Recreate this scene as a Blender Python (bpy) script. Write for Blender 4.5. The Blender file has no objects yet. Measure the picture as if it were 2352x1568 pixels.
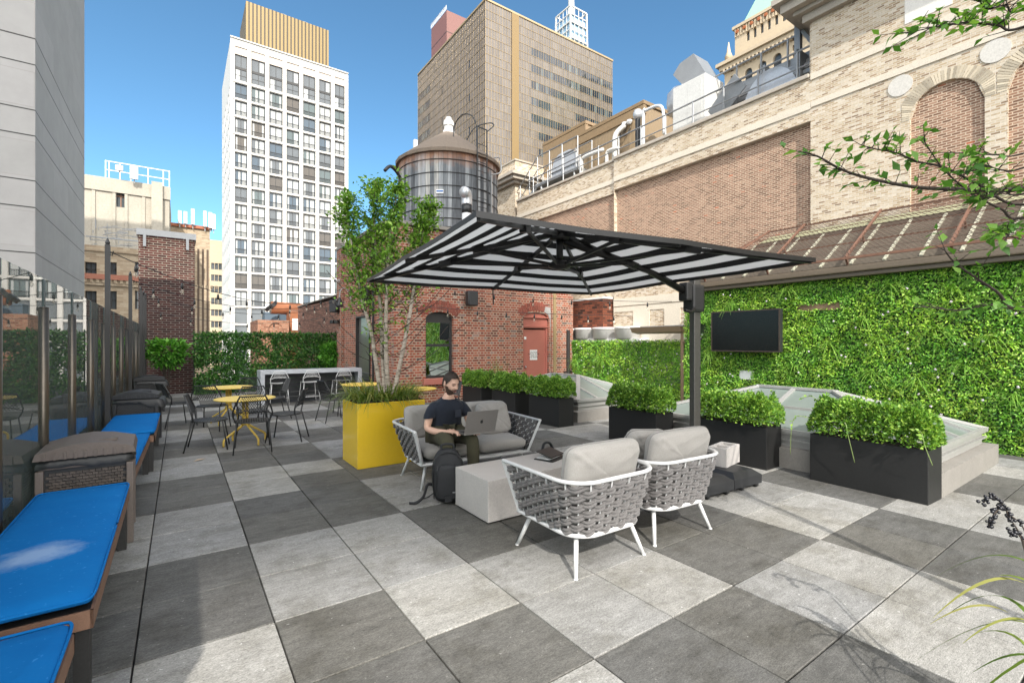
import bpy, bmesh, math, random
import numpy as np
from mathutils import Vector, Matrix
RD = math.radians
rng = random.Random(11)
nr = np.random.default_rng(5)
scn = bpy.context.scene
COL = scn.collection

# ------------------------------------------------------------------ camera, sky, sun
# world X runs across the terrace, world Y along it, the camera looks 35 degrees to the right of +Y
CAM_H, YAW = 1.53, RD(34.94)
cd = bpy.data.cameras.new('camera'); cam = bpy.data.objects.new('camera', cd); COL.objects.link(cam)
cam.location = (0, 0, CAM_H); cam.rotation_euler = (RD(90), 0, -YAW)
cd.sensor_width = 36; cd.lens = 16.735; cd.shift_y = .0013; cd.clip_start = .05; cd.clip_end = 6000
scn.camera = cam
SUN_EL, SUN_AZ = RD(37), RD(14)                      # azimuth: to the right of straight behind the camera
sx, sy = math.sin(SUN_AZ), -math.cos(SUN_AZ)
CY, SY = math.cos(YAW), math.sin(YAW)
sdir = Vector(((sx*CY + sy*SY)*math.cos(SUN_EL), (-sx*SY + sy*CY)*math.cos(SUN_EL), math.sin(SUN_EL)))
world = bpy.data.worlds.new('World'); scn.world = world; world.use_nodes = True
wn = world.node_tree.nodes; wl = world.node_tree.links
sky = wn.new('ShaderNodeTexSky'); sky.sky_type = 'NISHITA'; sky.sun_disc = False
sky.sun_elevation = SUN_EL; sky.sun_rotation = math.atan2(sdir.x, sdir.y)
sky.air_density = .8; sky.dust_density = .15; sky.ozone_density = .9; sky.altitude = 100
# cloud bank added to the unseen sky on the sun's side as fill light
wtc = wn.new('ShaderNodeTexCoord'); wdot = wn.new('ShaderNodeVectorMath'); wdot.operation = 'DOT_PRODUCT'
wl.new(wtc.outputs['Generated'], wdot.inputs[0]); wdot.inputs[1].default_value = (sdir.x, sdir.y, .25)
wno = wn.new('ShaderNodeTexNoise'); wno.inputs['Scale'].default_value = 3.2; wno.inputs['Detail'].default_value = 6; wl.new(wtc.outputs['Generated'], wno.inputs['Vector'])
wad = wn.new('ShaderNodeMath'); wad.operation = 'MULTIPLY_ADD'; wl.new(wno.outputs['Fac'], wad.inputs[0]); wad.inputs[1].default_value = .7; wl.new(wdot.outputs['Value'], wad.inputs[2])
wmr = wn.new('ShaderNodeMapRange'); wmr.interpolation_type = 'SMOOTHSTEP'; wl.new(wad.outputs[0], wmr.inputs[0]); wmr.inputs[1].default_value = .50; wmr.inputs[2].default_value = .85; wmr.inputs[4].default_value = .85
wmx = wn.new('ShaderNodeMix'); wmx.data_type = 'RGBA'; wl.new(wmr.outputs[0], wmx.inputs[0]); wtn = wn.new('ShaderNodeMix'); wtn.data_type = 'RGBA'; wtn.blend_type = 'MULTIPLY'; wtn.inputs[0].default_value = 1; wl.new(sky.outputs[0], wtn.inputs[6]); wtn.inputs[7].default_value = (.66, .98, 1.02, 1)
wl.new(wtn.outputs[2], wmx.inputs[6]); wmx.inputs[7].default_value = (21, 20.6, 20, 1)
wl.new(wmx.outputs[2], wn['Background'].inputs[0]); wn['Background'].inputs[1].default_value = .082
sl = bpy.data.lights.new('sun', 'SUN'); sl.energy = 2.3; sl.angle = RD(.6); sl.color = (1, .95, .87)
so = bpy.data.objects.new('sun', sl); COL.objects.link(so); so.location = (-10, -30, 40)
so.rotation_euler = sdir.to_track_quat('Z', 'Y').to_euler()
vs = scn.view_settings; vs.view_transform = 'Standard'; vs.look = 'None'; vs.exposure = 1.5; vs.gamma = 1
try:
    scn.cycles.max_bounces = 7; scn.cycles.transparent_max_bounces = 10; scn.cycles.use_denoising = True
    scn.cycles.caustics_reflective = False; scn.cycles.caustics_refractive = False
except Exception: pass

# ------------------------------------------------------------------ picture measurements -> places on real planes
FV = 1093.3
def ray(x, y):
    k = (x-1176)/FV
    return (k*CY+SY, -k*SY+CY, -(y-787)/FV)
def au(x, y, u): r = ray(x, y); t = u/r[0]; return (u, r[1]*t, CAM_H+r[2]*t)
def av(x, y, v): r = ray(x, y); t = v/r[1]; return (r[0]*t, v, CAM_H+r[2]*t)
def az(x, y, z=0): r = ray(x, y); t = (z-CAM_H)/r[2]; return (r[0]*t, r[1]*t, z)
def ad(x, y, d): r = ray(x, y); return Vector((r[0]*d, r[1]*d, CAM_H+r[2]*d))

# ------------------------------------------------------------------ materials
def lin(h):
    if not isinstance(h, str): return tuple(h)
    h = h.lstrip('#'); o = []
    for i in (0, 2, 4):
        c = int(h[i:i+2], 16)/255
        o.append(c/12.92 if c <= .04045 else ((c+.055)/1.055)**2.4)
    return tuple(o)
def sc(c, f): return tuple(min(1, x*f) for x in c)
class N:
    def __init__(s, name):
        s.m = bpy.data.materials.new(name); s.m.use_nodes = True
        s.t = s.m.node_tree; s.n = s.t.nodes; s.l = s.t.links
        s.b = s.n['Principled BSDF']; s.out = s.n['Material Output']
    def new(s, ty, **kw):
        n = s.n.new(ty)
        for k, v in kw.items():
            if k.startswith('i_'): n.inputs[k[2:].replace('_', ' ')].default_value = v
            else: setattr(n, k, v)
        return n
    def ramp(s, src, stops, interp='LINEAR'):
        r = s.new('ShaderNodeValToRGB'); e = r.color_ramp.elements; r.color_ramp.interpolation = interp
        while len(e) < len(stops): e.new(.5)
        for q, (p, c) in zip(e, stops): q.position = p; q.color = (*lin(c), 1)
        s.l.new(src, r.inputs[0]); return r.outputs[0]
    def noise(s, scale, detail=4, rough=.6, vec=None, coord='Object'):
        n = s.new('ShaderNodeTexNoise'); n.inputs['Scale'].default_value = scale
        n.inputs['Detail'].default_value = detail; n.inputs['Roughness'].default_value = rough
        if vec is None:
            if coord == 'World': vec = s.new('ShaderNodeNewGeometry').outputs['Position']
            else: vec = s.new('ShaderNodeTexCoord').outputs[coord]
        s.l.new(vec, n.inputs['Vector']); return n.outputs['Fac']
    def mix(s, fac, a, b, mode='MIX'):
        m = s.new('ShaderNodeMix', data_type='RGBA', blend_type=mode)
        for i, v in ((0, fac), (6, a), (7, b)):
            if hasattr(v, 'links') or hasattr(v, 'is_linked'): s.l.new(v, m.inputs[i])
            elif i == 0: m.inputs[0].default_value = v
            else: m.inputs[i].default_value = (*lin(v), 1)
        return m.outputs[2]
    def bump(s, h, st=.3, dist=.01):
        b = s.new('ShaderNodeBump'); b.inputs['Strength'].default_value = st; b.inputs['Distance'].default_value = dist
        s.l.new(h, b.inputs['Height']); s.l.new(b.outputs[0], s.b.inputs['Normal'])
    def setp(s, **k):
        for a, v in k.items():
            i = s.b.inputs[{'rough': 'Roughness', 'metal': 'Metallic', 'spec': 'Specular IOR Level', 'color': 'Base Color', 'trans': 'Transmission Weight', 'ior': 'IOR', 'coat': 'Coat Weight', 'sheen': 'Sheen Weight', 'alpha': 'Alpha'}[a]]
            if hasattr(v, 'is_linked'): s.l.new(v, i)
            elif a == 'color': i.default_value = (*lin(v), 1)
            else: i.default_value = v
        return s
def surf(name, col, rough=.6, var=.18, scale=6, metal=0, bump=0, bscale=60, spec=.5, rand=0, coat=0, fine=.1, sheen=0):
    n = N(name); c = lin(col)
    a = n.mix(n.noise(scale), sc(c, 1-var), sc(c, 1+var))
    if fine: a = n.mix(n.ramp(n.noise(scale*14, 3, .7), [(.3, (1-fine,)*3), (.7, (1+fine,)*3)]), (0, 0, 0), a, 'MIX') if False else n.mix(1.0, a, n.ramp(n.noise(scale*14, 3, .7), [(.3, (1-fine*2,)*3), (.65, (1,)*3)]), 'MULTIPLY')
    if rand:
        g = n.new('ShaderNodeNewGeometry')
        a = n.mix(1.0, a, n.ramp(g.outputs['Random Per Island'], [(0, (1-rand,)*3), (1, (1,)*3)]), 'MULTIPLY')
    n.setp(color=a, rough=rough, metal=metal, spec=spec, coat=coat, sheen=sheen)
    if bump: n.bump(n.noise(bscale, 4, .6), bump)
    return n.m
def facecoord(n, world=True):
    """(along the wall, height) for walls that run along world X or Y"""
    g = n.new('ShaderNodeNewGeometry')
    s1 = n.new('ShaderNodeSeparateXYZ'); n.l.new(g.outputs['Position'], s1.inputs[0])
    s2 = n.new('ShaderNodeSeparateXYZ'); n.l.new(g.outputs['True Normal'], s2.inputs[0])
    ab = n.new('ShaderNodeMath', operation='ABSOLUTE'); n.l.new(s2.outputs[0], ab.inputs[0])
    gt = n.new('ShaderNodeMath', operation='GREATER_THAN'); n.l.new(ab.outputs[0], gt.inputs[0]); gt.inputs[1].default_value = .6
    mx = n.new('ShaderNodeMix', data_type='FLOAT'); n.l.new(gt.outputs[0], mx.inputs[0])
    n.l.new(s1.outputs[0], mx.inputs[2]); n.l.new(s1.outputs[1], mx.inputs[3])
    cb = n.new('ShaderNodeCombineXYZ'); n.l.new(mx.outputs[0], cb.inputs[0]); n.l.new(s1.outputs[2], cb.inputs[1])
    return cb.outputs[0], s1
def brick(name, stops, mortar, bw=.21, rh=.0677, ms=.009, squash=1, sfreq=2, offset=.5, big=.22, bumpst=.5, extra=None):
    n = N(name); co, s1 = facecoord(n)
    b = n.new('ShaderNodeTexBrick'); b.offset = offset; b.squash = squash; b.squash_frequency = sfreq
    n.l.new(co, b.inputs['Vector'])
    for k, v in (('Scale', 1), ('Brick Width', bw), ('Row Height', rh), ('Mortar Size', ms), ('Mortar Smooth', .25), ('Bias', 0)): b.inputs[k].default_value = v
    b.inputs['Color1'].default_value = (0, 0, 0, 1); b.inputs['Color2'].default_value = (1, 1, 1, 1); b.inputs['Mortar'].default_value = (.5, .5, .5, 1)
    a = n.ramp(b.outputs['Color'], stops)
    a = n.mix(1.0, a, n.ramp(n.noise(26, 3, .7, co), [(.25, (.72,)*3), (.7, (1.06,)*3)]), 'MULTIPLY')
    a = n.mix(b.outputs['Fac'], a, n.mix(n.noise(9, 3, .6, co), sc(lin(mortar), .75), mortar))
    a = n.mix(1.0, a, n.ramp(n.noise(.9, 5, .6, co), [(.3, (1-big,)*3), (.7, (1,)*3)]), 'MULTIPLY')
    if extra: a = extra(n, a, co, s1)
    n.setp(color=a, rough=.86, spec=.25)
    iv = n.new('ShaderNodeMath', operation='SUBTRACT'); iv.inputs[0].default_value = 1; n.l.new(b.outputs['Fac'], iv.inputs[1])
    n.bump(iv.outputs[0], bumpst, .006)
    return n.m
def leafmat(name, stops, trans=.35, rough=.45, patch=0):
    n = N(name); g = n.new('ShaderNodeNewGeometry')
    c = n.ramp(g.outputs['Random Per Island'], stops)
    if patch:      # different species growing side by side
        c = n.mix(n.ramp(n.noise(patch, 3, .6, g.outputs['Position']), [(.45, (0,)*3), (.56, (1,)*3)]), c, n.mix(1.0, c, (.66, .84, .9), 'MULTIPLY'))
    n.setp(color=c, rough=rough, spec=.4)
    tr = n.new('ShaderNodeBsdfTranslucent'); n.l.new(n.mix(1.0, c, (1, 1, .55), 'MULTIPLY'), tr.inputs[0])
    mx = n.new('ShaderNodeMixShader'); mx.inputs[0].default_value = trans
    n.l.new(n.b.outputs[0], mx.inputs[1]); n.l.new(tr.outputs[0], mx.inputs[2]); n.l.new(mx.outputs[0], n.out.inputs[0])
    return n.m
def glassmat(name, tint=(.9, .95, .93), refl_ior=1.5, clear=.92):
    """thin pane: see-through with a Fresnel reflection"""
    n = N(name); fr = n.new('ShaderNodeFresnel'); fr.inputs[0].default_value = refl_ior
    tb = n.new('ShaderNodeBsdfTransparent'); tb.inputs[0].default_value = (*tint, 1)
    gb = n.new('ShaderNodeBsdfGlossy'); gb.inputs['Roughness'].default_value = .01; gb.inputs[0].default_value = (clear, clear, clear, 1)
    mx = n.new('ShaderNodeMixShader'); n.l.new(fr.outputs[0], mx.inputs[0]); n.l.new(tb.outputs[0], mx.inputs[1]); n.l.new(gb.outputs[0], mx.inputs[2])
    df = n.new('ShaderNodeBsdfDiffuse'); df.inputs[0].default_value = (.42, .47, .44, 1); m3 = n.new('ShaderNodeMixShader'); m3.inputs[0].default_value = .09   # dust and water marks
    n.l.new(mx.outputs[0], m3.inputs[1]); n.l.new(df.outputs[0], m3.inputs[2]); n.l.new(m3.outputs[0], n.out.inputs[0]); return n.m

# ------------------------------------------------------------------ mesh builder and object helpers
class MB:
    def __init__(s): s.v = []; s.f = []; s.mi = []; s.m = 0
    def add(s, vs, fs):
        b = len(s.v); s.v += [tuple(p) for p in vs]
        for f in fs: s.f.append(tuple(b+i for i in f)); s.mi.append(s.m)
        return s
    def quad(s, *p): return s.add(p, [tuple(range(len(p)))])
    def box(s, x0, x1, y0, y1, z0, z1):
        return s.add([(x0,y0,z0),(x1,y0,z0),(x1,y1,z0),(x0,y1,z0),(x0,y0,z1),(x1,y0,z1),(x1,y1,z1),(x0,y1,z1)],
                     [(0,3,2,1),(4,5,6,7),(0,1,5,4),(1,2,6,5),(2,3,7,6),(3,0,4,7)])
    def cbox(s, x0, x1, y0, y1, z0, z1, c=.01):
        """box with chamfered edges"""
        bm = bmesh.new(); bmesh.ops.create_cube(bm, size=1)
        for v in bm.verts: v.co = Vector(((x0+x1)/2+v.co.x*(x1-x0), (y0+y1)/2+v.co.y*(y1-y0), (z0+z1)/2+v.co.z*(z1-z0)))
        bmesh.ops.bevel(bm, geom=list(bm.edges), offset=c, segments=2, affect='EDGES', profile=.6)
        return s.bm(bm)
    def bm(s, bm):
        bm.verts.index_update(); s.add([v.co[:] for v in bm.verts], [[v.index for v in f.verts] for f in bm.faces]); bm.free(); return s
    def obox(s, M, hx, hy, hz):
        return s.add([(M @ Vector((a*hx, b*hy, c*hz)))[:] for a, b, c in ((-1,-1,-1),(1,-1,-1),(1,1,-1),(-1,1,-1),(-1,-1,1),(1,-1,1),(1,1,1),(-1,1,1))],
                     [(0,3,2,1),(4,5,6,7),(0,1,5,4),(1,2,6,5),(2,3,7,6),(3,0,4,7)])
    def bar(s, p, q, w, h=None, up=(0, 0, 1)):
        p, q = Vector(p), Vector(q); d = q-p; L = d.length
        if L < 1e-6: return s
        y = d/L; u = Vector(up)
        if abs(y.dot(u)) > .98: u = Vector((1, 0, 0))
        x = y.cross(u).normalized(); z = x.cross(y)
        M = Matrix((x, y, z)).transposed().to_4x4(); M.translation = (p+q)/2
        return s.obox(M, w/2, L/2, (h or w)/2)
    def tube(s, pts, r, n=8, cap=True, flat=1.0):
        pts = [Vector(p) for p in pts]; k = len(pts)
        rs = list(r) if hasattr(r, '__len__') else [r]*k
        t0 = (pts[1]-pts[0]).normalized(); u = Vector((0, 0, 1)) if abs(t0.z) < .9 else Vector((1, 0, 0))
        x = t0.cross(u).normalized(); V = []
        for i, p in enumerate(pts):
            t = (pts[min(i+1, k-1)]-pts[max(i-1, 0)]).normalized()
            x = (x - t*x.dot(t)).normalized(); y = t.cross(x)
            for j in range(n):
                a = 2*math.pi*j/n
                V.append(p + (x*math.cos(a)*flat + y*math.sin(a))*rs[i])
        F = [(i*n+j, i*n+(j+1) % n, (i+1)*n+(j+1) % n, (i+1)*n+j) for i in range(k-1) for j in range(n)]
        if cap: F += [tuple(range(n))[::-1], tuple((k-1)*n+j for j in range(n))]
        return s.add(V, F)
    def lathe(s, prof, c=(0, 0, 0), n=24, cap=True):
        V = [(c[0]+r*math.cos(2*math.pi*j/n), c[1]+r*math.sin(2*math.pi*j/n), c[2]+z) for r, z in prof for j in range(n)]
        F = [(i*n+j, i*n+(j+1) % n, (i+1)*n+(j+1) % n, (i+1)*n+j) for i in range(len(prof)-1) for j in range(n)]
        if cap: F += [tuple(range(n))[::-1], tuple((len(prof)-1)*n+j for j in range(n))]
        return s.add(V, F)
    def prism(s, poly, fn, a0, a1):
        """poly: 2-D outline, fn(a, b, depth) -> xyz"""
        k = len(poly)
        return s.add([fn(a, b, a0) for a, b in poly]+[fn(a, b, a1) for a, b in poly],
                     [tuple(range(k))[::-1], tuple(range(k, 2*k))]+[(i, (i+1) % k, k+(i+1) % k, k+i) for i in range(k)])
    def build(s, name, mats, parent=None, smooth=False, loc=None, world=False):
        me = bpy.data.meshes.new(name); V = s.v
        if world and parent is not None:
            o = wloc(parent); V = [(a-o.x, b-o.y, c-o.z) for a, b, c in V]
        me.from_pydata(V, [], s.f); mats = mats if isinstance(mats, (list, tuple)) else [mats]
        for m in mats: me.materials.append(m)
        if len(mats) > 1: me.polygons.foreach_set('material_index', s.mi)
        if smooth: me.polygons.foreach_set('use_smooth', [True]*len(s.f))
        me.update()
        return link(name, me, parent, loc)
def wloc(o):
    v = Vector((0, 0, 0))
    while o is not None: v = v+o.location; o = o.parent
    return v
def link(name, me, parent=None, loc=None):
    o = bpy.data.objects.new(name, me); COL.objects.link(o)
    if parent is not None: o.parent = parent
    if loc is not None: o.location = loc
    return o
def tag(o, label, cat, group=None, kind=None):
    if label: o['label'] = label
    if cat: o['category'] = cat
    if group: o['group'] = group
    if kind: o['kind'] = kind
    return o
def struct(o): o['kind'] = 'structure'; return o
def thing(name, label, cat, loc=(0, 0, 0), rz=0, group=None):
    o = bpy.data.objects.new(name, None); COL.objects.link(o); o.location = loc; o.rotation_euler = (0, 0, rz); o.empty_display_size = .2
    return tag(o, label, cat, group)
def kids(o): return [c for c in bpy.data.objects if c.parent == o]
def copytree(o, parent=None):
    c = o.copy(); COL.objects.link(c)
    if parent is not None: c.parent = parent
    for k in kids(o): copytree(k, c)
    return c
def put(o, loc, rz=0, label=None, group=None):
    o.location = loc; o.rotation_euler = (0, 0, rz)
    if label: o['label'] = label
    if group: o['group'] = group
    return o
def npmesh(name, V, F, mat, parent=None, smooth=False):
    """V (n,3), F (m,k) arrays"""
    me = bpy.data.meshes.new(name); k = F.shape[1]
    me.vertices.add(len(V)); me.vertices.foreach_set('co', np.asarray(V, dtype=np.float32).ravel())
    me.loops.add(F.size); me.loops.foreach_set('vertex_index', F.astype(np.int32).ravel())
    me.polygons.add(len(F)); me.polygons.foreach_set('loop_start', np.arange(0, F.size, k, dtype=np.int32))
    try: me.polygons.foreach_set('loop_total', np.full(len(F), k, dtype=np.int32))
    except Exception: pass
    me.materials.append(mat); me.update(calc_edges=True); me.validate()
    if smooth: me.polygons.foreach_set('use_smooth', [True]*len(F))
    return link(name, me, parent)
def unit(a): return a/np.maximum(1e-9, np.linalg.norm(a, axis=1, keepdims=True))
def leaves(name, P, D, Nn, L, Wd, mat, parent=None, fold=.25, droop=.0):
    """leaf blades: P base points, D direction of the blade, Nn leaf normal; each a folded blade of six points"""
    n = len(P); D = unit(D); X = unit(np.cross(D, Nn)); Z = np.cross(X, D)
    L = np.broadcast_to(L, n)[:, None]; Wd = np.broadcast_to(Wd, n)[:, None]
    a = P; mid = P+D*L*.5+Z*L*.04; tip = P+D*L-Z*L*droop
    l1 = P+D*L*.42+X*Wd*.5+Z*Wd*fold; r1 = P+D*L*.42-X*Wd*.5+Z*Wd*fold
    V = np.stack([a, r1, tip, l1, mid], 1).reshape(-1, 3)
    b = (np.arange(n)*5)[:, None]
    F = np.concatenate([b+np.array([[0, 1, 4]]), b+np.array([[1, 2, 4]]), b+np.array([[2, 3, 4]]), b+np.array([[3, 0, 4]])], 1).reshape(-1, 3)
    return npmesh(name, V, F, mat, parent)
def blades(name, specs, mat, parent=None, seg=6):
    """strap leaves: specs (base, direction xy, length, width, lift, droop)"""
    V = []; F = []
    for (p, a, L, w, lift, dr) in specs:
        d = np.array([math.cos(a), math.sin(a), 0]); s = np.array([-math.sin(a), math.cos(a), 0]); p = np.array(p); b = len(V)
        for i in range(seg+1):
            t = i/seg; q = p + d*L*(t*math.cos(lift)+.25*t*t*dr) + np.array([0, 0, 1])*L*(t*math.sin(lift)-dr*t*t)
            ww = w*(1-t**2.2)*.5+.0006
            V += [q-s*ww, q+s*ww]
        F += [(b+2*i, b+2*i+1, b+2*i+3, b+2*i+2) for i in range(seg)]
    return npmesh(name, np.array(V), np.array(F), mat, parent, True)
def rings(n, lo, hi): return [lo+(hi-lo)*i/(n-1) for i in range(n)]
def smoothpath(pts, k=5):
    pts = [Vector(p) for p in pts]; out = []
    for i in range(len(pts)-1):
        p0 = pts[max(i-1, 0)]; p1 = pts[i]; p2 = pts[i+1]; p3 = pts[min(i+2, len(pts)-1)]
        for j in range(k):
            t = j/k
            out.append(.5*((2*p1)+(p2-p0)*t+(2*p0-5*p1+4*p2-p3)*t*t+(3*p1-p0-3*p2+p3)*t**3))
    out.append(pts[-1]); return out
def facade(mb, M, s0, s1, z0, z1, cols, t):
    """wall face with openings; M(s, depth, z) -> xyz; cols: (a, b, [(za, zb, rise)]) with the openings of one column, low to high"""
    cur = s0
    def q(a, b, c, d):
        if b-a > 1e-4 and d-c > 1e-4: mb.quad(M(a, 0, c), M(b, 0, c), M(b, 0, d), M(a, 0, d))
    for a, b, hs in sorted(cols):
        q(cur, a, z0, z1); zc = z0
        for za, zb, rise in sorted(hs):
            q(a, b, zc, za); k = 10 if rise else 1
            def top(f): return zb-rise+rise*math.sqrt(max(0, 1-(2*f-1)**2)) if rise else zb
            if za > z0: mb.quad(M(a, 0, za), M(b, 0, za), M(b, t, za), M(a, t, za))
            mb.quad(M(a, 0, za), M(a, t, za), M(a, t, top(0)), M(a, 0, top(0)))
            mb.quad(M(b, 0, za), M(b, t, za), M(b, t, top(1)), M(b, 0, top(1)))
            for i in range(k):
                f0, f1 = i/k, (i+1)/k; A, B = a+(b-a)*f0, a+(b-a)*f1
                mb.quad(M(A, 0, top(f0)), M(B, 0, top(f1)), M(B, t, top(f1)), M(A, t, top(f0)))
                if rise: mb.quad(M(A, 0, top(f0)), M(B, 0, top(f1)), M(B, 0, zb), M(A, 0, zb))
            zc = zb
        q(a, b, zc, z1); cur = b
    q(cur, s1, z0, z1)
    return mb
def text(name, body, size, mat, parent, loc, rot, ext=.001):
    cu = bpy.data.curves.new(name, 'FONT'); cu.body = body; cu.size = size; cu.align_x = 'CENTER'; cu.align_y = 'CENTER'; cu.extrude = ext; cu.space_line = .85
    tmp = bpy.data.objects.new(name, cu); COL.objects.link(tmp); bpy.context.view_layer.update()
    me = bpy.data.meshes.new_from_object(tmp.evaluated_get(bpy.context.evaluated_depsgraph_get()))
    bpy.data.objects.remove(tmp); bpy.data.curves.remove(cu)
    me.materials.clear(); me.materials.append(mat); o = link(name, me, parent, loc); o.rotation_euler = rot; return o
def skinned(nodes, edges, sub=2):
    """one continuous surface grown round a skeleton: nodes name -> (x, y, z, rx[, ry])"""
    me = bpy.data.meshes.new('skin'); names = list(nodes)
    me.from_pydata([nodes[k][:3] for k in names], [(names.index(a), names.index(b)) for a, b in edges], [])
    o = bpy.data.objects.new('skin', me); COL.objects.link(o)
    o.modifiers.new('s', 'SKIN'); sv = me.skin_vertices[0].data
    for i, k in enumerate(names):
        r = nodes[k][3]; r2 = nodes[k][4] if len(nodes[k]) > 4 else r
        sv[i].radius = (r, r2); sv[i].use_root = (i == 0)
    if sub: m = o.modifiers.new('u', 'SUBSURF'); m.levels = sub; m.render_levels = sub
    bpy.context.view_layer.update()
    m2 = bpy.data.meshes.new_from_object(o.evaluated_get(bpy.context.evaluated_depsgraph_get()))
    bpy.data.objects.remove(o); bpy.data.meshes.remove(me)
    mb = MB(); mb.add([v.co[:] for v in m2.vertices], [tuple(p.vertices) for p in m2.polygons]); bpy.data.meshes.remove(m2)
    return mb
def cushion_mb(w, d, h, e=.32, wr=.006, seed=1, n=28, m=16, puff=0):
    """soft box centred on the origin"""
    def sp(c, p): return math.copysign(abs(c)**p, c)
    V = []; r = random.Random(seed); ph = [r.uniform(0, 6) for _ in range(6)]
    for i in range(m+1):
        la = -math.pi/2+math.pi*i/m
        for j in range(n):
            lo = 2*math.pi*j/n
            x = sp(math.cos(la), .55)*sp(math.cos(lo), e); y = sp(math.cos(la), .55)*sp(math.sin(lo), e); z = sp(math.sin(la), .75)
            q = 1-puff*(1-max(abs(x), abs(y))) if puff else 1
            k = wr*(math.sin(9*x+ph[0]+4*y)+math.sin(13*y+ph[1]-5*x)+.6*math.sin(21*x+17*y+ph[2]))
            ed = 1-.12*puff*(x*x*y*y)
            V.append((x*w/2*(1+.3*k), y*d/2*(1+.3*k), z*h/2*(1-.0*q)*(1-(.55*max(abs(x), abs(y))**4 if puff else 0))+k))
    mb = MB(); mb.add(V, [(i*n+j, i*n+(j+1) % n, (i+1)*n+(j+1) % n, (i+1)*n+j) for i in range(m) for j in range(n)])
    return mb
def rot_mb(mb, M): mb.v = [(M @ Vector(p))[:] for p in mb.v]; return mb
def T(x, y, z): return Matrix.Translation((x, y, z))
def RX(a): return Matrix.Rotation(RD(a), 4, 'X')
def RY(a): return Matrix.Rotation(RD(a), 4, 'Y')
def RZ(a): return Matrix.Rotation(RD(a), 4, 'Z')

# ------------------------------------------------------------------ palette
M = {}
def pav(name, lo, hi):
    n = N(name); g = n.new('ShaderNodeNewGeometry')
    mp = n.new('ShaderNodeMapping'); mp.inputs['Scale'].default_value = (1, 3.2, 1); n.l.new(g.outputs['Position'], mp.inputs[0]); P = mp.outputs[0]
    a = n.mix(n.ramp(n.noise(5, 6, .72, P), [(.32, (0,)*3), (.68, (1,)*3)]), lo, hi)
    a = n.mix(1.0, a, n.ramp(n.noise(70, 4, .85, P), [(.34, (.42,)*3), (.5, (1,)*3), (.66, (1.35,)*3)]), 'MULTIPLY')
    a = n.mix(1.0, a, n.ramp(n.noise(22, 4, .8, P), [(.34, (.72,)*3), (.52, (1,)*3), (.7, (1.12,)*3)]), 'MULTIPLY')
    a = n.mix(1.0, a, n.ramp(n.noise(1.1, 4, .6, g.outputs['Position']), [(.3, (.8, .79, .76)), (.65, (1.03,)*3)]), 'MULTIPLY')
    a = n.mix(1.0, a, n.ramp(g.outputs['Random Per Island'], [(0, (.84, .85, .87)), (.5, (.95, .95, .95)), (1, (1.06, 1.05, 1.02))]), 'MULTIPLY')
    a = n.mix(1.0, a, n.ramp(n.noise(2.7, 6, .7, g.outputs['Position']), [(.36, (.74, .73, .70)), (.5, (1,)*3)]), 'MULTIPLY')
    sp = n.ramp(n.noise(38, 2, .5, g.outputs['Position']), [(.70, (0,)*3), (.76, (1,)*3)])
    a = n.mix(sp, a, sc(lin(hi), 1.5))
    n.setp(color=a, rough=.72, spec=.35); n.bump(n.noise(160, 3, .7, g.outputs['Position']), .25, .004)
    return n.m
M['pl'] = pav('pale_paver', (.235, .231, .222), (.345, .340, .328)); M['pd'] = pav('dark_paver', (.090, .088, .083), (.152, .148, .139))
M['joint'] = surf('joint', (.02, .02, .02), .9)
M['redbrick'] = brick('red_brick', [(0, '#5a3d38'), (.12, '#703f36'), (.3, '#8f4b3e'), (.6, '#9a5342'), (.85, '#a6604c'), (.94, '#917974'), (1, '#4c4142')], '#b3a38f', squash=.5, sfreq=2, ms=.010)
def darker_base(n, a, co, s1):  # brick darker below a set height
    f = n.new('ShaderNodeMath', operation='LESS_THAN'); n.l.new(s1.outputs[2], f.inputs[0]); f.inputs[1].default_value = 3.42
    return n.mix(f.outputs[0], a, n.mix(1.0, a, (.36, .36, .40), 'MULTIPLY'))
M['chimbrick'] = brick('chimney_brick', [(0, '#4c2b2a'), (.5, '#6b3a36'), (1, '#7d4a42')], '#b5aa98', ms=.011, extra=darker_base)
M['oldbrick'] = brick('old_brick', [(0, '#5d4038'), (.5, '#7c5346'), (1, '#96695a')], '#8d7f72', ms=.008)
M['buff'] = brick('buff_brick', [(0, '#8a7560'), (.12, '#a38a6e'), (.28, '#b8a386'), (.5, '#c6b49a'), (.8, '#cdbea8'), (1, '#d6cab8')], '#d6ccbc', bw=.118, rh=.0385, ms=.0058, big=.08)
M['brownbrick'] = brick('brown_brick', [(0, '#725545'), (.3, '#8c6a57'), (.6, '#9d7964'), (.93, '#ab8973'), (.985, '#aa826c'), (1, '#b9603c')], '#d2bda6', bw=.122, rh=.043, ms=.0075, big=.2)
M['tanbrick'] = brick('tan_brick', [(0, '#98856e'), (.5, '#a8967e'), (1, '#b3a38c')], '#a99a86', bw=.4, rh=.16, ms=.012, big=.12, bumpst=.1)
M['stone'] = surf('pale_stone', '#d3c9b8', .8, .08, 3, bump=.1)
M['cream'] = surf('cream_stone', '#b8a78d', .8, .1, .15, fine=.05)
M['white'] = surf('white_paint', (.62, .61, .59), .5, .04, 4, fine=.03)
M['whitewall'] = surf('white_render', (.50, .48, .445), .6, .04, .3, fine=.02)
M['ledge'] = surf('grey_concrete', (.235, .22, .20), .85, .22, 5, bump=.2)
M['cornice'] = surf('warm_cornice_stone', (.42, .375, .315), .85, .2, 3, bump=.15)
M['conc'] = surf('pale_concrete', (.60, .56, .53), .8, .07, 9, bump=.15, bscale=120, fine=.12)
M['oldconc'] = surf('old_concrete', '#a49d90', .9, .16, .5, fine=.1)
M['panelgrey'] = surf('grey_panel', '#a5a29f', .55, .06, .6, fine=.05)
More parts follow.
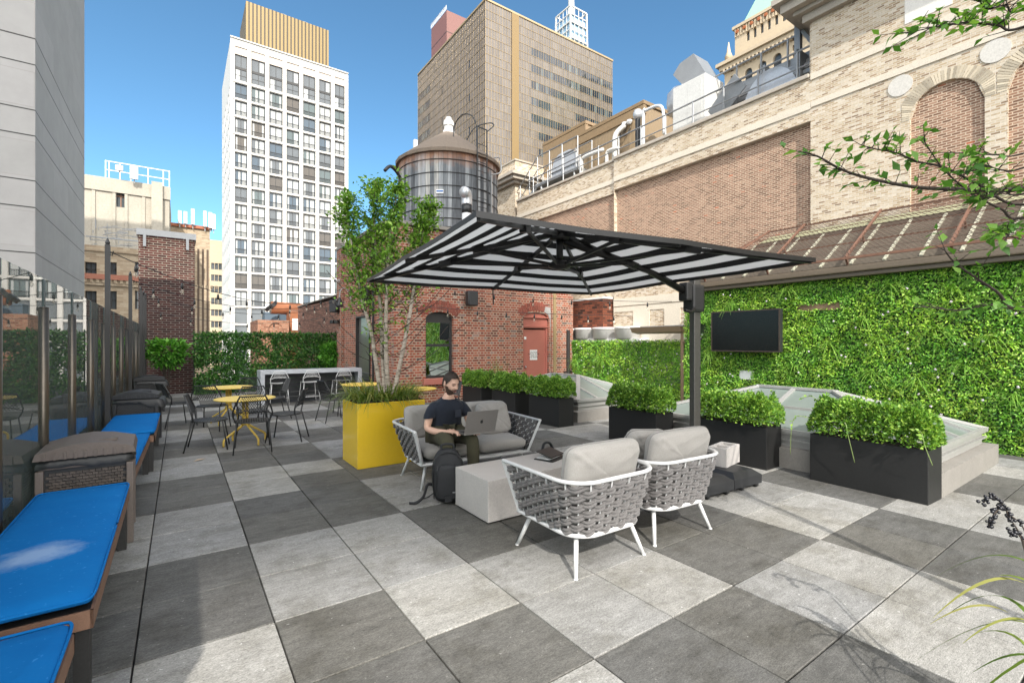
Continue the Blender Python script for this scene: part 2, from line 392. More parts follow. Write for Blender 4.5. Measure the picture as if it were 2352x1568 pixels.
M['black'] = surf('black_metal', (.018, .019, .02), .45, .1, 5, spec=.5)
M['planter'] = surf('black_planter', (.012, .012, .012), .5, .15, 3, fine=.15)
M['bronze'] = surf('bronze_post', (.13, .112, .09), .35, .15, 4, metal=.7)
M['dkmetal'] = surf('dark_metal', (.035, .034, .033), .45, .12, 6, metal=.3)
M['yellow'] = surf('yellow_gloss', (.90, .60, .035), .16, .03, 2, spec=.6, coat=.5, fine=.02)
M['yellowp'] = surf('yellow_paint', (.74, .52, .10), .45, .08, 5)
M['whitep'] = surf('white_powdercoat', (.62, .62, .62), .4, .03, 5, fine=.03)
M['rope'] = surf('grey_rope', (.15, .14, .138), .95, .25, 30, bump=.6, bscale=220, sheen=.3)
M['fabric'] = surf('grey_fabric', (.37, .35, .325), .95, .06, 12, bump=.25, bscale=300, sheen=.2)
M['piping'] = surf('fabric_piping', (.26, .25, .24), .95, .05, 12)
M['bluefab'] = None
M['wood'] = surf('brown_wood', (.20, .11, .07), .6, .25, 12)
M['galv'] = surf('galvanised_steel', (.33, .335, .34), .42, .15, 5, metal=.4)
M['shiny'] = surf('shiny_duct', (.60, .61, .63), .32, .06, 2, metal=.4)
M['alu'] = surf('aluminium', (.42, .415, .40), .42, .08, 6, metal=.35)
M['hvac'] = surf('grey_cabinet', (.62, .61, .58), .5, .05, 2)
def ribbed(name, col, step, dark=.55, wd=.12):
    n = N(name); co, s1 = facecoord(n)
    sep = n.new('ShaderNodeSeparateXYZ'); n.l.new(co, sep.inputs[0])
    md = n.new('ShaderNodeMath', operation='MODULO'); ad_ = n.new('ShaderNodeMath', operation='ADD'); n.l.new(sep.outputs[0], ad_.inputs[0]); ad_.inputs[1].default_value = 1000
    n.l.new(ad_.outputs[0], md.inputs[0]); md.inputs[1].default_value = step
    dv = n.new('ShaderNodeMath', operation='DIVIDE'); n.l.new(md.outputs[0], dv.inputs[0]); dv.inputs[1].default_value = step
    r = n.ramp(dv.outputs[0], [(0, (0,)*3), (wd*.4, (0,)*3), (wd, (1,)*3), (1-wd*.6, (1,)*3), (1, (0,)*3)])
    a = n.mix(n.noise(.8), sc(lin(col), .85), sc(lin(col), 1.1)); n.setp(color=a, rough=.5, spec=.4); n.bump(r, .5, step*.15); return n.m
M['tanmetal'] = ribbed('tan_ribbed_metal', '#8f7b60', .15)
M['gold'] = None
M['rust'] = surf('rusty_steel', (.17, .085, .055), .85, .35, 9, bump=.3)
M['rustpipe'] = surf('rusty_pipe', (.26, .095, .04), .8, .35, 3, bump=.2)
M['pinkpaint'] = surf('pink_door_paint', '#a9675a', .55, .10, 3, fine=.06)
M['mirror'] = surf('stainless_sheet', (.55, .52, .47), .3, .1, 2, metal=.85)
M['glassdark'] = surf('dark_window_glass', (.075, .085, .092), .08, .3, .3, spec=.7, fine=0)
M['mirrorglass'] = surf('reflecting_window_glass', (.62, .66, .64), .012, .05, 2, metal=1.0, fine=0)
M['curtain'] = surf('white_curtain', (.40, .41, .40), .7, .05, 3)
M['fence_glass'] = glassmat('fence_glass', (.80, .87, .84), 1.85)
def milky():
    n = N('milky_skylight_glass')
    a = n.mix(n.noise(3, 4), (.12, .15, .135), (.19, .225, .205)); n.setp(color=a, rough=.28, spec=.6); return n.m
M['milky'] = milky()
M['dirtyglass'] = surf('dirty_wired_glass', (.125, .105, .082), .4, .25, 2, fine=.15)
M['skin'] = surf('skin', (.70, .44, .33), .55, .07, 14, spec=.35, fine=.02)
M['hair'] = surf('dark_hair', (.035, .022, .015), .6, .3, 60, bump=.5, bscale=160)
M['beard'] = surf('dark_beard', (.085, .05, .034), .8, .3, 80, bump=.6, bscale=200)
M['navy'] = surf('navy_cotton', (.012, .017, .030), .95, .15, 10, bump=.3, bscale=30, sheen=.15)
M['olive'] = surf('olive_cotton', (.060, .056, .032), .95, .2, 14, bump=.3, bscale=30)
M['pack'] = surf('black_nylon', (.022, .023, .026), .75, .2, 20, bump=.35, bscale=120)
M['spacegrey'] = surf('grey_aluminium', (.30, .285, .27), .38, .04, 3, metal=.7, fine=.02)
M['rattan'] = surf('brown_rattan', (.085, .066, .054), .6, .25, 20, rand=.45)
M['binlid'] = surf('brown_plastic', (.13, .105, .09), .6, .12, 6)
M['bag'] = surf('black_bin_bag', (.008, .009, .010), .5, .2, 8, bump=.3, bscale=10, spec=.6)
M['plast'] = surf('black_plastic', (.022, .023, .025), .5, .15, 8)
M['umb'] = surf('umbrella_frame', (.022, .021, .02), .38, .1, 6, metal=.3)
M['umbpost'] = surf('grey_brown_post', (.12, .112, .10), .4, .08, 4, metal=.4)
M['soil'] = surf('dark_soil', (.025, .018, .013), .95, .4, 20, bump=.6)
M['bulb'] = None
M['marble'] = surf('grey_marble', (.42, .44, .47), .3, .22, 7, fine=.05)
M['darkslat'] = surf('charcoal_boards', (.022, .024, .027), .6, .15, 5)
M['greenwall'] = leafmat('wall_leaf', [(0, (.04, .12, .018)), (.2, (.10, .28, .025)), (.45, (.23, .46, .035)), (.75, (.42, .64, .07)), (1, (.46, .62, .14))], .3, patch=2.2)
M['hedge'] = leafmat('hedge_leaf', [(0, (.012, .045, .010)), (.4, (.03, .115, .016)), (.8, (.06, .18, .025)), (1, (.13, .26, .05))], .25)
M['box'] = leafmat('boxwood_leaf', [(0, (.04, .11, .018)), (.4, (.11, .25, .028)), (.8, (.21, .39, .045)), (1, (.36, .50, .09))], .3)
M['birch_leaf'] = leafmat('birch_leaf', [(0, (.08, .19, .025)), (.5, (.17, .35, .04)), (1, (.33, .50, .09))], .4)
M['shrub'] = leafmat('shrub_leaf', [(0, (.03, .13, .015)), (.5, (.09, .29, .03)), (1, (.18, .42, .06))], .35)
M['branch_leaf'] = leafmat('branch_leaf', [(0, (.06, .17, .025)), (.5, (.13, .31, .04)), (1, (.27, .47, .08))], .45)
M['grassleaf'] = leafmat('strap_leaf', [(0, (.06, .12, .015)), (.5, (.13, .21, .03)), (.8, (.26, .30, .06)), (1, (.42, .38, .13))], .3)
M['tuft'] = leafmat('tuft_leaf', [(0, (.10, .25, .03)), (1, (.30, .50, .09))], .3)
M['flower'] = surf('pale_flower', (.75, .68, .72), .6, .1, 20)
M['bark'] = surf('dark_bark', (.045, .032, .024), .85, .3, 30, bump=.4)
def birchbark():
    n = N('birch_bark'); mp = n.new('ShaderNodeMapping'); mp.inputs['Scale'].default_value = (6, 6, 26)
    n.l.new(n.new('ShaderNodeTexCoord').outputs['Object'], mp.inputs[0])
    a = n.ramp(n.noise(1.6, 3, .6, mp.outputs[0]), [(.34, (.05, .035, .028)), (.42, (.30, .25, .20)), (.7, (.47, .41, .345))])
    n.setp(color=a, rough=.8); return n.m
M['birch'] = birchbark()
def bluecush():
    n = N('blue_cushion'); co = n.new('ShaderNodeTexCoord').outputs['Object']
    a = n.mix(n.noise(3.5, 4), (.003, .10, .33), (.006, .155, .43))
    a = n.mix(n.ramp(n.noise(40, 2), [(.66, (0,)*3), (.72, (1,)*3)]), a, (.03, .2, .5))
    n.setp(color=a, rough=.9, spec=.12); n.bump(n.noise(12, 3), .15, .02); return n
M['bluefab'] = bluecush().m
def bluestain():
    n = bluecush(); n.m.name = 'faded_blue_cushion'
    g = n.new('ShaderNodeNewGeometry'); mp = n.new('ShaderNodeMapping'); n.l.new(g.outputs['Position'], mp.inputs[0])
    mp.inputs['Location'].default_value = (.56*2.4, -3.22*2.9, 0); mp.inputs['Scale'].default_value = (2.4, 2.9, 0)
    ln = n.new('ShaderNodeVectorMath', operation='LENGTH'); n.l.new(mp.outputs[0], ln.inputs[0])
    ad_ = n.new('ShaderNodeMath', operation='MULTIPLY_ADD'); n.l.new(n.noise(5, 5, .65), ad_.inputs[0]); ad_.inputs[1].default_value = 1.1; n.l.new(ln.outputs['Value'], ad_.inputs[2])
    f = n.ramp(ad_.outputs[0], [(.62, (.42,)*3), (1.2, (0,)*3)])
    old = n.b.inputs['Base Color'].links[0].from_socket
    n.setp(color=n.mix(f, old, (.50, .60, .72))); return n.m
M['bluestain'] = bluestain()
def wood_tank():
    n = N('weathered_staves'); tc = n.new('ShaderNodeTexCoord').outputs['Object']
    sep = n.new('ShaderNodeSeparateXYZ'); n.l.new(tc, sep.inputs[0])
    at = n.new('ShaderNodeMath', operation='ARCTAN2'); n.l.new(sep.outputs[1], at.inputs[0]); n.l.new(sep.outputs[0], at.inputs[1])
    ml = n.new('ShaderNodeMath', operation='MULTIPLY'); n.l.new(at.outputs[0], ml.inputs[0]); ml.inputs[1].default_value = 76/(2*math.pi)
    fl = n.new('ShaderNodeMath', operation='FLOOR'); n.l.new(ml.outputs[0], fl.inputs[0])
    wn_ = n.new('ShaderNodeTexWhiteNoise', noise_dimensions='1D'); n.l.new(fl.outputs[0], wn_.inputs['W'])
    fr = n.new('ShaderNodeMath', operation='FRACT'); n.l.new(ml.outputs[0], fr.inputs[0])
    cb = n.new('ShaderNodeCombineXYZ'); n.l.new(ml.outputs[0], cb.inputs[0]); n.l.new(sep.outputs[2], cb.inputs[2])
    a = n.ramp(wn_.outputs['Value'], [(0, '#585b5f'), (.4, '#85898c'), (.8, '#a3a6a8'), (1, '#bab6ac')])
    mp = n.new('ShaderNodeMapping'); mp.inputs['Scale'].default_value = (1.2, 1, .55); n.l.new(cb.outputs[0], mp.inputs[0])
    a = n.mix(1.0, a, n.ramp(n.noise(2.2, 6, .7, mp.outputs[0]), [(.3, (.38, .4, .42)), (.62, (1.05,)*3)]), 'MULTIPLY')
    zz = n.new('ShaderNodeMath', operation='MULTIPLY_ADD'); n.l.new(n.noise(3, 4), zz.inputs[0]); zz.inputs[1].default_value = 1.1; n.l.new(sep.outputs[2], zz.inputs[2])
    a = n.mix(n.ramp(zz.outputs[0], [(.0, (0,)*3), (1, (0,)*3)]), a, '#a8663c')
    mr = n.new('ShaderNodeMapRange'); n.l.new(zz.outputs[0], mr.inputs[0]); mr.inputs[1].default_value = 2.75; mr.inputs[2].default_value = 3.2
    mr.inputs[4].default_value = .7; a = n.mix(mr.outputs[0], a, '#9a6a4a')
    a = n.mix(n.ramp(fr.outputs[0], [(0, (.8,)*3), (.05, (0,)*3), (.95, (0,)*3), (1, (.8,)*3)]), a, (.01, .01, .01))
    n.setp(color=a, rough=.9, spec=.2); n.bump(n.noise(30, 3, .7, mp.outputs[0]), .3); return n.m
M['tank'] = wood_tank()
M['tankroof'] = surf('brown_felt', '#7a6d60', .9, .1, 1.2)
M['paper'] = surf('white_paper', (.8, .8, .78), .7, .03, 3)
M['ink'] = surf('black_ink', (.02, .02, .02), .7, .05, 3)
M['screen'] = surf('dark_screen', (.006, .005, .005), .2, .2, 1, spec=.3, fine=0)
M['copper'] = surf('green_copper_roof', '#8db59c', .6, .06, .1, fine=0)
M['orange'] = surf('orange_terracotta', '#9c5a33', .7, .1, 1)

# ------------------------------------------------------------------ setting: floor and ground
mb = MB(); TS = .61; U0, V0 = .43, .445
DARK_SWAP = {(1, 8), (1, 3)}
for i in range(-3, 17):
    for j in range(-6, 29):
        u0, v0 = U0+TS*i, V0+TS*j
        if u0 < -1.5 or u0 > 10.2 or v0 > 17.3: continue
        d = (math.floor(i/2)+math.floor(j/2)) % 2 != 0
        if (i, j) in DARK_SWAP: d = not d
        mb.m = 1 if d else 0
        g = .0035+.0012*rng.random(); zt = rng.uniform(-.0015, .0015); a, b, c, e = u0+g, u0+TS-g, v0+g, v0+TS-g; z2 = -.028; w = .003
        mb.add([(a+w, c+w, zt), (b-w, c+w, zt), (b-w, e-w, zt), (a+w, e-w, zt), (a, c, zt-w), (b, c, zt-w), (b, e, zt-w), (a, e, zt-w), (a, c, z2), (b, c, z2), (b, e, z2), (a, e, z2)],
               [(0,1,2,3), (0,4,5,1), (1,5,6,2), (2,6,7,3), (3,7,4,0), (4,8,9,5), (5,9,10,6), (6,10,11,7), (7,11,8,4)])
struct(mb.build('terrace_floor', [M['pl'], M['pd']]))
struct(MB().box(-1.6, 11.0, -4, 23.5, -.6, -.03).build('roof_slab', M['joint']))
struct(MB().quad((-2500, -2500, -44), (2500, -2500, -44), (2500, 2500, -44), (-2500, 2500, -44)).build('ground', surf('city_ground', (.12, .12, .12), .9, .3, .02)))

# ------------------------------------------------------------------ tall buff brick wall on the right
WU = 10.8
def MW(s, d, z): return (WU+d, s, z)
wall = thing('brick_building', 'tall buff brick building with brown blind arches rising over the green wall', 'building', (WU, 4.5, 0))
mb = MB(); ZR = 7.06
arches = [(1.955+1.235*k-1.235*0, 2.925+1.235*k) for k in (0, -1, -2, -3)]
facade(mb, MW, -7, 4.566, 0, 11.8, [(a, b, [(2.6, 6.03, (b-a)/2)]) for a, b in arches], .06)
facade(mb, MW, 4.566, 10.064, 0, ZR, [(4.576, 10.05, [(3.35, 6.16, 0)])], .13)
facade(mb, lambda s, d, z: (WU+.06+d, s, z), 10.064, 15.2, 0, ZR-.02, [(10.065, 14.6, [(3.35, 6.08, 0)])], .07)
mb.quad((WU, 10.064, 0), (WU+.06, 10.064, 0), (WU+.06, 10.064, ZR), (WU, 10.064, ZR))
mb.box(WU+.02, WU+8, 4.566, 4.60, ZR, 11.8); mb.box(WU+.3, WU+8, 4.7, 15.2, ZR-1.0, ZR-.55); mb.box(WU+.2, WU+8, 15.21, 15.3, 0, ZR-.6)
mb.box(WU+.14, WU+.45, 4.61, 15.2, ZR-.7, ZR-.03)
mb.build('wall', M['buff'], wall, world=True)
MB().box(WU+.061, WU+.3, -6.9, 4.57, 0, 6.5).box(WU+.131, WU+.3, 4.571, 15.1, 0, 6.5).build('blind_panel', M['brownbrick'], wall, world=True)
mb = MB()
mb.box(WU-.02, WU+.10, -7, 4.56, 6.43, 6.55).box(WU-.02, WU+.10, 4.57, 10.06, 6.40, 6.55).box(WU+.04, WU+.12, 10.07, 15.2, 6.38, 6.52)
mb.box(WU-.02, WU+.1, -7, 4.57, 7.0, 7.13).build('string_course', M['stone'], wall, world=True)
MB().cbox(WU-.05, WU+.5, 4.60, 10.06, ZR, ZR+.09, .015).cbox(WU+.01, WU+.5, 10.062, 15.2, ZR-.02, ZR+.06, .015).build('coping', M['cornice'], wall, world=True)
mb = MB()
for k, (d0, z0, z1) in enumerate([(.12, 8.20, 8.36), (.25, 8.36, 8.44), (.42, 8.44, 8.62), (.55, 8.62, 8.74), (.35, 8.74, 8.95)]): mb.box(WU-d0, WU+2, -7, 4.566+d0, z0, z1)
mb.build('cornice', M['cornice'], wall, world=True)
vous = MB()
for a, b in arches:
    c, r = (a+b)/2, (b-a)/2; zc = 6.03-r; k = 47
    for q in range(k):
        t0, t1 = math.pi*(q+.10)/k, math.pi*(q+.90)/k
        P = [(c+R*math.cos(t), zc+R*math.sin(t)) for R, t in ((r+.005, t0), (min(r+.20, .606/max(.01, abs(math.cos(t0)))), t0), (min(r+.20, .606/max(.01, abs(math.cos(t1)))), t1), (r+.005, t1))]
        vous.prism(P, lambda p, z, d: (WU-d, p, z), -.02, .006)
vous.build('arch_ring', surf('arch_brick', '#d6c8b0', .85, .15, 20, rand=.5), wall, world=True)
for v, z, r in ((3.066, 6.22, .185), (1.827, 6.24, .185), (.60, 6.24, .185), (4.3, 8.0, .0)):
    if r: 
        m2 = MB(); P = [(v+r*math.cos(t*math.pi/18), z+r*math.sin(t*math.pi/18)) for t in range(36)]
        m2.prism(P, lambda p, q, d: (WU-d, p, q), -.02, .012); m2.build('roundel', surf('white_roundel', (.60, .57, .52), .8, .04, 3), wall, world=True)
MB().box(WU-.008, WU+.05, 2.35, 3.0, 7.3, 7.85).build('patch', surf('white_patch', (.78, .74, .68), .85, .05, 4), wall, world=True)
# lower stage with white bands and blocked windows seen past the penthouse
mb = MB(); mb.box(WU-.03, WU+.02, 7.2, 10.05, 2.62, 2.84).box(WU-.015, WU+.02, 7.2, 10.05, 2.45, 2.60)
for a, b in ((8.72, 9.30), (7.72, 8.22)): mb.box(WU-.02, WU+.02, a, b, 1.2, 2.455)
mb.box(WU-.035, WU+.02, 7.2, 10.05, 1.0, 1.95); mb.build('white_band', M['stone'], wall, world=True)
bay = thing('brick_bay', 'sooty brown brick bay with a white edge behind the red penthouse', 'bay', (10.45, 11, 0))
MB().box(10.42, 10.86, 10.15, 11.7, 1.95, 2.86).build('wall', brick('sooty_brick', [(0, '#3c2822'), (.4, '#7a4433'), (1, '#9b5840')], '#5e4a3f', big=.5), bay, world=True)
MB().box(10.40, 10.86, 11.7, 11.82, 1.9, 2.92).box(10.41, 10.86, 10.13, 11.7, 2.86, 2.92).build('edge_trim', M['white'], bay, world=True)
vb = thing('white_vent_base', 'row of white drum vents on a white plinth below the brick bay', 'vent', (10.5, 9.6, 1.5))
MB().box(10.36, 10.76, 8.7, 12.2, 1.35, 1.66).build('plinth', M['white'], vb, world=True)
for v in (11.75, 11.0, 10.2, 9.3): MB().lathe([(.345, 0), (.35, .26), (.38, .275), (.38, .33), (0.01, .34)], (10.55, v, 1.66), 28).build('drum', M['white'], vb, True, world=True)

# ------------------------------------------------------------------ living green wall with the wired-glass awning above
GU = 9.3; GZ = 2.72
lw = thing('green_wall', 'tall sunlit wall covered in bright green foliage behind the black screen', 'green wall', (GU, 3, 0))
MB().box(GU+.10, WU-.01, -6, 6.55, 0, GZ).build('backing_wall', M['buff'], lw, world=True)
def wallfoliage(name, par, u, v0, v1, z0, z1, n, Lm, holes=(), mat='greenwall', fn=None, seed=1, depth=.12):
    r = np.random.default_rng(seed)
    v = r.uniform(v0, v1, n); z = r.uniform(z0, z1, n)
    bum = .5+.5*np.sin(v*5.1+1.3*np.sin(z*4.2))*np.sin(z*6.3+1.7*np.sin(v*3.1)); fine = .5+.5*np.sin(v*17+z*9)*np.sin(z*19-v*7)
    dd = depth*(.15+.5*bum+.35*fine)*r.uniform(.3, 1, n)
    keep = np.ones(n, bool)
    for a, b, c, d in holes: keep &= ~((v > a) & (v < b) & (z > c) & (z < d))
    v, z, dd = v[keep], z[keep], dd[keep]; k = len(v)
    P = np.stack([u-dd, v, z], 1)
    D = np.stack([-r.uniform(.1, 1.0, k), r.normal(0, .75, k), r.normal(-.15, .75, k)], 1)
    Nn = np.stack([-np.ones(k), r.normal(0, .5, k), .6+r.normal(0, .5, k)], 1)
    o = wloc(par); P = P-np.array([o.x, o.y, o.z])
    L = Lm*r.uniform(.6, 1.35, k)
    return leaves(name, P, D, Nn, L, L*.46, M[mat], par)
ripped = [(3.45, 4.12, 2.12, 2.21), (6.0, 6.2, 1.72, 1.95), (5.0, 5.25, .80, .98)]
MB().box(GU+.02, GU+.095, -5.9, 6.5, 0, GZ).build('backing_panel', surf('dark_backing', (.03, .05, .02), .9, .3, 9), lw, world=True)
wallfoliage('foliage', lw, GU+.02, -2.0, 6.52, .0, GZ-.02, 105000, .043, ripped, seed=2)
MB().box(GU-.02, GU+.018, 3.40, 4.18, 2.10, 2.225).build('torn_backing', surf('brown_backing', (.20, .13, .08), .9, .2, 9), lw, world=True)
MB().box(GU-.0, GU+.018, 4.98, 5.27, .80, .98).build('torn_patch', M['paper'], lw, world=True)
specs = []
for (x, y) in ((2.0, 2.3), (5.4, 2.35), (2.75, 2.45), (1.6, 1.6), (3.1, 1.9), (3.6, 1.5), (3.0, 1.05), (2.4, .95), (1.9, 1.2), (4.2, 1.1), (5.9, 1.35), (6.15, 2.2), (2.2, 1.75), (1.5, 2.2), (4.3, 2.5), (2.9, 1.6), (3.9, .6), (1.4, .8)):
    for q in range(24): specs.append(((GU-.08+.0, x+rng.uniform(-.04, .04), y+rng.uniform(-.04, .04)), math.pi+rng.uniform(-1.35, 1.35), rng.uniform(.22, .36), .008, rng.uniform(-.2, 1.0), rng.uniform(.5, 1.1)))
o = wloc(lw); specs = [((p[0]-o.x, p[1]-o.y, p[2]-o.z), *q) for p, *q in specs]
blades('grass_tufts', specs, M['tuft'], lw)
def flowers(par, n, v0, v1, z0, z1, u, seed):
    r = random.Random(seed); m2 = MB()
    for _ in range(n):
        v, z = r.uniform(v0, v1), r.uniform(z0, z1)
        for q in range(5):
            a = q*1.257+r.random(); m2.quad(*[(u-.02*abs(f), v+.017*math.cos(a+f), z+.017*math.sin(a+f)) if g else (u-.012, v, z) for f, g in ((0, 0), (-.5, 1), (0, 1), (.5, 1))])
    return m2.build('flowers', M['flower'], par, world=True)
flowers(lw, 60, .2, 6.4, .3, 2.6, GU-.13, 3)
# awning
aw = thing('glass_awning', 'sloping wired glass awning with rusty mesh frame along the brick wall', 'awning', (GU, 3, GZ))
A0, A1, AZ0, AZ1 = GU-.14, WU-.02, GZ+.10, 3.86; VE = 6.5; VT = 5.35
def aws(v, f, off=0):     # point on the slope, f 0 = gutter, 1 = wall; the far end is hipped
    vv = min(v, VE+(VT-VE)*f) if v > 0 else v
    return (A0+(A1-A0)*f-off*.6, vv, AZ0+(AZ1-AZ0)*f+off*.8)
MB().quad(aws(-6, 0), aws(9, 0), aws(9, 1), aws(-6, 1)).quad(aws(9, 0), aws(9, 1), (A1, VE, AZ0)).build('glass', M['dirtyglass'], aw, world=True)
mb = MB()
for k in range(26):
    v = -5+.46*k
    if v < VT+.6: mb.bar(aws(v, .02, .012), aws(v, .82, .012), .045, .02, (-.6, 0, .8))
mb.build('glazing_bars', surf('pale_bars', (.50, .49, .38), .7, .25, 8), aw, world=True)
MB().quad(aws(-6, .84, .03), aws(9, .84, .03), aws(9, .985, .03), aws(-6, .985, .03)).build('ridge_flashing', surf('greenish_flashing', (.42, .42, .26), .7, .35, 7), aw, world=True)
MB().quad(aws(-6, .76, .012), aws(9, .76, .012), aws(9, .85, .012), aws(-6, .85, .012)).build('ridge_shadow_gap', surf('ridge_gap_shade', (.07, .05, .035), .8, .3, 7), aw, world=True)  # shade below the ridge flashing put into a dark strip's colour
mb = MB()
for k in range(9):
    v = -4.6+1.32*k
    if v > VE: break
    mb.bar(aws(v, .0, .14), aws(v, 1.0, .17), .035, .04); mb.bar(aws(v, .02, .0), aws(v, .02, .15), .03); mb.bar(aws(v, .45, .0), aws(v, .45, .15), .03)
for f, w in ((.0, .04), (.33, .022), (.58, .012), (.78, .012), (1.0, .03)): mb.bar(aws(-6, f, .14), aws(9, f, .14), w)
mb.bar(aws(9, 0, .14), aws(9, 1, .14), .035)
mb.build('rusty_frame', M['rust'], aw, world=True)
mb = MB(); st = .085
for sgn in (1, -1):
    for k in range(-30, 150):
        v = -3+st*k; f0, f1 = 0, 1; va, vb_ = v, v+sgn*1.4
        lim = lambda f: VE+(VT-VE)*f
        p = aws(va, 0, .165); q = aws(vb_, 1, .165)
        if va > lim(0) and vb_ > lim(1): continue
        if va > lim(0) or vb_ > lim(1):
            t = None
            for s_ in range(101):
                f = s_/100; vv = va+(vb_-va)*f
                if (vv <= lim(f)) != (va <= lim(0)): t = f; break
            if t is None: continue
            m_ = aws(va+(vb_-va)*t, t, .165)
            if va > lim(0): p = m_
            else: q = m_
        mb.bar(p, q, .008, .004)
mb.build('wire_mesh', surf('rusty_wire', (.09, .055, .04), .8, .3, 9), aw, world=True)
MB().cbox(A0-.08, A0+.05, -6, VE+.06, GZ-.02, GZ+.085, .02).cbox(A0-.02, GU+.1, -6, VE+.05, GZ-.09, GZ-.022, .01).build('gutter', surf('brown_gutter', (.125, .095, .064), .5, .15, 4), aw, world=True)
# low green fence beyond
LU = 10.1
lg = thing('low_green_wall', 'lower green foliage wall between the brick penthouse and the downpipe', 'green wall', (LU, 9, 0))
MB().box(LU+.02, LU+.12, 6.5, 11.3, 0, 1.55).build('backing_panel', M['ledge'], lg, world=True)
wallfoliage('foliage', lg, LU+.04, 6.5, 11.25, 0, 1.60, 30000, .052, seed=4)
flowers(lg, 40, 6.8, 11.1, .4, 1.5, LU-.11, 9)
specs = [((-.08, rng.uniform(-2.2, 2), rng.uniform(.4, 1.4)), 0, 0, 0, 0, 0) for _ in range(9)]
specs = [((p[0], p[1]+rng.uniform(-.04, .04), p[2]), math.pi+rng.uniform(-1.3, 1.3), rng.uniform(.2, .33), .011, rng.uniform(-.2, 1), rng.uniform(.5, 1.1)) for p, *_ in specs for q in range(22)]
blades('grass_tufts', specs, M['tuft'], lg)
rh = thing('rainwater_hopper', 'tan metal gutter box with bent downpipe on the low green wall', 'gutter', (9.9, 7.6, 1.8))
MB().prism([(9.80, 1.80), (10.02, 1.76), (10.10, 1.92), (9.72, 1.93)], lambda a, b, d: (a, d, b), 6.98, 8.5).build('box', surf('tan_paint', (.30, .215, .135), .55, .12, 4), rh, world=True)
MB().box(9.95, 10.1, 7.05, 8.35, 1.93, 1.96).build('lid', M['galv'], rh, world=True)
MB().tube([(9.92, 7.05, 1.78), (9.92, 7.05, .1)], .045, 4).tube([(9.90, 7.0, 1.55), (9.86, 6.78, 1.65), (9.86, 6.74, 2.6)], .04, 4).build('downpipe', surf('tan_pipe', (.29, .20, .125), .55, .12, 4), rh, world=True)

# ------------------------------------------------------------------ red brick penthouse
PV = 11.2; PU0, PU1, PVB, PZ = 4.3, 10.12, 15.97, 4.42
ph = thing('brick_penthouse', 'red brick rooftop house with arched window and pink door', 'building', (PU0, PV, 0))
WI = (5.145, 5.943, .62, 2.33, .14); DO = (8.23, 9.19, 0, 2.44, .17)
mb = MB(); facade(mb, lambda s, d, z: (s, PV+d, z), PU0, PU1-.87, 0, PZ, [(WI[0], WI[1], [WI[2:]]), (DO[0], DO[1], [DO[2:]])], .2)
mb.box(PU1-.87, PU1, PV-.06, PV+.5, 0, PZ+.03)
mb.box(PU0-.02, PU0+.42, PV-.05, PV+.012, 0, PZ)
facade(mb, lambda s, d, z: (PU0+d, s, z), PV, PVB, 0, PZ, [(12.97, 14.15, [(0, 2.27, 0)])], .15)
mb.box(PU0-.10, PU0+.1, PVB-.5, PVB, 0, PZ+.1)
mb.box(PU0+.2, PU1, PV+.6, PVB, PZ-.1, PZ-.05); mb.quad((PU0, PVB, 0), (PU1, PVB, 0), (PU1, PVB, PZ), (PU0, PVB, PZ)); mb.quad((PU1-.005, PV, 0), (PU1-.005, PVB, 0), (PU1-.005, PVB, PZ), (PU1-.005, PV, PZ))
mb.build('wall', M['redbrick'], ph, world=True)
MB().box(PU0-.06, PU1+.06, PV-.10, PV+.3, PZ+.032, PZ+.12).box(PU0-.12, PU0+.25, PV+.31, PVB+.04, PZ+.10, PZ+.18).build('coping', M['ledge'], ph, world=True)
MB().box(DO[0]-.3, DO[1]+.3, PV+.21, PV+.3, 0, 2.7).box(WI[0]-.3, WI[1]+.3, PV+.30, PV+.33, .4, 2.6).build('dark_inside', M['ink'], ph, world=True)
def seg_arch(a, b, zs, rise, w, n, v, two=True):
    m2 = MB(); c = (a+b)/2; hw = (b-a)/2; R = (hw*hw+rise*rise)/(2*rise); zc = zs-R+rise*0; t0 = math.asin(min(1, hw/R))*1.02
    zc = zs+rise-R
    for ring in range(2 if two else 1):
        r0 = R+.012+ring*w
        for k in range(n):
            a0, a1 = -t0+2*t0*(k+.07)/n, -t0+2*t0*(k+.93)/n
            P = [(c+r*math.sin(t), zc+r*math.cos(t)) for r, t in ((r0, a0), (r0+w-.012, a0), (r0+w-.012, a1), (r0, a1))]
            m2.prism(P, lambda p, z, d: (p, v-d, z), -.03, .010)
    return m2
archm = surf('arch_red_brick', '#8e4e40', .85, .15, 25, rand=.4); am = surf('arch_mortar', '#a3907b', .9, .1, 20)
seg_arch(WI[0]-.06, WI[1]+.06, 2.20, .17, .125, 17, PV).build('window_arch', archm, ph, world=True)
seg_arch(DO[0]-.04, DO[1]+.04, 2.29, .20, .125, 19, PV).build('door_arch', archm, ph, world=True)
MB().prism([(9.0, 2.46), (9.05, 2.62), (9.25, 2.60), (9.36, 2.40), (9.40, 1.95), (9.24, 1.92), (9.22, 2.25), (9.15, 2.38)], lambda p, z, d: (p, PV-d, z), -.01, .013).build('mortar_patch', surf('grey_mortar', (.34, .33, .32), .9, .3, 14, fine=.2), ph, world=True)
win = thing('tmp', None, None); bpy.data.objects.remove(win)
wf = MB(); a, b, z0, z1, _ = WI; fv = PV+.10
for p in ((a, a+.055, z0, z1), (b-.055, b, z0, z1)): wf.box(p[0], p[1], fv, fv+.06, p[2], p[3])
wf.box(a+.055, b-.055, fv, fv+.06, z0, z0+.06).box(a+.055, b-.055, fv-.01, fv+.05, 1.43, 1.50).box(a+.055, b-.055, fv, fv+.06, 2.05, 2.12).box(a+.055, b-.055, fv+.02, fv+.06, 2.12, z1)
frame = wf.build('window', M['dkmetal'], ph, world=True)
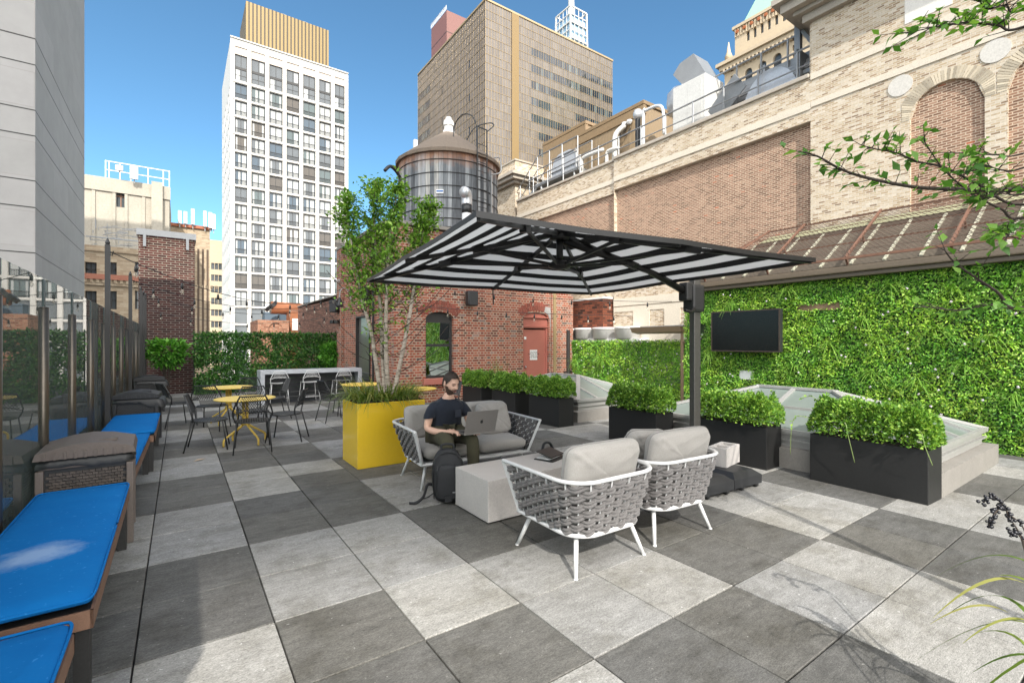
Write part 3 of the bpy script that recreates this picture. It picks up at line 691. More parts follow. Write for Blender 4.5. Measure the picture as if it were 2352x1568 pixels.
MB().quad((a+.05, fv+.04, z0+.05), (b-.05, fv+.04, z0+.05), (b-.05, fv+.028, 1.44), (a+.05, fv+.028, 1.44)).quad((a+.05, fv+.03, 1.49), (b-.05, fv+.03, 1.49), (b-.05, fv+.018, 2.06), (a+.05, fv+.018, 2.06)).build('pane', M['mirrorglass'], frame, world=True)
MB().cbox(a-.10, b+.10, PV-.10, PV+.1, z0-.16, z0-.005, .01).build('sill', M['pinkpaint'], frame, world=True)
dr = MB().box(8.29, 9.12, PV+.10, PV+.14, .03, 1.92).build('door', M['pinkpaint'], ph, world=True)
MB().box(8.24, 8.288, PV+.06, PV+.16, 0, 1.96).box(9.122, 9.18, PV+.06, PV+.16, 0, 1.96).box(8.24, 9.18, PV+.055, PV+.16, 1.962, 2.0).build('frame', M['pinkpaint'], dr, world=True)
MB().box(8.24, 9.18, PV+.07, PV+.12, 2.02, 2.46).box(8.22, 9.2, PV+.02, PV+.12, 1.995, 2.018).box(8.22, 9.2, PV+.0, PV+.12, 2.27, 2.30).build('transom_panel', M['pinkpaint'], dr, world=True)
MB().lathe([(0, 0), (.028, .0), (.032, .02), (.02, .035), (.012, .05)], (0, 0, 0), 12).build('handle', M['galv'], dr, True, loc=(8.36-PU0, .06, .80))
MB().box(8.54, 8.81, PV+.088, PV+.098, 1.02, 1.32).build('notice', M['paper'], dr, world=True)
text('lettering', 'CAUTION\nWATCH YOUR\nHEAD IN\nTHE ROOM', .062, M['ink'], dr, (8.675-PU0, .0865, 1.17), (RD(90), 0, 0))
MB().box(8.32, 8.40, PV+.088, PV+.098, 1.63, 1.71).build('sticker', M['paper'], dr, world=True)
MB().box(9.30, 9.40, PV-.10, PV-.005, 0, 4.3).build('downpipe', surf('tan_downpipe', (.26, .19, .10), .5, .12, 3), ph, world=True)
MB().tube([(9.87, PV-.12, 0), (9.87, PV-.12, 1.92)], .055, 10).box(9.72, 10.02, PV-.13, PV-.06, .62, .65).build('black_pipe', surf('black_iron_pipe', (.02, .018, .016), .7, .4, 8), ph, world=True)
sd = MB().box(PU0+.05, PU0+.09, 13.0, 14.12, .02, 2.25).build('door', M['mirror'], ph, world=True); sd['label'] = 'stainless steel door beside the bar with a louvre at its foot'
mb = MB()
for k in range(7): mb.box(PU0+.02, PU0+.05, 13.1, 14.0, .10+.09*k, .145+.09*k)
mb.build('louvre', M['galv'], sd, world=True)
MB().box(PU0-.03, PU0+.1, 12.93, 12.98, 0, 2.30).box(PU0-.03, PU0+.1, 14.14, 14.19, 0, 2.30).box(PU0-.03, PU0+.1, 12.98, 14.14, 2.255, 2.30).build('frame', M['dkmetal'], sd, world=True)
MB().tube([(PU0-.06, 12.55, 0), (PU0-.06, 12.55, 4.3)], .03, 8).build('cable_conduit', M['black'], ph, world=True)
# things fixed to the penthouse
def speaker(name, label, loc, rz):
    t = thing(name, label, 'speaker', loc, rz, None)
    MB().cbox(-.15, .15, -.10, .10, -.20, .20, .04).build('cabinet', M['black'], t, True)
    MB().cbox(-.13, .13, -.112, -.10, -.18, .18, .005).build('grille', surf('speaker_grille', (.03, .03, .032), .7, .2, 80), t)
    MB().box(-.03, .03, .10, .2, -.05, .05).build('bracket', M['dkmetal'], t)
speaker('wall_speaker', 'black loudspeaker on the brick front between arched window and pink door', (6.38, PV-.2, 2.71), 0)
speaker('wall_speaker', 'dark loudspeaker on the far corner pier above the hedge', (PU0-.22, 15.75, 2.7), RD(-60))
speaker('wall_speaker', 'dark loudspeaker on the side wall above the stainless door', (PU0-.14, 12.95, 2.85), RD(-90))
sc_ = thing('security_camera', 'small white security camera on the far corner pier of the brick house', 'camera', (PU0-.18, 15.6, 3.5), RD(-60))
MB().cbox(-.06, .06, -.10, .10, -.05, .05, .02).build('housing', M['whitep'], sc_); MB().tube([(0, .08, 0), (0, .2, .05)], .02, 8).build('arm', M['whitep'], sc_)
MB().tube([(0, -.11, -.01), (0, -.08, -.01)], .035, 12).build('lens', M['screen'], sc_)
fl = thing('flood_light', 'twin floodlight fixture under the speaker on the far corner pier', 'light fixture', (PU0-.18, 15.75, 2.2), RD(-60))
for s in (-.09, .09): MB().cbox(s-.07, s+.07, -.12, .02, -.06, .06, .02).build('lamp_head', M['dkmetal'], fl)
MB().box(-.03, .03, 0, .12, -.04, .04).build('bracket', M['dkmetal'], fl)
gl = thing('gooseneck_lamp', 'black gooseneck lamp on the side wall near the stainless door', 'lamp', (PU0-.05, 14.55, 2.75))
MB().tube(smoothpath([(0, 0, .0), (-.05, 0, .28), (-.2, 0, .42), (-.32, 0, .32), (-.34, 0, .12)]), .014, 8).build('arm', M['galv'], gl, True)
MB().lathe([(.03, .12), (.05, .05), (.10, -.10), (.10, -.16)], (-.34, 0, 0), 12).build('lamp_shade', M['black'], gl, True)

# old brick wall running on behind the hedge
ob = thing('old_brick_wall', 'worn brown brick party wall running on behind the hedge', 'wall', (4.45, 19, 0))
MB().add([(4.45, 16.0, -2), (4.45, 23.5, -2), (4.45, 23.5, 3.15), (4.45, 16.0, 3.0), (4.8, 16.0, -2), (4.8, 23.5, -2), (4.8, 23.5, 3.15), (4.8, 16.0, 3.0)], [(0,1,2,3), (4,7,6,5), (3,2,6,7), (0,3,7,4), (1,5,6,2)]).build('brickwork', M['oldbrick'], ob, world=True)
MB().box(4.42, 4.84, 16.0, 23.5, 3.16, 3.2).build('coping', M['ledge'], ob, world=True)

# ------------------------------------------------------------------ water tank
TC = (7.5, 14.5); TR = 1.66; TZ0, TZ1 = 4.72, 7.45
wt = thing('water_tank', 'round weathered wooden water tank with conical brown roof on the brick penthouse', 'water tank', (TC[0], TC[1], TZ0))
mb = MB(); H_ = TZ1-TZ0; prof = [(TR*.985, 0), (TR, .02), (TR, H_), (TR-.08, H_)]
mb.lathe(prof, (0, 0, 0), 152); mb.build('staves', M['tank'], wt)
mb = MB()
for k, z in enumerate((.12, .35, .62, .92, 1.25, 1.62, 2.02, 2.42)):
    mb.tube([( (TR+.012)*math.cos(t*2*math.pi/72), (TR+.012)*math.sin(t*2*math.pi/72), z) for t in range(73)], .012, 6, False)
mb.build('hoop', M['dkmetal'], wt)
n = 12
mb = MB(); mb.lathe([(TR+.10, H_-.08), (TR+.11, H_+.02), (TR*.60, H_+.62), (.26, H_+1.14), (.26, H_+1.15)], (0, 0, 0), 24); mb.build('roof', M['tankroof'], wt)
mb = MB(); mb.lathe([(.22, H_+1.10), (.20, H_+1.25), (.15, H_+1.27), (.15, H_+1.42), (.19, H_+1.44), (.17, H_+1.58), (.10, H_+1.66), (.10, H_+1.72), (.02, H_+1.74)], (0, 0, 0), 8); mb.build('finial', M['white'], wt)
mb = MB()
for k in range(9): mb.box(-1.6+.35*k+.0, -1.6+.35*k+.12, -1.6, 1.6, -.2, -.01)
mb.box(-1.5, 1.5, -1.2, -1.0, -.32, -.21).box(-1.5, 1.5, 1.0, 1.2, -.32, -.21); mb.build('dunnage', M['dkmetal'], wt)
ca = math.atan2(-(TC[1]), -(TC[0]))   # towards the camera
def tp(deg, r, z): a = ca+RD(deg); return (r*math.cos(a), r*math.sin(a), z)
mb = MB()
for dg in (30, 43): mb.bar(tp(dg, TR+.12, .1), tp(dg, TR+.10, H_+.35), .03); mb.bar(tp(dg, TR+.10, H_+.35), tp(dg, TR+.10, H_+.8), .03)
for k in range(11): mb.bar(tp(30, TR+.11, .2+.28*k), tp(43, TR+.11, .2+.28*k), .016)
mb.bar(tp(30, TR+.1, H_+.8), tp(43, TR+.1, H_+.8), .03)
mb.tube(smoothpath([tp(30, TR+.1, H_+.75), tp(27, TR-.05, H_+1.15), tp(20, TR-.45, H_+1.3), tp(12, TR-.8, H_+1.05), tp(12, TR-.85, H_+.65)]), .018, 6)
mb.tube(smoothpath([tp(43, TR+.1, H_+.75), tp(50, TR+.2, H_+1.0), tp(55, TR-.05, H_+1.2), tp(48, TR-.5, H_+1.1), tp(44, TR-.8, H_+.75)]), .018, 6)
mb.build('ladder', M['black'], wt)
MB().tube(smoothpath([tp(56, TR+.1, H_+.05), tp(63, TR+.2, H_+.1), tp(62, TR+.25, H_-.35), tp(54, TR+.05, H_-.5)]), .02, 6).tube([tp(53, TR+.05, H_-.55), tp(53, TR+.05, 0)], .022, 6).build('pipe', M['galv'], wt)
MB().obox(T(*tp(-9, TR+.02, 1.42)) @ Matrix.Rotation(ca+RD(-9)+math.pi/2, 4, 'Z'), .11, .008, .06).build('sign', M['paper'], wt)
MB().obox(T(*tp(-9, TR+.031, 1.425)) @ Matrix.Rotation(ca+RD(-9)+math.pi/2, 4, 'Z'), .10, .004, .022).build('sign_stripe', surf('blue_print', (.02, .12, .4), .6), wt)
vp = thing('vent_pipe', 'white flue pipe with black band and metal cowl in front of the water tank', 'vent pipe', ad(1072, 520, 12.9)[:2]+(PZ,) if False else (tuple(ad(1072, 520, 13.3))[0], tuple(ad(1072, 520, 13.3))[1], PZ))
MB().lathe([(.135, -.05), (.135, .72)], n=16).build('pipe', M['whitep'], vp, True); MB().lathe([(.14, .72), (.14, .95)], n=16).build('band', M['black'], vp, True)
MB().tube(smoothpath([(0, 0, .95), (0, 0, 1.15), (-.06, -.06, 1.27), (-.16, -.12, 1.26)]), .15, 12).build('cowl', M['shiny'], vp, True)
gp = thing('vent_hook_pipe', 'dark hooked vent pipe rising beside the tank behind the birch', 'vent pipe', (5.6, 14.0, PZ))
MB().tube(smoothpath([(0, 0, -.05), (0, 0, 1.9), (-.1, -.05, 2.25), (-.4, -.2, 2.4), (-.62, -.3, 2.2)]), .05, 8).build('pipe', M['dkmetal'], gp, True)

# ------------------------------------------------------------------ machinery on the roof of the buff brick building
RU = WU+.14
rl = thing('roof_railing', 'thin galvanised pipe railing along the parapet of the buff building', 'railing', (RU, 9, ZR))
mb = MB(); mb.tube([(RU, 4.62, ZR+.75), (RU, 14.6, ZR+.65)], .022, 6).tube([(RU, 4.62, ZR+.38), (RU, 14.6, ZR+.33)], .016, 6); mb.build('rail', M['galv'], rl, world=True)
k = 0
while 4.9+.85*k < 14.6:
    MB().tube([(RU, 4.9+.85*k, ZR+.05), (RU, 4.9+.85*k, ZR+.73)], .024, 6).build('post', M['galv'], rl, world=True); k += 1
rl2 = thing('roof_railing', 'taller second railing above the cable trays near the tall brick corner', 'railing', (RU+.7, 6, ZR))
mb = MB(); mb.tube([(RU+.7, 4.62, ZR+1.55), (RU+.7, 8.0, ZR+1.5)], .022, 6).tube([(RU+.7, 4.62, ZR+1.15), (RU+.7, 8.0, ZR+1.1)], .018, 6)
for q in range(6): mb.tube([(RU+.7, 4.8+.62*q, ZR-.3), (RU+.7, 4.8+.62*q, ZR+1.53)], .026, 6)
mb.build('rail', M['galv'], rl2, world=True)
ct = thing('cable_tray', 'grey steel cable trays and pipes stacked behind the railing', 'cable tray', (RU+.5, 6, ZR))
mb = MB()
for q, (du, z, w) in enumerate(((.35, .25, .10), (.45, .45, .09), (.55, .62, .12), (.65, .80, .06), (.75, .92, .16), (.4, .1, .12))): mb.box(RU+du, RU+du+.12, 4.62, 8.5-.15*q, ZR+z, ZR+z+w)
for q in range(5): mb.box(RU+.3, RU+.9, 5.0+.75*q, 5.05+.75*q, ZR-.3, ZR+.98)
mb.build('tray', M['galv'], ct, world=True)
cyl = thing('curved_duct', 'big curved galvanised duct lying behind the parapet railing', 'duct', (RU+.3, 5.7, ZR))
P = [(-.55+1.1*t/12, .0) for t in range(13)]
mb = MB(); arc = [(5.55+.62*math.cos(math.pi*t/14)*1.0, ZR-.05+.78*math.sin(math.pi*t/14)) for t in range(15)]
mb.prism(arc, lambda a, b, d: (d, a, b), RU+.12, RU+.55); mb.build('drum', M['shiny'], cyl, world=True)
MB().bar((RU+.05, 6.2, ZR+.75), (RU+.2, 7.0, ZR+.2), .5, .03, (1, 0, 0)).build('plate', M['galv'], cyl, world=True)
stl = thing('steel_bracket', 'grey steel post with diagonal brace at the tall brick corner', 'steel post', (RU+.4, 4.9, ZR))
MB().box(RU+.3, RU+.42, 4.98, 5.1, ZR-.3, ZR+1.75).bar((RU+.36, 5.0, ZR+1.45), (RU+.36, 4.62, ZR+.75), .07).bar((RU+.36, 5.1, ZR+1.7), (RU+.2, 4.5, ZR+1.95), .09).build('post', M['galv'], stl, world=True)
ah = thing('air_handler', 'pale grey rooftop air handler with angled silver hood', 'air handler', (RU+.4, 8.3, ZR))
a0 = au(1545, 300, 11.15); a1 = au(1620, 285, 11.15)
vb1, vb0 = a0[1], a1[1]; zt = a1[2]
MB().cbox(11.15, 12.0, vb0, vb1, ZR-.3, 8.52, .02).build('cabinet', M['hvac'], ah, world=True)
MB().prism([(vb0+.05, 8.525), (vb1-.25, 8.525), (vb1+.1, 9.0), (vb1-.12, 9.22), (vb0+.45, 9.28)], lambda a, b, d: (d, a, b), 11.3, 11.95).build('hood', M['galv'], ah, world=True)
MB().box(11.143, 11.149, vb0+.1, vb0+.52, 7.3, 8.42).build('door', M['hvac'], ah, world=True)
MB().lathe([(.32, 0), (.36, .3), (.34, .55), (.2, .7), (.02, .74)], (11.9, vb1+.32, 8.2), 18).build('fan_dome', M['shiny'], ah, True, world=True)
def bulkhead(label, u, x0, y0, x1, y1, dep, name='metal_bulkhead'):
    p, q = au(x0, y0, u), au(x1, y1, u); t = thing(name, label, 'plant room', (u, (p[1]+q[1])/2, ZR-.5))
    zt = max(p[2], q[2]); MB().box(u, u+dep, q[1], p[1], ZR-1, zt).build('wall', M['tanmetal'], t, world=True)
    MB().cbox(u-.05, u+dep+.05, q[1]-.05, p[1]+.05, zt+.003, zt+.12, .01).cbox(u-.035, u+.1, q[1]-.035, p[1]+.035, zt-.28, zt-.003, .01).build('fascia', surf('tan_fascia', '#8a7355', .5, .06, 1), t, world=True)
    return t
bulkhead('tan ribbed metal plant room nearer to the camera on the buff roof', 11.8, 1325, 326, 1478, 240, 3.5)
bulkhead('smaller tan ribbed plant room farther along behind the silver hooded duct', 12.4, 1249, 340, 1345, 285, 3)
hd = thing('hooded_duct', 'large silver duct with a rounded hood on the steel platform', 'duct', (11.6, 13, ZR))
p0, p1 = au(1267, 400, 11.7), au(1326, 330, 11.7)
va, vb_ = p1[1], p0[1]; zt = p1[2]-.05; rr = .55
pts = [(va, ZR-.4), (va, zt-rr)]+[(va+rr-rr*math.cos(t*math.pi/16), zt-rr+rr*math.sin(t*math.pi/16)) for t in range(1, 8)]+[(vb_-rr+rr*math.sin(t*math.pi/16), zt-rr+rr*math.cos(t*math.pi/16)) for t in range(0, 9)]+[(vb_, ZR-.4)]
MB().prism(pts, lambda a, b, d: (d, a, b), 11.7, 12.3).build('casing', M['shiny'], hd, world=True)
MB().box(11.8, 12.2, va-.012, va+.004, ZR+.2, ZR+1.5).build('opening', M['ink'], hd, world=True)
pl = thing('steel_platform', 'galvanised steel catwalk with stairs at the far end of the buff roof', 'platform', (11.2, 13, ZR))
mb = MB()
mb.box(11.0, 11.7, 11.9, 14.1, ZR+.32, ZR+.42)
mb.bar((11.0, 14.1, ZR+.36), (11.0, 15.4, ZR-.6), .05, .16); mb.bar((11.7, 14.1, ZR+.36), (11.7, 15.4, ZR-.6), .05, .16)
for q in range(6): mb.box(11.0, 11.7, 14.25+.2*q, 14.42+.2*q, ZR+.22-.15*q, ZR+.25-.15*q)
mb.build('deck', M['galv'], pl, world=True)
mb = MB()
for u in (11.02, 11.68):
    for h in (.55, 1.05): mb.tube([(u, 11.9, ZR+.4+h), (u, 14.1, ZR+.4+h), (u, 15.4, ZR-.55+h)], .02, 6)
    for v in (11.9, 12.7, 13.4, 14.1): mb.tube([(u, v, ZR+.4), (u, v, ZR+1.45)], .022, 6)
    for v in (14.6, 15.2): mb.tube([(u, v, ZR+.4-(v-14.1)*.73), (u, v, ZR+1.45-(v-14.1)*.73)], .022, 6)
for v in (12.1, 13.9): mb.tube([(11.05, v, ZR-.5), (11.05, v, ZR+.32)], .04, 6)
mb.build('handrail', M['galv'], pl, world=True)
def duct(name, label, pts, r, mat='whitep', n=10):
    t = thing(name, label, 'vent pipe', (pts[0][0], pts[0][1], ZR)); MB().tube(smoothpath(pts, 6), r, n).build('pipe', M[mat], t, True, world=True); return t
q = au(1412, 345, 11.5); duct('tall_vent_pipe', 'tall white gooseneck duct against the tan plant room', [(11.5, q[1], ZR-.2), (11.5, q[1], q[2]+.25), (11.55, q[1]-.05, q[2]+.55), (11.7, q[1]-.25, q[2]+.75)], .085, 'hvac')
q = au(1465, 330, 11.4); t = duct('black_flue', 'black flue with silver cap beside the gooseneck duct', [(11.4, q[1], ZR-.2), (11.4, q[1], ZR+.9), (11.4, q[1], ZR+1.25)], .075, 'black')
MB().lathe([(.08, 0), (.13, .05), (.15, .15), (.11, .26), (.03, .3)], (11.4, q[1], ZR+1.25), 12).build('cap', M['shiny'], t, True, world=True)
q = au(1360, 385, 11.25); duct('bent_vent_pipe', 'white bent pipe over the railing below the gooseneck duct', [(11.25, q[1]+.5, ZR-.3), (11.25, q[1]+.5, ZR+.55), (11.25, q[1]+.35, ZR+.75), (11.25, q[1]-.5, ZR+.72)], .065, 'hvac')
q = au(1394, 370, 11.3); duct('small_vent_pipe', 'short white bent pipe just left of the tall gooseneck duct', [(11.3, q[1], ZR-.3), (11.3, q[1], ZR+.5), (11.3, q[1]-.12, ZR+.62), (11.3, q[1]-.5, ZR+.58)], .06, 'hvac')
q = au(1462, 315, 11.3); duct('downspout', 'white square downspout at the corner of the tan plant room', [(11.3, 9.35, ZR-.2), (11.3, 9.35, ZR+1.25), (11.3, 9.25, ZR+1.33), (11.3, 8.7, ZR+1.2), (11.3, 8.62, ZR+.4)], .045)
le = thing('wall_floodlight', 'pair of white floodlights on the tan plant room', 'light fixture', au(1440, 288, 11.72))
for s in (-.1, .1): MB().lathe([(.05, 0), (.09, .06), (.09, .12)], (0, s, 0), 10).build('lamp_head', M['whitep'], le)
MB().tube(smoothpath([(0, .1, 0), (.0, .3, -.2), (0, .05, -.3), (.05, -.1, -.1)]), .02, 6).build('cable', M['black'], le)
# corner block with cornice at the far end of the roof
cb = thing('brick_stair_tower', 'pale brick block with heavy stone cornice beside the water tank', 'building', (11.0, 17, 0))
B0, BV = 10.95, 15.45; bz = au(1180, 364, B0); bz = 1.53+(787-364)/FV*(BV/(-(1180-1176)/FV*SY+CY))
MB().box(B0, B0+6, BV, BV+6, 0, bz-1.0).box(B0+.0, B0+6, BV, BV+6, bz-.62, bz-.06).build('wall', M['buff'], cb, world=True)
MB().box(B0-.15, B0+6.1, BV-.15, BV+6, bz-.995, bz-.88).box(B0-.3, B0+6.1, BV-.3, BV+6, bz-.878, bz-.74).box(B0-.4, B0+6.1, BV-.4, BV+6, bz-.738, bz-.625).box(B0-.04, B0+6, BV-.04, BV+6, bz-.058, bz).build('cornice', M['cornice'], cb, world=True)
MB().box(B0+.9, B0+2.4, BV-.02, BV+.05, ZR-1.2, ZR+.75).build('doorway', M['ink'], cb, world=True)
MB().box(B0+.75, B0+2.8, BV-.05, BV+.06, ZR+.76, bz-1.01).build('lintel', M['stone'], cb, world=True)

# ------------------------------------------------------------------ buildings of the city beyond
def winmesh(w, h, kind, dep=.0):
    """one window facing -Y, origin at its lower left: slots frame, glass, curtain, rail"""
    m = MB(); f = .10
    m.m = 1; m.quad((0, 0, 0), (w, 0, 0), (w, 0, h), (0, 0, h))
    m.m = 0
    for x in ((0, f), (w-f, w), (w*.48, w*.48+f*.8)): m.box(x[0], x[1], -.06, -.002, 0, h)
    m.box(f, w-f, -.05, -.002, 0, f).box(f, w-f, -.05, -.002, h-f, h)
    m.m = 2; cs = {0: [(.30, .46), (.6, .9)], 1: [(.1, .22), (.78, .9)], 2: [], 3: [(.62, .9)], 4: [(.14, .46), (.55, .92)], 5: []}[kind]
    for a, b in cs: m.box(w*a, w*b, -.02, -.001, f*1.2, h*.93)
    m.m = 3
    for k in range(13): m.box(w*k/13+.05, w*k/13+.10, -.12, -.09, .05, h*.34)
    m.box(0, w, -.125, -.085, h*.34, h*.34+.07)
    return m
winmats = [M['dkmetal'], M['glassdark'], M['curtain'], M['dkmetal']]
wglass = [surf('blue_window_glass', (.035, .06, .085), .06, .3, .4, spec=.7, fine=0), surf('brown_window_glass', (.07, .058, .045), .08, .4, .5, spec=.6, fine=0), M['glassdark'], surf('green_window_glass', (.06, .085, .085), .07, .3, .4, spec=.7, fine=0)]
wtw = thing('white_tower', 'tall white apartment tower with a grid of windows and a gold box on top', 'tower', (20, 115.8, -44))
U_0, U_1, WV, ZT = 8.83, 33.0, 115.8, 65.7
bay_w = (U_1-U_0)/7; rows = [56.6-3.66*k for k in range(0, 24)]
cols = []
for c in range(7):
    a = U_0+bay_w*c+.40+(.35 if c == 0 else 0); b = U_0+bay_w*(c+1)-.40-(.3 if c == 6 else 0)
    hs = [(rows[k]-3.66+.36, rows[k]-.16, 0) for k in range(20)]+[(57.1, 64.2, 0)]
    cols.append((a, b, hs))
mb = MB(); facade(mb, lambda s, d, z: (s, WV+d, z), U_0, U_1, -44, ZT, cols, .55)
lc = []
for c in range(6):
    v0 = WV+1.0+4.0*c; lc.append((v0, v0+1.5, [(rows[k]-3.3, rows[k]-.6, 0) for k in range(20)]))
facade(mb, lambda s, d, z: (U_0+d, s, z), WV, WV+25, -44, ZT, lc, .5)
mb.quad((U_1, WV, -44), (U_1, WV+25, -44), (U_1, WV+25, ZT), (U_1, WV, ZT)); mb.quad((U_0, WV+1, ZT-.5), (U_1, WV+1, ZT-.5), (U_1, WV+25, ZT-.5), (U_0, WV+25, ZT-.5)); mb.quad((U_0, WV+25, -44), (U_1, WV+25, -44), (U_1, WV+25, ZT), (U_0, WV+25, ZT))
mb.build('facade', M['whitewall'], wtw, world=True)
mb = MB()
for z in rows[:20]: mb.box(U_0-.06, U_1+.06, WV-.12, WV-.003, z-.05, z+.25)
for c in range(8): x = U_0+bay_w*c; mb.box(max(U_0-.05, x-.33), min(U_1+.05, x+.33), WV-.22, WV-.125, -20, ZT-.3)
mb.box(U_0-.1, U_1+.1, WV-.25, WV+.2, ZT+.002, ZT+.25); mb.build('bands', M['whitewall'], wtw, world=True)
MB().box(U_0+.6, U_1-.6, WV+.56, WV+.6, -30, ZT-1).build('dark_inside', M['ink'], wtw, world=True) if False else None
a, b, hs = cols[2]; ww, hh = b-a, 3.66-.52
wms = [[winmesh(ww, hh, k).build('window', [M['dkmetal'], g_, M['curtain'], M['dkmetal']], wtw).data for g_ in wglass] for k in range(6)]
for o in list(kids(wtw)):
    if o.name.startswith('window'): bpy.data.objects.remove(o)
rest = MB(); o0 = wloc(wtw)
for c, (a, b, hs) in enumerate(cols):
    for k, (za, zb, _) in enumerate(hs[:20]):
        if k < 13:
            kind = rng.choice([0, 0, 1, 2, 3, 4, 4, 1]) if c < 4 else rng.choice([2, 5, 3, 1, 0, 4])
            o = link('window', wms[kind][rng.randrange(4)], wtw, (a-o0.x, WV+.42-o0.y, za-o0.z)); o.scale = ((b-a)/ww, 1, (zb-za)/hh)
        else: rest.quad((a, WV+.42, za), (b, WV+.42, za), (b, WV+.42, zb), (a, WV+.42, zb))
for s0, s1, hs in lc:
    for za, zb, _ in hs: rest.quad((U_0+.4, s0, za), (U_0+.4, s1, za), (U_0+.4, s1, zb), (U_0+.4, s0, zb))
r_ = rest.build('lower_windows', M['glassdark'], wtw, world=True); r_['kind'] = 'stuff'
tall = None
for c, (a, b, hs) in enumerate(cols):
    m = MB(); w = b-a; h = 7.1; m.m = 1; m.quad((0, 0, 0), (w, 0, 0), (w, 0, h-1.6), (0, 0, h-1.6)); m.m = 0
    for x in ((0, .12), (w-.12, w), (w*.5, w*.5+.09)): m.box(x[0], x[1], -.06, -.002, 0, h-1.6)
    m.box(.12, w-.12, -.1, -.002, 2.5, 3.0).box(.12, w-.12, -.05, -.002, 1.2, 1.28); m.m = 2; m.box(w*.62, w*.9, -.03, -.001, 3.1, 5.2) if c % 2 else m.box(w*.1, w*.4, -.03, -.001, .3, 2.4)
    m.m = 4; m.box(0, w, -.3, .0, h-1.59, h)
    m.build('tall_window', winmats+[surf('beige_soffit', (.55, .47, .40), .7, .05, 2)], wtw, loc=(a-o0.x, WV+.50-o0.y, 57.1-o0.z))
gA, gB = av(565, 60, WV+4), av(755, 120, WV+4)
n_ = N('gold_ribbed_metal'); co, _ = facecoord(n_); sp_ = n_.new('ShaderNodeSeparateXYZ'); n_.l.new(co, sp_.inputs[0])
m1 = n_.new('ShaderNodeMath', operation='MODULO'); n_.l.new(sp_.outputs[0], m1.inputs[0]); m1.inputs[1].default_value = .78
n_.setp(color=n_.ramp(m1.outputs[0], [(0, (.05, .035, .02)), (.30, (.03, .022, .014)), (.33, '#806c43'), (1, '#7f6c44')]), rough=.5, metal=.2)
MB().box(gA[0], gB[0], WV+4, WV+17, ZT-.4, 77.0).build('penthouse_box', n_.m, wtw, world=True)
for x in (652, 700): 
    p = av(x, 80, WV+8); MB().lathe([(.5, 0), (.5, 1.6), (.8, 1.7), (.8, 2.1)], (p[0], p[1], 77.0), 10).build('vent', M['galv'], wtw, True, world=True)

# brown glass tower
bt = thing('brown_glass_tower', 'broad brown glass office tower with gold mullions behind the tank', 'tower', (75, 110, -44))
BU, BV_, BUE, BVE, BZ = 58.0, 93.7, 99.9, 131.7, 80.6
gm = N('bronze_spandrel'); g_ = gm.new('ShaderNodeNewGeometry'); gm.setp(color=gm.ramp(g_.outputs['Random Per Island'], [(0, (.10, .085, .074)), (1, (.138, .119, .104))]), rough=.25, spec=.5)
gg = N('bronze_glass'); g_ = gg.new('ShaderNodeNewGeometry'); gg.setp(color=gg.ramp(g_.outputs['Random Per Island'], [(0, (.012, .018, .028)), (.8, (.03, .04, .055)), (1, (.10, .12, .12))]), rough=.05, spec=.5)
mb = MB(); nx, ny = 54, 49; dz = 2.035; nz = 58
def jit(): return rng.uniform(-.012, .012)
for i in range(nx):
    a, b = BU+(BUE-BU)*i/nx, BU+(BUE-BU)*(i+1)/nx
    for k in range(nz):
        z1 = BZ-dz*k; z0 = z1-dz
        mb.m = 1 if k >= 3 and k % 2 == 1 and (i >= 17 if k < 12 else i >= 20) and not (k in (9, 17) and 24 < i < 36) else 0
        mb.quad((a, BV_+jit(), z0), (b, BV_+jit(), z0), (b, BV_+jit(), z1), (a, BV_+jit(), z1))
for j in range(ny):
    a, b = BV_+(BVE-BV_)*j/ny, BV_+(BVE-BV_)*(j+1)/ny
    for k in range(nz):
        z1 = BZ-dz*k; z0 = z1-dz
        mb.m = 1 if (k >= 3 and k % 2 == 1 and (j >= 38 or (j in (9, 28) and k % 4 == 1))) else 0
        mb.quad((BU+jit(), a, z0), (BU+jit(), b, z0), (BU+jit(), b, z1), (BU+jit(), a, z1))
mb.build('curtain_wall', [gm.m, gg.m], bt, world=True)
gold = surf('gold_anodised', '#a08b69', .4, .05, .3, metal=.3, fine=0)
mb = MB()
for i in range(nx+1): x = BU+(BUE-BU)*i/nx; mb.box(x-.03, x+.03, BV_-.07, BV_-.02, -44, BZ)
for j in range(ny+1): y = BV_+(BVE-BV_)*j/ny; mb.box(BU-.07, BU-.02, y-.03, y+.03, -44, BZ)
for k in range(nz+1):
    z = BZ-dz*k; mb.box(BU-.10, BUE, BV_-.07, BV_-.018, z-.03, z+.03).box(BU-.07, BU-.018, BV_-.07, BVE, z-.03, z+.03)
mb.build('mullions', gold, bt, world=True)
MB().box(65.3, 67.4, BV_-.22, BV_-.165, -44, BZ).build('gold_strip', surf('gold_strip', '#7a643f', .45, .05, .3, metal=.2, fine=0), bt, world=True)
MB().box(BU-.2, BUE+.2, BV_-.2, BVE, BZ+.06, BZ+.5).box(BUE-.01, BUE, BV_+.1, BVE, -44, BZ).box(BU+.1, BUE, BVE-.1, BVE, -44, BZ).build('parapet', gold, bt, world=True)
pk = MB().box(62, 80, 121, 131, BZ+.5, 95.6).build('plant_room', surf('pink_cladding', '#74504a', .6, .06, .3, fine=0), bt, world=True)
mb = MB()
for z in (84, 89.5): mb.box(61.97, 80, 120.97, 131, z, z+.15)
mb.build('seam', M['dkmetal'], pk, world=True)
mb = MB()
for v in range(0, 21): mb.bar((61.9, 121+v*.5, 95.6), (61.9, 121+v*.5, 96.9), .08)
mb.bar((61.9, 121, 96.9), (61.9, 131, 96.9), .1); mb.build('railing', M['white'], pk, world=True)
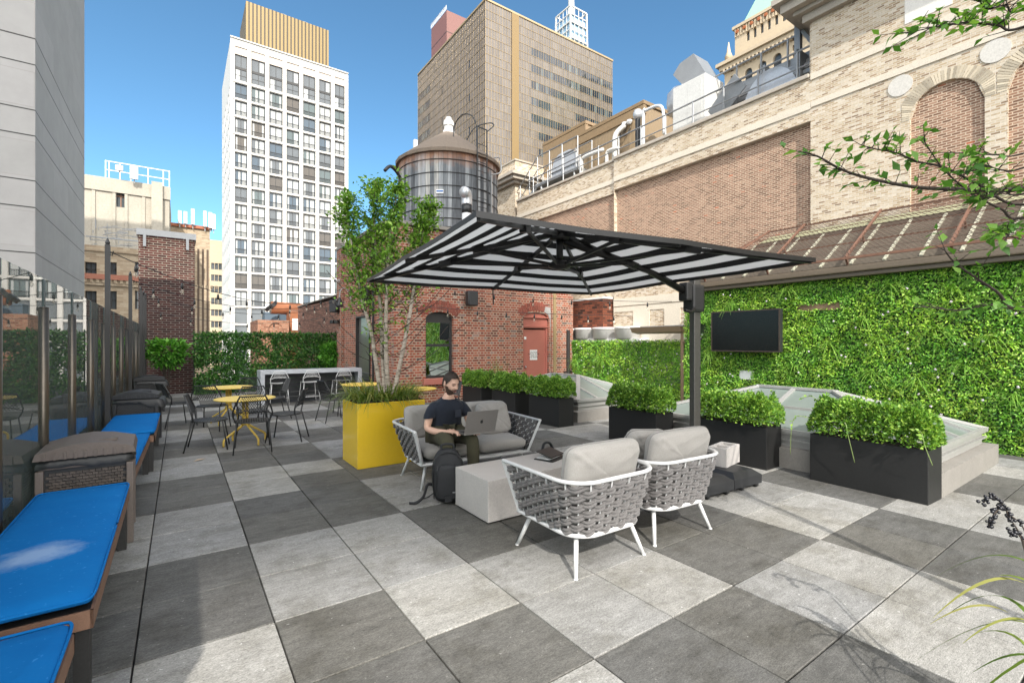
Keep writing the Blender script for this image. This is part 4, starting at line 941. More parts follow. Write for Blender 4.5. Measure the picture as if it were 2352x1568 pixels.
MB().box(66, 67.6, 119.2, 120.9, 87.5, 91.5).box(66.2, 67.4, 119.4, 120.9, 85.6, 87.5).build('vent_box', M['hvac'], pk, world=True)
# white lattice skyscraper with spire
sp = thing('spire_tower', 'far white lattice skyscraper top with a needle spire', 'tower', ad(1316, 200, 330)[:2]+(0,) if False else (*tuple(ad(1316, 200, 330))[:2], -44))
c0 = ad(1312, 108, 330); L_ = 6.2
mb = MB(); zt0, zt1 = 175, 228
def spt(i, f):     # four corners tapering with height
    s = 8.2*(1-.10*f); return (c0.x+(s, -s, -s, s)[i]*1.0, c0.y+(-s, -s, s, s)[i]*1.0, zt0+(zt1-zt0)*f)
for i in range(4):
    mb.bar(spt(i, -4), spt(i, 1), .9); j = (i+1) % 4
    for q in range(-20, 11):
        f = q/10; mb.bar(spt(i, f), spt(j, f), .55 if q % 2 else .85)
        if i in (0, 1) and q < 10:
            for h in (.25, .5, .75):
                A = Vector(spt(i, f)).lerp(Vector(spt(j, f)), h); Bq = Vector(spt(i, f+.1)).lerp(Vector(spt(j, f+.1)), h); mb.bar(A, Bq, .4)
mb.build('lattice', M['whitewall'], sp, world=True)
MB().box(c0.x-6.8, c0.x+6.8, c0.y-6.8, c0.y+6.8, -44, 222).build('glass_core', surf('pale_sky_glass', (.30, .46, .60), .15, .1, .05), sp, world=True)
MB().lathe([(2.6, 0), (2.2, 6), (1.6, 22), (.9, 50), (.2, 80)], (c0.x, c0.y, zt1), 8).build('spire', M['whitewall'], sp, world=True)
# tiny towers far off
p = ad(954, 350, 260); t = thing('distant_tower', 'tiny white lattice tower just left of the brown glass tower', 'tower', (p.x, p.y, -44))
mb = MB(); zt = 1.53+(787-322)/FV*260; mb.box(p.x-1.4, p.x+1.4, p.y-1.4, p.y+1.4, -44, zt-8).box(p.x-.9, p.x+.9, p.y-.9, p.y+.9, zt-8, zt); mb.build('shaft', M['whitewall'], t, world=True)

# cream setback tower with the green roof
ctw = thing('cream_tower', 'cream stone setback tower with arched windows and pale green roof', 'tower', (115, 55, -44))
CU = 110.0
def cz(x, y): return au(*z_(x, y), CU)
def z_(x, y, ox=2650, oy=0, s=450/2016): return ((ox+x*s)/1.6327, (oy+y*s)/1.6327)
e0 = cz(300, 1200); e1 = cz(1760, 420); corn = cz(285, 1165); vL = e0[1]; vR = e1[1]-18
zc = (cz(285, 1165)[2]+cz(1540, 490)[2])/2
cols = []; deep = []
def opening(x0, y0, x1, y1, rise=0):
    p, q = cz(x0, y0), cz(x1, y1); return (q[1], p[1], min(p[2], q[2]), max(p[2], q[2]), rise)
ops = []
for xs, top, bot in (((640, 765), 1150, 1460), ((868, 1003), 1030, 1345), ((1115, 1258), 900, 1220)):
    va_, vb_ = cz(xs[1], 0)[1], cz(xs[0], 0)[1]; xm = (xs[0]+xs[1])/2; ops.append((va_, vb_, [(cz(xm, bot+40)[2], cz(xm, top)[2], (vb_-va_)/2)]))
for x0, x1, ys in ((402, 455, ((1275, 1340), (1420, 1490), (1125, 1200))), (610, 660, ((1025, 1100),)), (725, 775, ((965, 1050),)), (840, 890, ((905, 985),)), (958, 1016, ((850, 925),)), (1085, 1140, ((780, 855),)), (1210, 1268, ((710, 790),)), (1445, 1505, ((585, 680), (755, 850), (915, 1005)))):
    va_, vb_ = cz(x1, 0)[1], cz(x0, 0)[1]; xm = (x0+x1)/2
    ops.append((va_, vb_, [(cz(xm, b_)[2], cz(xm, a_)[2], 0) for a_, b_ in ys]))
# merge openings that share a column
ops.sort(); merged = []
for o_ in ops:
    if merged and o_[0] < merged[-1][1]-1e-3:
        m0 = merged[-1]
        if (o_[1]-o_[0]) > (m0[1]-m0[0]): merged[-1] = (o_[0], o_[1], o_[2]); extra_ = m0
        continue
    merged.append(o_)
mb = MB(); facade(mb, lambda s, d, z: (CU+d, s, z), vR, vL, -44, zc, merged, 1.0)
mb.box(CU+.02, CU+40, vL-.02, vL, -44, zc)
vL2 = au(1688, 80, CU+3)[1]; zb2 = au(1688, 68, CU+3)[2]
ops2 = []
for xs, top, bot in (((668, 720), 525, 690), ((783, 836), 462, 630), ((902, 955), 392, 560), ((1022, 1075), 325, 500), ((1145, 1200), 252, 420), ((1270, 1330), 180, 360)):
    va_, vb_ = au(*z_(xs[1], 0), CU+3)[1], au(*z_(xs[0], 0), CU+3)[1]; xm = sum(xs)/2
    ops2.append((va_, vb_, [(au(*z_(xm, bot), CU+3)[2], au(*z_(xm, top), CU+3)[2], (vb_-va_)/2)]))
ops2.sort(); facade(mb, lambda s, d, z: (CU+3+d, s, z), vR, vL2, zc, zb2, ops2, 1.0); mb.box(CU+3.02, CU+40, vL2-.02, vL2, zc, zb2); mb.box(CU, CU+40, vR, vL, zc-.5, zc)
mb.build('facade', M['cream'], ctw, world=True)
MB().box(CU+.6, CU+.65, vR, vL, 20, zc-.6).box(CU+3.6, CU+3.65, vR, vL2, zc, zb2-1).build('window_glass', M['glassdark'], ctw, world=True)
mb = MB()
for xs, y in (((640, 765), 1275), ((868, 1003), 1150), ((1115, 1258), 1025)):
    p = cz(xs[0], y); q_ = cz(xs[1], y); MB().box(CU+.35, CU+.6, q_[1], p[1], (p[2]+q_[2])/2-1.6, (p[2]+q_[2])/2).build('spandrel', M['dkmetal'], ctw, world=True)
mb = MB(); mb.box(CU-1.5, CU+6, vR, vL+1.5, zc+.002, zc+.8).box(CU-.9, CU+6, vR, vL+.9, zc-1.0, zc).box(CU+2.5, CU+6, vR, vL2+.5, zb2-.2, zb2+.5)
for k in range(46): v = vL-.3-k*.9; mb.box(CU-1.2, CU-.05, v-.3, v, zc-1.7, zc-1.0)
for k in range(40): v = vL2-k*.7; mb.box(CU+2.7, CU+2.9, v-.4, v-.1, zb2-2.2, zb2-.3)
mb.build('cornice', M['cream'], ctw, world=True)
mb = MB()
for k in range(7): 
    x = 522+k*(1360-522)/7; p = au(*z_(522+120*k, 540-71*k), CU+2.9); mb.lathe([(.0, -.05), (.42, 0), (.42, .2), (0, .25)], (0, 0, 0), 12)
    nv = 4*12; mb.v[-nv:] = [(CU+2.7-c_, p[1]+a_, p[2]+b_) for a_, b_, c_ in mb.v[-nv:]]
mb.build('rosette', M['orange'], ctw, world=True)
mb = MB(); zr = au(1780, 0, CU+12)[2]+14
mb.add([(CU+4, vL2-1, zb2+.4), (CU+4, vR, zb2+.4), (CU+36, vR, zb2+.4), (CU+36, vL2-1, zb2+.4), (CU+13, vL2-8, zr), (CU+13, vR, zr), (CU+27, vR, zr), (CU+27, vL2-8, zr)], [(0,1,5,4), (0,4,7,3), (4,5,6,7), (3,7,6,2)]); mb.build('roof', M['copper'], ctw, world=True)
MB().lathe([(.8, 0), (.8, 1.5), (1.0, 1.7), (.5, 3), (.1, 5.5)], (CU+1, vL-.5, zc+.8), 8).build('finial', M['cream'], ctw, True, world=True)

# ------------------------------------------------------------------ left: grey panel tower, old concrete block, tan buildings
gp_ = thing('grey_panel_tower', 'plain grey panel tower standing close beyond the glass fence at left', 'tower', (-7, 25, -44))
kx = -(1176-81)/FV; Yc = 17.0; cu_, cv_ = kx*CY*Yc+SY*Yc, (-kx*SY+CY)*Yc
far = au(194, 400, cu_)[1]
panel = N('grey_panels'); co, s1 = facecoord(panel); 
b_ = panel.new('ShaderNodeTexBrick'); b_.offset = .37; panel.l.new(co, b_.inputs['Vector'])
for k_, v_ in (('Scale', 1), ('Brick Width', 3.1), ('Row Height', 1.24), ('Mortar Size', .012), ('Mortar Smooth', .1), ('Bias', -.3)): b_.inputs[k_].default_value = v_
b_.inputs['Color1'].default_value = (*lin('#9a9895'), 1); b_.inputs['Color2'].default_value = (*lin('#a3a09e'), 1); b_.inputs['Mortar'].default_value = (.30, .28, .27, 1)
panel.setp(color=panel.mix(1.0, b_.outputs['Color'], panel.ramp(panel.noise(1.3, 5), [(.3, (.88,)*3), (.7, (1,)*3)]), 'MULTIPLY'), rough=.6)
MB().box(cu_-14, cu_, cv_, far, -44, 34).build('shaft', panel.m, gp_, world=True)
mb = MB(); zz = [1.53+(787-y)/FV*Yc for y in (90, 150, 254, 313, 416, 477, 581, 640)]
for z in zz: mb.box(cu_-14.01, cu_+.004, cv_-.006, far, z-.018, z+.018)
mb.build('seam', M['dkmetal'], gp_, world=True)
def wingrid(mb_w, mb_f, a, b, n, v, z0, z1, rel=.6): pass
oc = thing('old_concrete_building', 'weathered pale concrete block with one sash window and roof railing', 'building', (-8, 60, -44))
OV = 60.0
def ov(x, y, v=OV): return av(x, y, v)
L0, R0 = ov(150, 399), ov(389, 432); zt = ov(195, 400)[2]
w0, w1 = ov(267, 470), ov(287, 430)
mb = MB(); facade(mb, lambda s, d, z: (s, OV+d, z), L0[0], R0[0], -44, zt, [(w0[0], w1[0], [(w0[2]-.2, w1[2], 0)])], .4)
mb.quad((R0[0], OV, -44), (R0[0], OV+14, -44), (R0[0], OV+14, zt), (R0[0], OV, zt)); mb.build('wall', M['oldconc'], oc, world=True)
mb = MB()
for x in (215, 262, 290, 330, 352): p = ov(x, 500); mb.box(p[0]-.12, p[0]+.12, OV-.1, OV-.002, -5, zt-1.4)
mb.box(L0[0], R0[0]+.1, OV-.15, OV-.002, zt-1.35, zt-.1); p = ov(364, 500); mb.box(p[0]-.55, p[0]+.35, OV-.5, OV-.16, -5, zt+.2); mb.build('pilasters', M['oldconc'], oc, world=True)
m = MB(); m.box(w0[0], w1[0], OV+.3, OV+.34, w0[2]-.2, w1[2]); o_ = m.build('window', M['glassdark'], oc, world=True)
zm = (w0[2]+w1[2])/2; MB().box(w0[0], w1[0], OV+.24, OV+.295, zm-.08, zm+.08).box((w0[0]+w1[0])/2-.05, (w0[0]+w1[0])/2+.05, OV+.25, OV+.297, w0[2]-.2, w1[2]).build('frame', M['wood'], o_, world=True)
mb = MB(); xs = [242, 268, 300, 335, 389]; 
for x in (242, 250, 275, 300, 340, 375, 389): p = ov(x, 400); mb.bar((p[0], OV+.2, zt), (p[0], OV+.2, zt+1.7), .09)
a_, b2_ = ov(242, 400)[0], ov(389, 400)[0]
for h in (.8, 1.65): mb.bar((a_, OV+.2, zt+h), (b2_, OV+.2, zt+h), .08)
mb.build('railing', M['white'], oc, world=True)
def antenna(x, y0, y1, v, w, label):
    p, q_ = av(x, y1, v), av(x, y0, v); t = thing('panel_antenna', label, 'antenna', p, 0, 'phone mast antennas on the old roofs')
    h = q_[2]-p[2]; wd = w/FV*ray(x, y0)[1]**-1*v; MB().cbox(-wd/2, wd/2, -.12, .12, 0, h, .05).build('casing', M['white'], t); MB().bar((0, .2, -h*.25), (0, .2, h), .08).build('pole', M['galv'], t)
for x, y0, y1, w, l in ((308, 383, 412, 15, 'big square white antenna beside the railing on the concrete roof'), (274, 380, 392, 14, 'small white box antenna on the concrete roof corner'), (353, 546, 578, 10, 'white panel antenna standing on the tan low roof beside the brick chimney')): antenna(x, y0, y1, OV-.8 if y0 < 500 else 49, w, l)
for x, y0, y1, l in ((413, 484, 514, 'leftmost of the antennas in a row on the tan ribbed building'), (426, 486, 514, 'second panel antenna from the left on the tan ribbed building'), (443, 480, 516, 'tallest white antenna near the middle of the tan ribbed roof'), (471, 485, 521, 'white antenna right of the gap on the tan ribbed roof'), (483, 488, 524, 'slim white antenna second from the right on the tan ribbed roof'), (491, 492, 527, 'rightmost white antenna at the edge of the tan ribbed roof')): antenna(x, y0, y1, 68, 7, l)
tl = thing('tan_ribbed_building', 'tan building with vertical ribs and a row of antennas on its roof', 'building', (0, 70, -44))
TV = 68.5; a_, b2_ = av(372, 515, TV), av(482, 528, TV); zt = av(440, 524, TV)[2]
MB().box(a_[0], b2_[0], TV, TV+12, -44, zt).build('wall', M['tanbrick'], tl, world=True)
mb = MB()
for k in range(9): x = av(392+10.6*k, 600, TV)[0]; mb.box(x-.11, x+.11, TV-.012, TV-.002, zt-16.5, zt-2.4).box(x-.11, x+.11, TV-.012, TV-.002, -5, zt-19.5)
mb.build('rib_shadow_gap', surf('rib_gap_shade', (.10, .07, .05), .9, .2, 2), tl, world=True)  # flat strips, their dark colour standing for shade between the ribs
MB().box(a_[0]-.2, b2_[0]+.2, TV-.25, TV+.5, zt+.002, zt+.35).build('coping', surf('terracotta_coping', '#9c5f45', .8, .15, 1), tl, world=True)
lt = thing('tan_office_building', 'tan low office building with dark sash windows behind the brick chimney', 'building', (-9, 50, -44))
KV = 48.0; zt = av(250, 566, KV)[2]; a_, b2_ = av(180, 600, KV), av(350, 600, KV)
cols = []; wl_ = []
for x0, x1 in ((195, 222), (243, 268), (310, 336)):
    p, q_ = av(x0, 600, KV), av(x1, 600, KV); hs = []
    for y0, y1 in ((742, 782), (668, 710), (602, 634)):
        hs.append((av((x0+x1)/2, y1, KV)[2], av((x0+x1)/2, y0, KV)[2], 0))
    cols.append((p[0], q_[0], hs)); wl_ += [(p[0], q_[0], h[0], h[1]) for h in hs]
mb = MB(); facade(mb, lambda s, d, z: (s, KV+d, z), a_[0], b2_[0], -44, zt, cols, .35); mb.quad((b2_[0], KV, -44), (b2_[0], KV+10, -44), (b2_[0], KV+10, zt), (b2_[0], KV, zt)); mb.build('wall', M['tanbrick'], lt, world=True)
zl = av(270, 640, KV)[2]; MB().box(a_[0], b2_[0], KV-.35, KV-.002, zl-.15, zl+.25).build('ledge', surf('terracotta_ledge', '#9a6450', .8, .15, 1), lt, world=True)
mb = MB(); mb.box(a_[0], b2_[0], KV-.2, KV-.002, zl-.6, zl-.153)
for k in range(26): x = a_[0]+.35*k; mb.box(x, x+.16, KV-.3, KV-.003, zl-.4, zl-.151)
for y0 in (576,): z = av(250, y0, KV)[2]; mb.box(a_[0], b2_[0], KV-.12, KV-.002, z-.12, z+.1)
mb.build('string_course', M['tanbrick'], lt, world=True)
for (s0, s1, z0, z1) in wl_:
    o_ = MB().box(s0, s1, KV+.3, KV+.33, z0, z1).build('window', M['glassdark'], lt, world=True); zm = (z0+z1)/2
    MB().box(s0, s1, KV+.24, KV+.297, zm-.06, zm+.06).box(s0, s0+.12, KV+.24, KV+.298, z0, z1).box(s1-.12, s1, KV+.24, KV+.298, z0, z1).box((s0+s1)/2-.05, (s0+s1)/2+.05, KV+.26, KV+.299, z0, z1).build('frame', M['dkmetal'], o_, world=True)
jk = thing('rooftop_cabling', 'tangle of pipes cables and racks on the tan low roof', 'cabling', (-9, 49, 0)); mb = MB(); z0 = zt
for k in range(46):
    x = av(198+rng.random()*150, 560, KV)[0]; y = KV+.3+rng.random()*1.2; zz_ = z0+rng.random()*1.6; L = rng.uniform(.3, 1.6)
    d = rng.choice([(L, 0, 0), (0, 0, L*.6), (L, 0, .2)]); mb.bar((x, y, zz_), (x+d[0], y+d[1], min(zz_+d[2], z0+2.3)), rng.uniform(.03, .06))
mb.bar((av(195, 560, KV)[0], KV+.4, z0+.7), (av(350, 560, KV)[0], KV+.4, z0+.7), .1); mb.build('pipes', M['galv'], jk, world=True)
fb = thing('far_beige_building', 'far beige apartment block with small windows between tan building and white tower', 'building', (7, 130, -44))
FB = 150.0; a_, b2_ = av(470, 560, FB), av(520, 560, FB); zt = av(490, 578, FB)[2]; cols = []
for c in range(4):
    s0 = av(485+8.6*c, 600, FB)[0]; cols.append((s0, s0+.55/1, [(zt-3-3.1*k-1.7, zt-3-3.1*k, 0) for k in range(14)]))
mb = MB(); facade(mb, lambda s, d, z: (s, FB+d, z), a_[0], b2_[0], -44, zt, [(c[0], c[0]+.75, c[2]) for c in cols], .4)
p = av(496, 550, FB); mb.box(p[0]-2.3, p[0]+2.3, FB+1, FB+6, zt, av(496, 550, FB)[2]); mb.build('wall', M['cream'], fb, world=True)
MB().box(a_[0], b2_[0], FB+.35, FB+.38, -30, zt-2).build('window_glass', M['glassdark'], fb, world=True)
# small brick house, ducts and rusty pipe behind the hedge
bh = thing('small_brick_house', 'small brick rooftop house with a blind arch peeping over the hedge', 'building', (4, 26, 0))
HV = 26.0; a_, b2_ = av(592, 740, HV), av(664, 740, HV); zt = av(630, 735, HV)[2]
mb = MB(); facade(mb, lambda s, d, z: (s, HV+d, z), a_[0], b2_[0], -3, zt, [(av(615, 740, HV)[0], av(651, 740, HV)[0], [(-2, av(630, 741, HV)[2], .42)])], .06)
mb.quad((a_[0], HV+.06, -3), (b2_[0], HV+.06, -3), (b2_[0], HV+.06, zt-.05), (a_[0], HV+.06, zt-.05)); mb.quad((a_[0], HV, -3), (a_[0], HV+3, -3), (a_[0], HV+3, zt), (a_[0], HV, zt)); mb.quad((a_[0], HV, zt), (b2_[0], HV, zt), (b2_[0], HV+3, zt), (a_[0], HV+3, zt)); mb.build('wall', brick('pinkish_brick', [(0, '#7d5140'), (.5, '#996852'), (1, '#aa7b64')], '#a08c77', bw=.24, rh=.09), bh, world=True)
rp = thing('rusty_flue', 'thick rusty orange flue lying above the blue grey ducts', 'flue', (5, 28, 0)); RV = 27.5
a_, b2_ = av(622, 706, RV), av(700, 712, RV); MB().tube([a_, b2_], .32, 14).build('pipe', M['rustpipe'], rp, True, world=True)
MB().tube([av(620, 700, RV), av(626, 706, RV)], .36, 12).build('flange', M['dkmetal'], rp, world=True); MB().tube([av(676, 712, RV), av(676, 722, RV)], .42, 14).build('collar', M['rust'], rp, world=True)
bd = thing('blue_grey_duct', 'blue grey metal duct boxes below the rusty flue', 'duct', (5, 28.5, 0)); RV = 28.6
p, q_ = av(608, 738, RV), av(640, 717, RV); MB().box(p[0], q_[0], RV, RV+1, -3, q_[2]).build('casing', surf('blue_grey_metal', (.10, .14, .18), .5, .1, 2), bd, world=True)
p, q_ = av(642, 738, RV), av(668, 722, RV); MB().box(p[0], q_[0], RV+.2, RV+1, -3, q_[2]).build('box', surf('slate_metal', (.07, .10, .13), .5, .1, 2), bd, world=True)
rc = thing('rusty_cabinet', 'rusty orange cabinet with white door beside the old brick wall', 'cabinet', (6, 28, 0)); RV = 26.5
p, q_ = av(666, 765, RV), av(692, 716, RV); MB().box(p[0], q_[0], RV, RV+1, -3, q_[2]).build('casing', M['rustpipe'], rc, world=True)
p, q_ = av(671, 758, RV), av(687, 732, RV); MB().box(p[0], q_[0], RV-.03, RV-.002, p[2], q_[2]).build('door', M['white'], rc, world=True)

# brick chimney stack at the corner of the terrace
cs = thing('brick_chimney', 'broad brick chimney stack with darker base and metal cap at the terrace corner', 'chimney', (-.3, 18, 0))
MB().box(-.974, .38, 17.5, 18.6, -1, 4.75).build('stack', M['chimbrick'], cs, world=True)
MB().box(-1.02, .42, 17.44, 18.66, 4.66, 4.84).build('cap', M['galv'], cs, world=True)
for x in (-.83, .20): MB().box(x-.035, x+.035, 17.40, 17.497, 4.33, 4.66).build('bracket', M['galv'], cs, world=True)

# added unseen block behind the camera, outlined to shade the middle and far terrace
nb = thing('shade_block', 'added block behind the viewer, unseen, cut to shade the terrace', 'building', (0, -14, -44))
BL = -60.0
def behind(q, h):  # q across the sun, h height at which the ray passes the plane v = BL
    return None

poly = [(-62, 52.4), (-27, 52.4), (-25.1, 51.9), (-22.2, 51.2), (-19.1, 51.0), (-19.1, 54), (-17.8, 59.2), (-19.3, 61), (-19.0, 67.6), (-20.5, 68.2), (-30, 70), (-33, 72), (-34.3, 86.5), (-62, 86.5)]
MB().prism(poly, lambda a, b, d: (a, d, b), BL-.5, BL).build('shade_outline', M['panelgrey'], nb, world=True)
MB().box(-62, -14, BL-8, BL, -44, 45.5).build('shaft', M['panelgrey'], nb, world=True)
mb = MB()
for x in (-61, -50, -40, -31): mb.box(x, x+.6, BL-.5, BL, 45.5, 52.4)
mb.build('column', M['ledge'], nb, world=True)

# ------------------------------------------------------------------ hedge screen at the far end, shrubs
hs_ = thing('hedge_screen', 'dark green leafy screen across the far end behind the bar', 'hedge', (2.4, 17, 0))
mb = MB(); HU0, HU1, HZ = .36, 4.75, 1.84
for k in range(45): x = HU0+(HU1-HU0)*k/44; mb.bar((x, 17.02, 0), (x, 17.02, HZ+.03), .008)
for k in range(19): mb.bar((HU0, 17.02, .1*k+.03), (HU1, 17.02, .1*k+.03), .008)
for k in range(5): x = HU0+(HU1-HU0)*k/4; mb.box(x-.02, x+.02, 17.03, 17.07, 0, HZ+.03)
mb.build('wire_panel', M['dkmetal'], hs_, world=True)
def hedgescreen(n, seed):
    r = np.random.default_rng(seed); x = r.uniform(HU0, HU1, n); z = r.uniform(0, HZ+.02, n)
    den = np.sin(x*4.3+1.1*np.sin(z*5))*np.sin(z*5.2+1.3*np.sin(x*2.7))+.25*np.sin(x*11+z*3); lim = -.42+.25*(z > 1.3)*-1+ .1*(x > 2.5)*-4
    k = den > lim; k |= r.random(n) < .30; x, z, den = x[k], z[k], den[k]; m = len(x)
    P = np.stack([x-2.4, -r.uniform(0, .05+.09*np.clip(den+.5, 0, 1), m), z], 1)
    D = np.stack([r.normal(0, .7, m), -r.uniform(.1, 1, m), r.normal(-.2, .7, m)], 1); Nn = np.stack([r.normal(0, .5, m), -np.ones(m), .5+r.normal(0, .5, m)], 1)
    L = .085*r.uniform(.6, 1.3, m); leaves('foliage', P, D, Nn, L, L*.5, M['hedge'], hs_)
hedgescreen(24000, 5)
def bush(name, label, loc, rx, ry, rz, n, L, mat, seed, stems=True, group=None, z0=.3):
    t = thing(name, label, 'shrub', loc, 0, group); r = np.random.default_rng(seed)
    d = unit(r.normal(0, 1, (n, 3))); rad = r.uniform(.45, 1, n)**.6
    lump = 1+.16*np.sin(d[:, 0]*6+seed)*np.sin(d[:, 1]*5)+.12*np.sin(d[:, 2]*9+seed)
    P = d*(rad*lump)[:, None]*np.array([rx, ry, rz])+np.array([0, 0, z0+rz])
    D = d+r.normal(0, .55, (n, 3)); Nn = np.stack([r.normal(0, .5, n), r.normal(0, .5, n), np.ones(n)], 1)
    ll = L*r.uniform(.6, 1.3, n); leaves('foliage', P, D, Nn, ll, ll*.5, M[mat], t)
    mb = MB(); rr = random.Random(seed)
    for _ in range(9):
        a = rr.uniform(0, 6.28); mb.tube(smoothpath([(0.03*math.cos(a), .03*math.sin(a), 0), (.3*rx*math.cos(a), .3*ry*math.sin(a), z0+rz*.5), (.7*rx*math.cos(a), .7*ry*math.sin(a), z0+rz*1.2)], 3), .012, 5)
    mb.build('stem', M['bark'], t, True); return t
p = av(385, 850, 16.7)
bush('leafy_shrub', 'bright leafy shrub in front of the brick chimney behind the bins', (p[0], 16.7, 0), .50, .40, .40, 1300, .13, 'shrub', 21, z0=.85)
p = av(772, 820, 16.4)
bush('leafy_shrub', 'round leafy shrub at the right end of the hedge screen by the brick pier', (p[0]-.05, 16.3, 0), .50, .45, .42, 1500, .12, 'shrub', 22, z0=.75)

# ------------------------------------------------------------------ glass fence and light poles on the left
FU = -.87
gf = thing('glass_fence', 'long glass fence with dark bronze posts along the left edge', 'fence', (FU, 9, 0))
pv = [2.72+1.195*k for k in range(-2, 13)]
for v in pv:
    MB().tube([(FU, v, 0), (FU, v, 1.80)], .037, 14).lathe([(.038, 1.80), (.03, 1.808), (.001, 1.809)], (FU, v, 0), 14).build('post', M['bronze'], gf, True, world=True)
    MB().box(FU-.012, FU+.012, v-.03, v+.03, 1.803, 2.02).build('glass_clamp', surf('dark_teal_edge', (.03, .06, .06), .4), gf, world=True)
for a, b in zip(pv[:-1], pv[1:]):
    MB().box(FU-.006, FU+.006, a+.030, b-.030, .06, 2.03).build('glass_pane', M['fence_glass'], gf, world=True)
MB().box(FU-.03, FU+.03, pv[0], pv[-1], .0, .06).build('bottom_rail', M['bronze'], gf, world=True)
pole_v = [8.45, 12.1, 15.2, 16.35, 17.2]; pole_l = ['tallest looking light pole on the glass fence, nearest to the viewer', 'second light pole along the glass fence from the viewer', 'thin light pole in front of the left edge of the brick chimney', 'dark light pole in front of the brick chimney, fourth from the viewer', 'farthest light pole at the end of the glass fence']
for v, l in zip(pole_v, pole_l):
    t = thing('light_pole', l, 'pole', (FU+.07, v, 0), 0, 'poles carrying the string lights along the fence')
    MB().box(-.028, .028, -.028, .028, 0, 2.86).build('pole', M['dkmetal'], t); MB().lathe([(.02, 2.86), (.028, 2.89), (.006, 2.95)], n=8).tube([(0, 0, 2.74), (.05, .0, 2.72), (.06, 0, 2.78)], .008, 5).build('eye_hook', M['black'], t)

# ------------------------------------------------------------------ string lights
def bulbmat():
    n = N('clear_bulb'); n.setp(color=(.45, .40, .32), rough=.08, spec=.6)
    tb = n.new('ShaderNodeBsdfTransparent'); mx = n.new('ShaderNodeMixShader'); mx.inputs[0].default_value = .28
    n.l.new(tb.outputs[0], mx.inputs[1]); n.l.new(n.b.outputs[0], mx.inputs[2]); n.l.new(mx.outputs[0], n.out.inputs[0]); return n.m
M['bulb'] = bulbmat()
bm_ = MB().lathe([(.011, 0), (.014, -.018), (.027, -.045), (.029, -.06), (.021, -.086), (.004, -.097)], n=10); bulb_o = bm_.build('bulb', M['bulb'], None, True); bulb_me = bulb_o.data; bpy.data.objects.remove(bulb_o)
so_ = MB().lathe([(.004, .10), (.008, .10), (.02, .06), (.021, -.005), (.013, -.006)], n=8).build('socket', M['black'], None, True); sock_me = so_.data; bpy.data.objects.remove(so_)
def string(label, p, q, n, sag=.25, first=.5):
    p, q = Vector(p), Vector(q); t = thing('string_light', label, 'string lights', p, 0, 'strings of bulbs hung over the terrace')
    f = lambda s: p.lerp(q, s)-Vector((0, 0, sag*4*s*(1-s)))
    MB().tube([f(i/24)-p for i in range(25)], .0065, 5).build('cable', M['black'], t)
    for k in range(n):
        a = f((k+first)/n)-p; s = link('socket', sock_me, t, (a.x, a.y, a.z-.12)); link('bulb', bulb_me, s, (0, 0, 0))
PW = PU0-.08
string('string of bulbs from the nearest fence pole across to the far brick pier', (FU+.07, 8.45, 2.78), (PW, 15.8, 3.1), 9, .5)
string('string of bulbs from the second fence pole to the side wall of the brick house', (FU+.07, 12.1, 2.78), (PW, 14.9, 2.9), 7, .45)
string('string of bulbs from the farther fence poles low over the hedge', (FU+.07, 15.2, 2.78), (PW, 15.95, 2.75), 7, .4)
string('lowest string of bulbs just above the hedge screen', (FU+.07, 17.2, 2.5), (PW, 16.1, 2.45), 7, .35)
string('upper string of bulbs crossing the front of the brick house', (PU0+.05, PV-.35, 2.95), (10.0, 7.4, 2.55), 7, .12, .35)
string('lower string of bulbs crossing the front of the brick house above the door', (PU0+.15, PV-.5, 2.42), (9.9, 8.6, 2.25), 8, .05, .3)

# ------------------------------------------------------------------ benches and bins on the left
BN = 'benches with blue cushions along the glass fence'
def bench(label, v0, v1, u0=-.80, u1=-.30, mat='bluefab', tilt=0, h=.43):
    t = thing('bench', label, 'bench', ((u0+u1)/2, (v0+v1)/2, 0), tilt, BN); a, b = (u1-u0)/2, (v1-v0)/2
    mb = MB(); mb.box(-a+.03, a-.012, -b+.012, b-.012, h-.07, h-.005).build('seat_frame', M['dkmetal'], t)
    MB().box(a-.011, a, -b, b, h-.075, h).box(-a, a, -b, -b+.011, h-.075, h).box(-a, a, b-.011, b, h-.075, h).build('wood_edge', M['wood'], t)
    for x in (-a+.05, a-.04):
        for y in (-b+.05, b-.05): MB().box(x-.027, x+.027, y-.027, y+.027, 0, h-.071).build('leg', M['dkmetal'], t)
    c = cushion_mb(2*a+.0, 2*b+.01, .075, e=.085, wr=.0022, seed=int(v0*10), n=64, m=10); rot_mb(c, T(0, 0, h+.034)); cu_o = c.build('cushion', M[mat], t, True); L_ = []
    for k in range(65):
        q_ = 2*math.pi*k/64; L_.append((math.copysign(abs(math.cos(q_))**.085, math.cos(q_))*(a+.0005), math.copysign(abs(math.sin(q_))**.085, math.sin(q_))*(b+.005), h+.046))
    MB().tube(L_, .006, 6, False).build('piping', M['bluefab'], cu_o, True)
    return t
bench('nearest bench with a plain blue cushion at the lower left corner', .55, 2.50, u1=-.335, h=.40)
bench('blue cushioned bench with a pale faded patch and brown wood edge', 2.60, 4.60, mat='bluestain', tilt=RD(.5))
bench('third blue bench, between the brown wicker bin and the next bench', 5.22, 7.05, tilt=RD(-1), h=.42)
bench('farthest blue bench, ending at the dark covered bin', 7.08, 8.90, u1=-.24, u0=-.76)
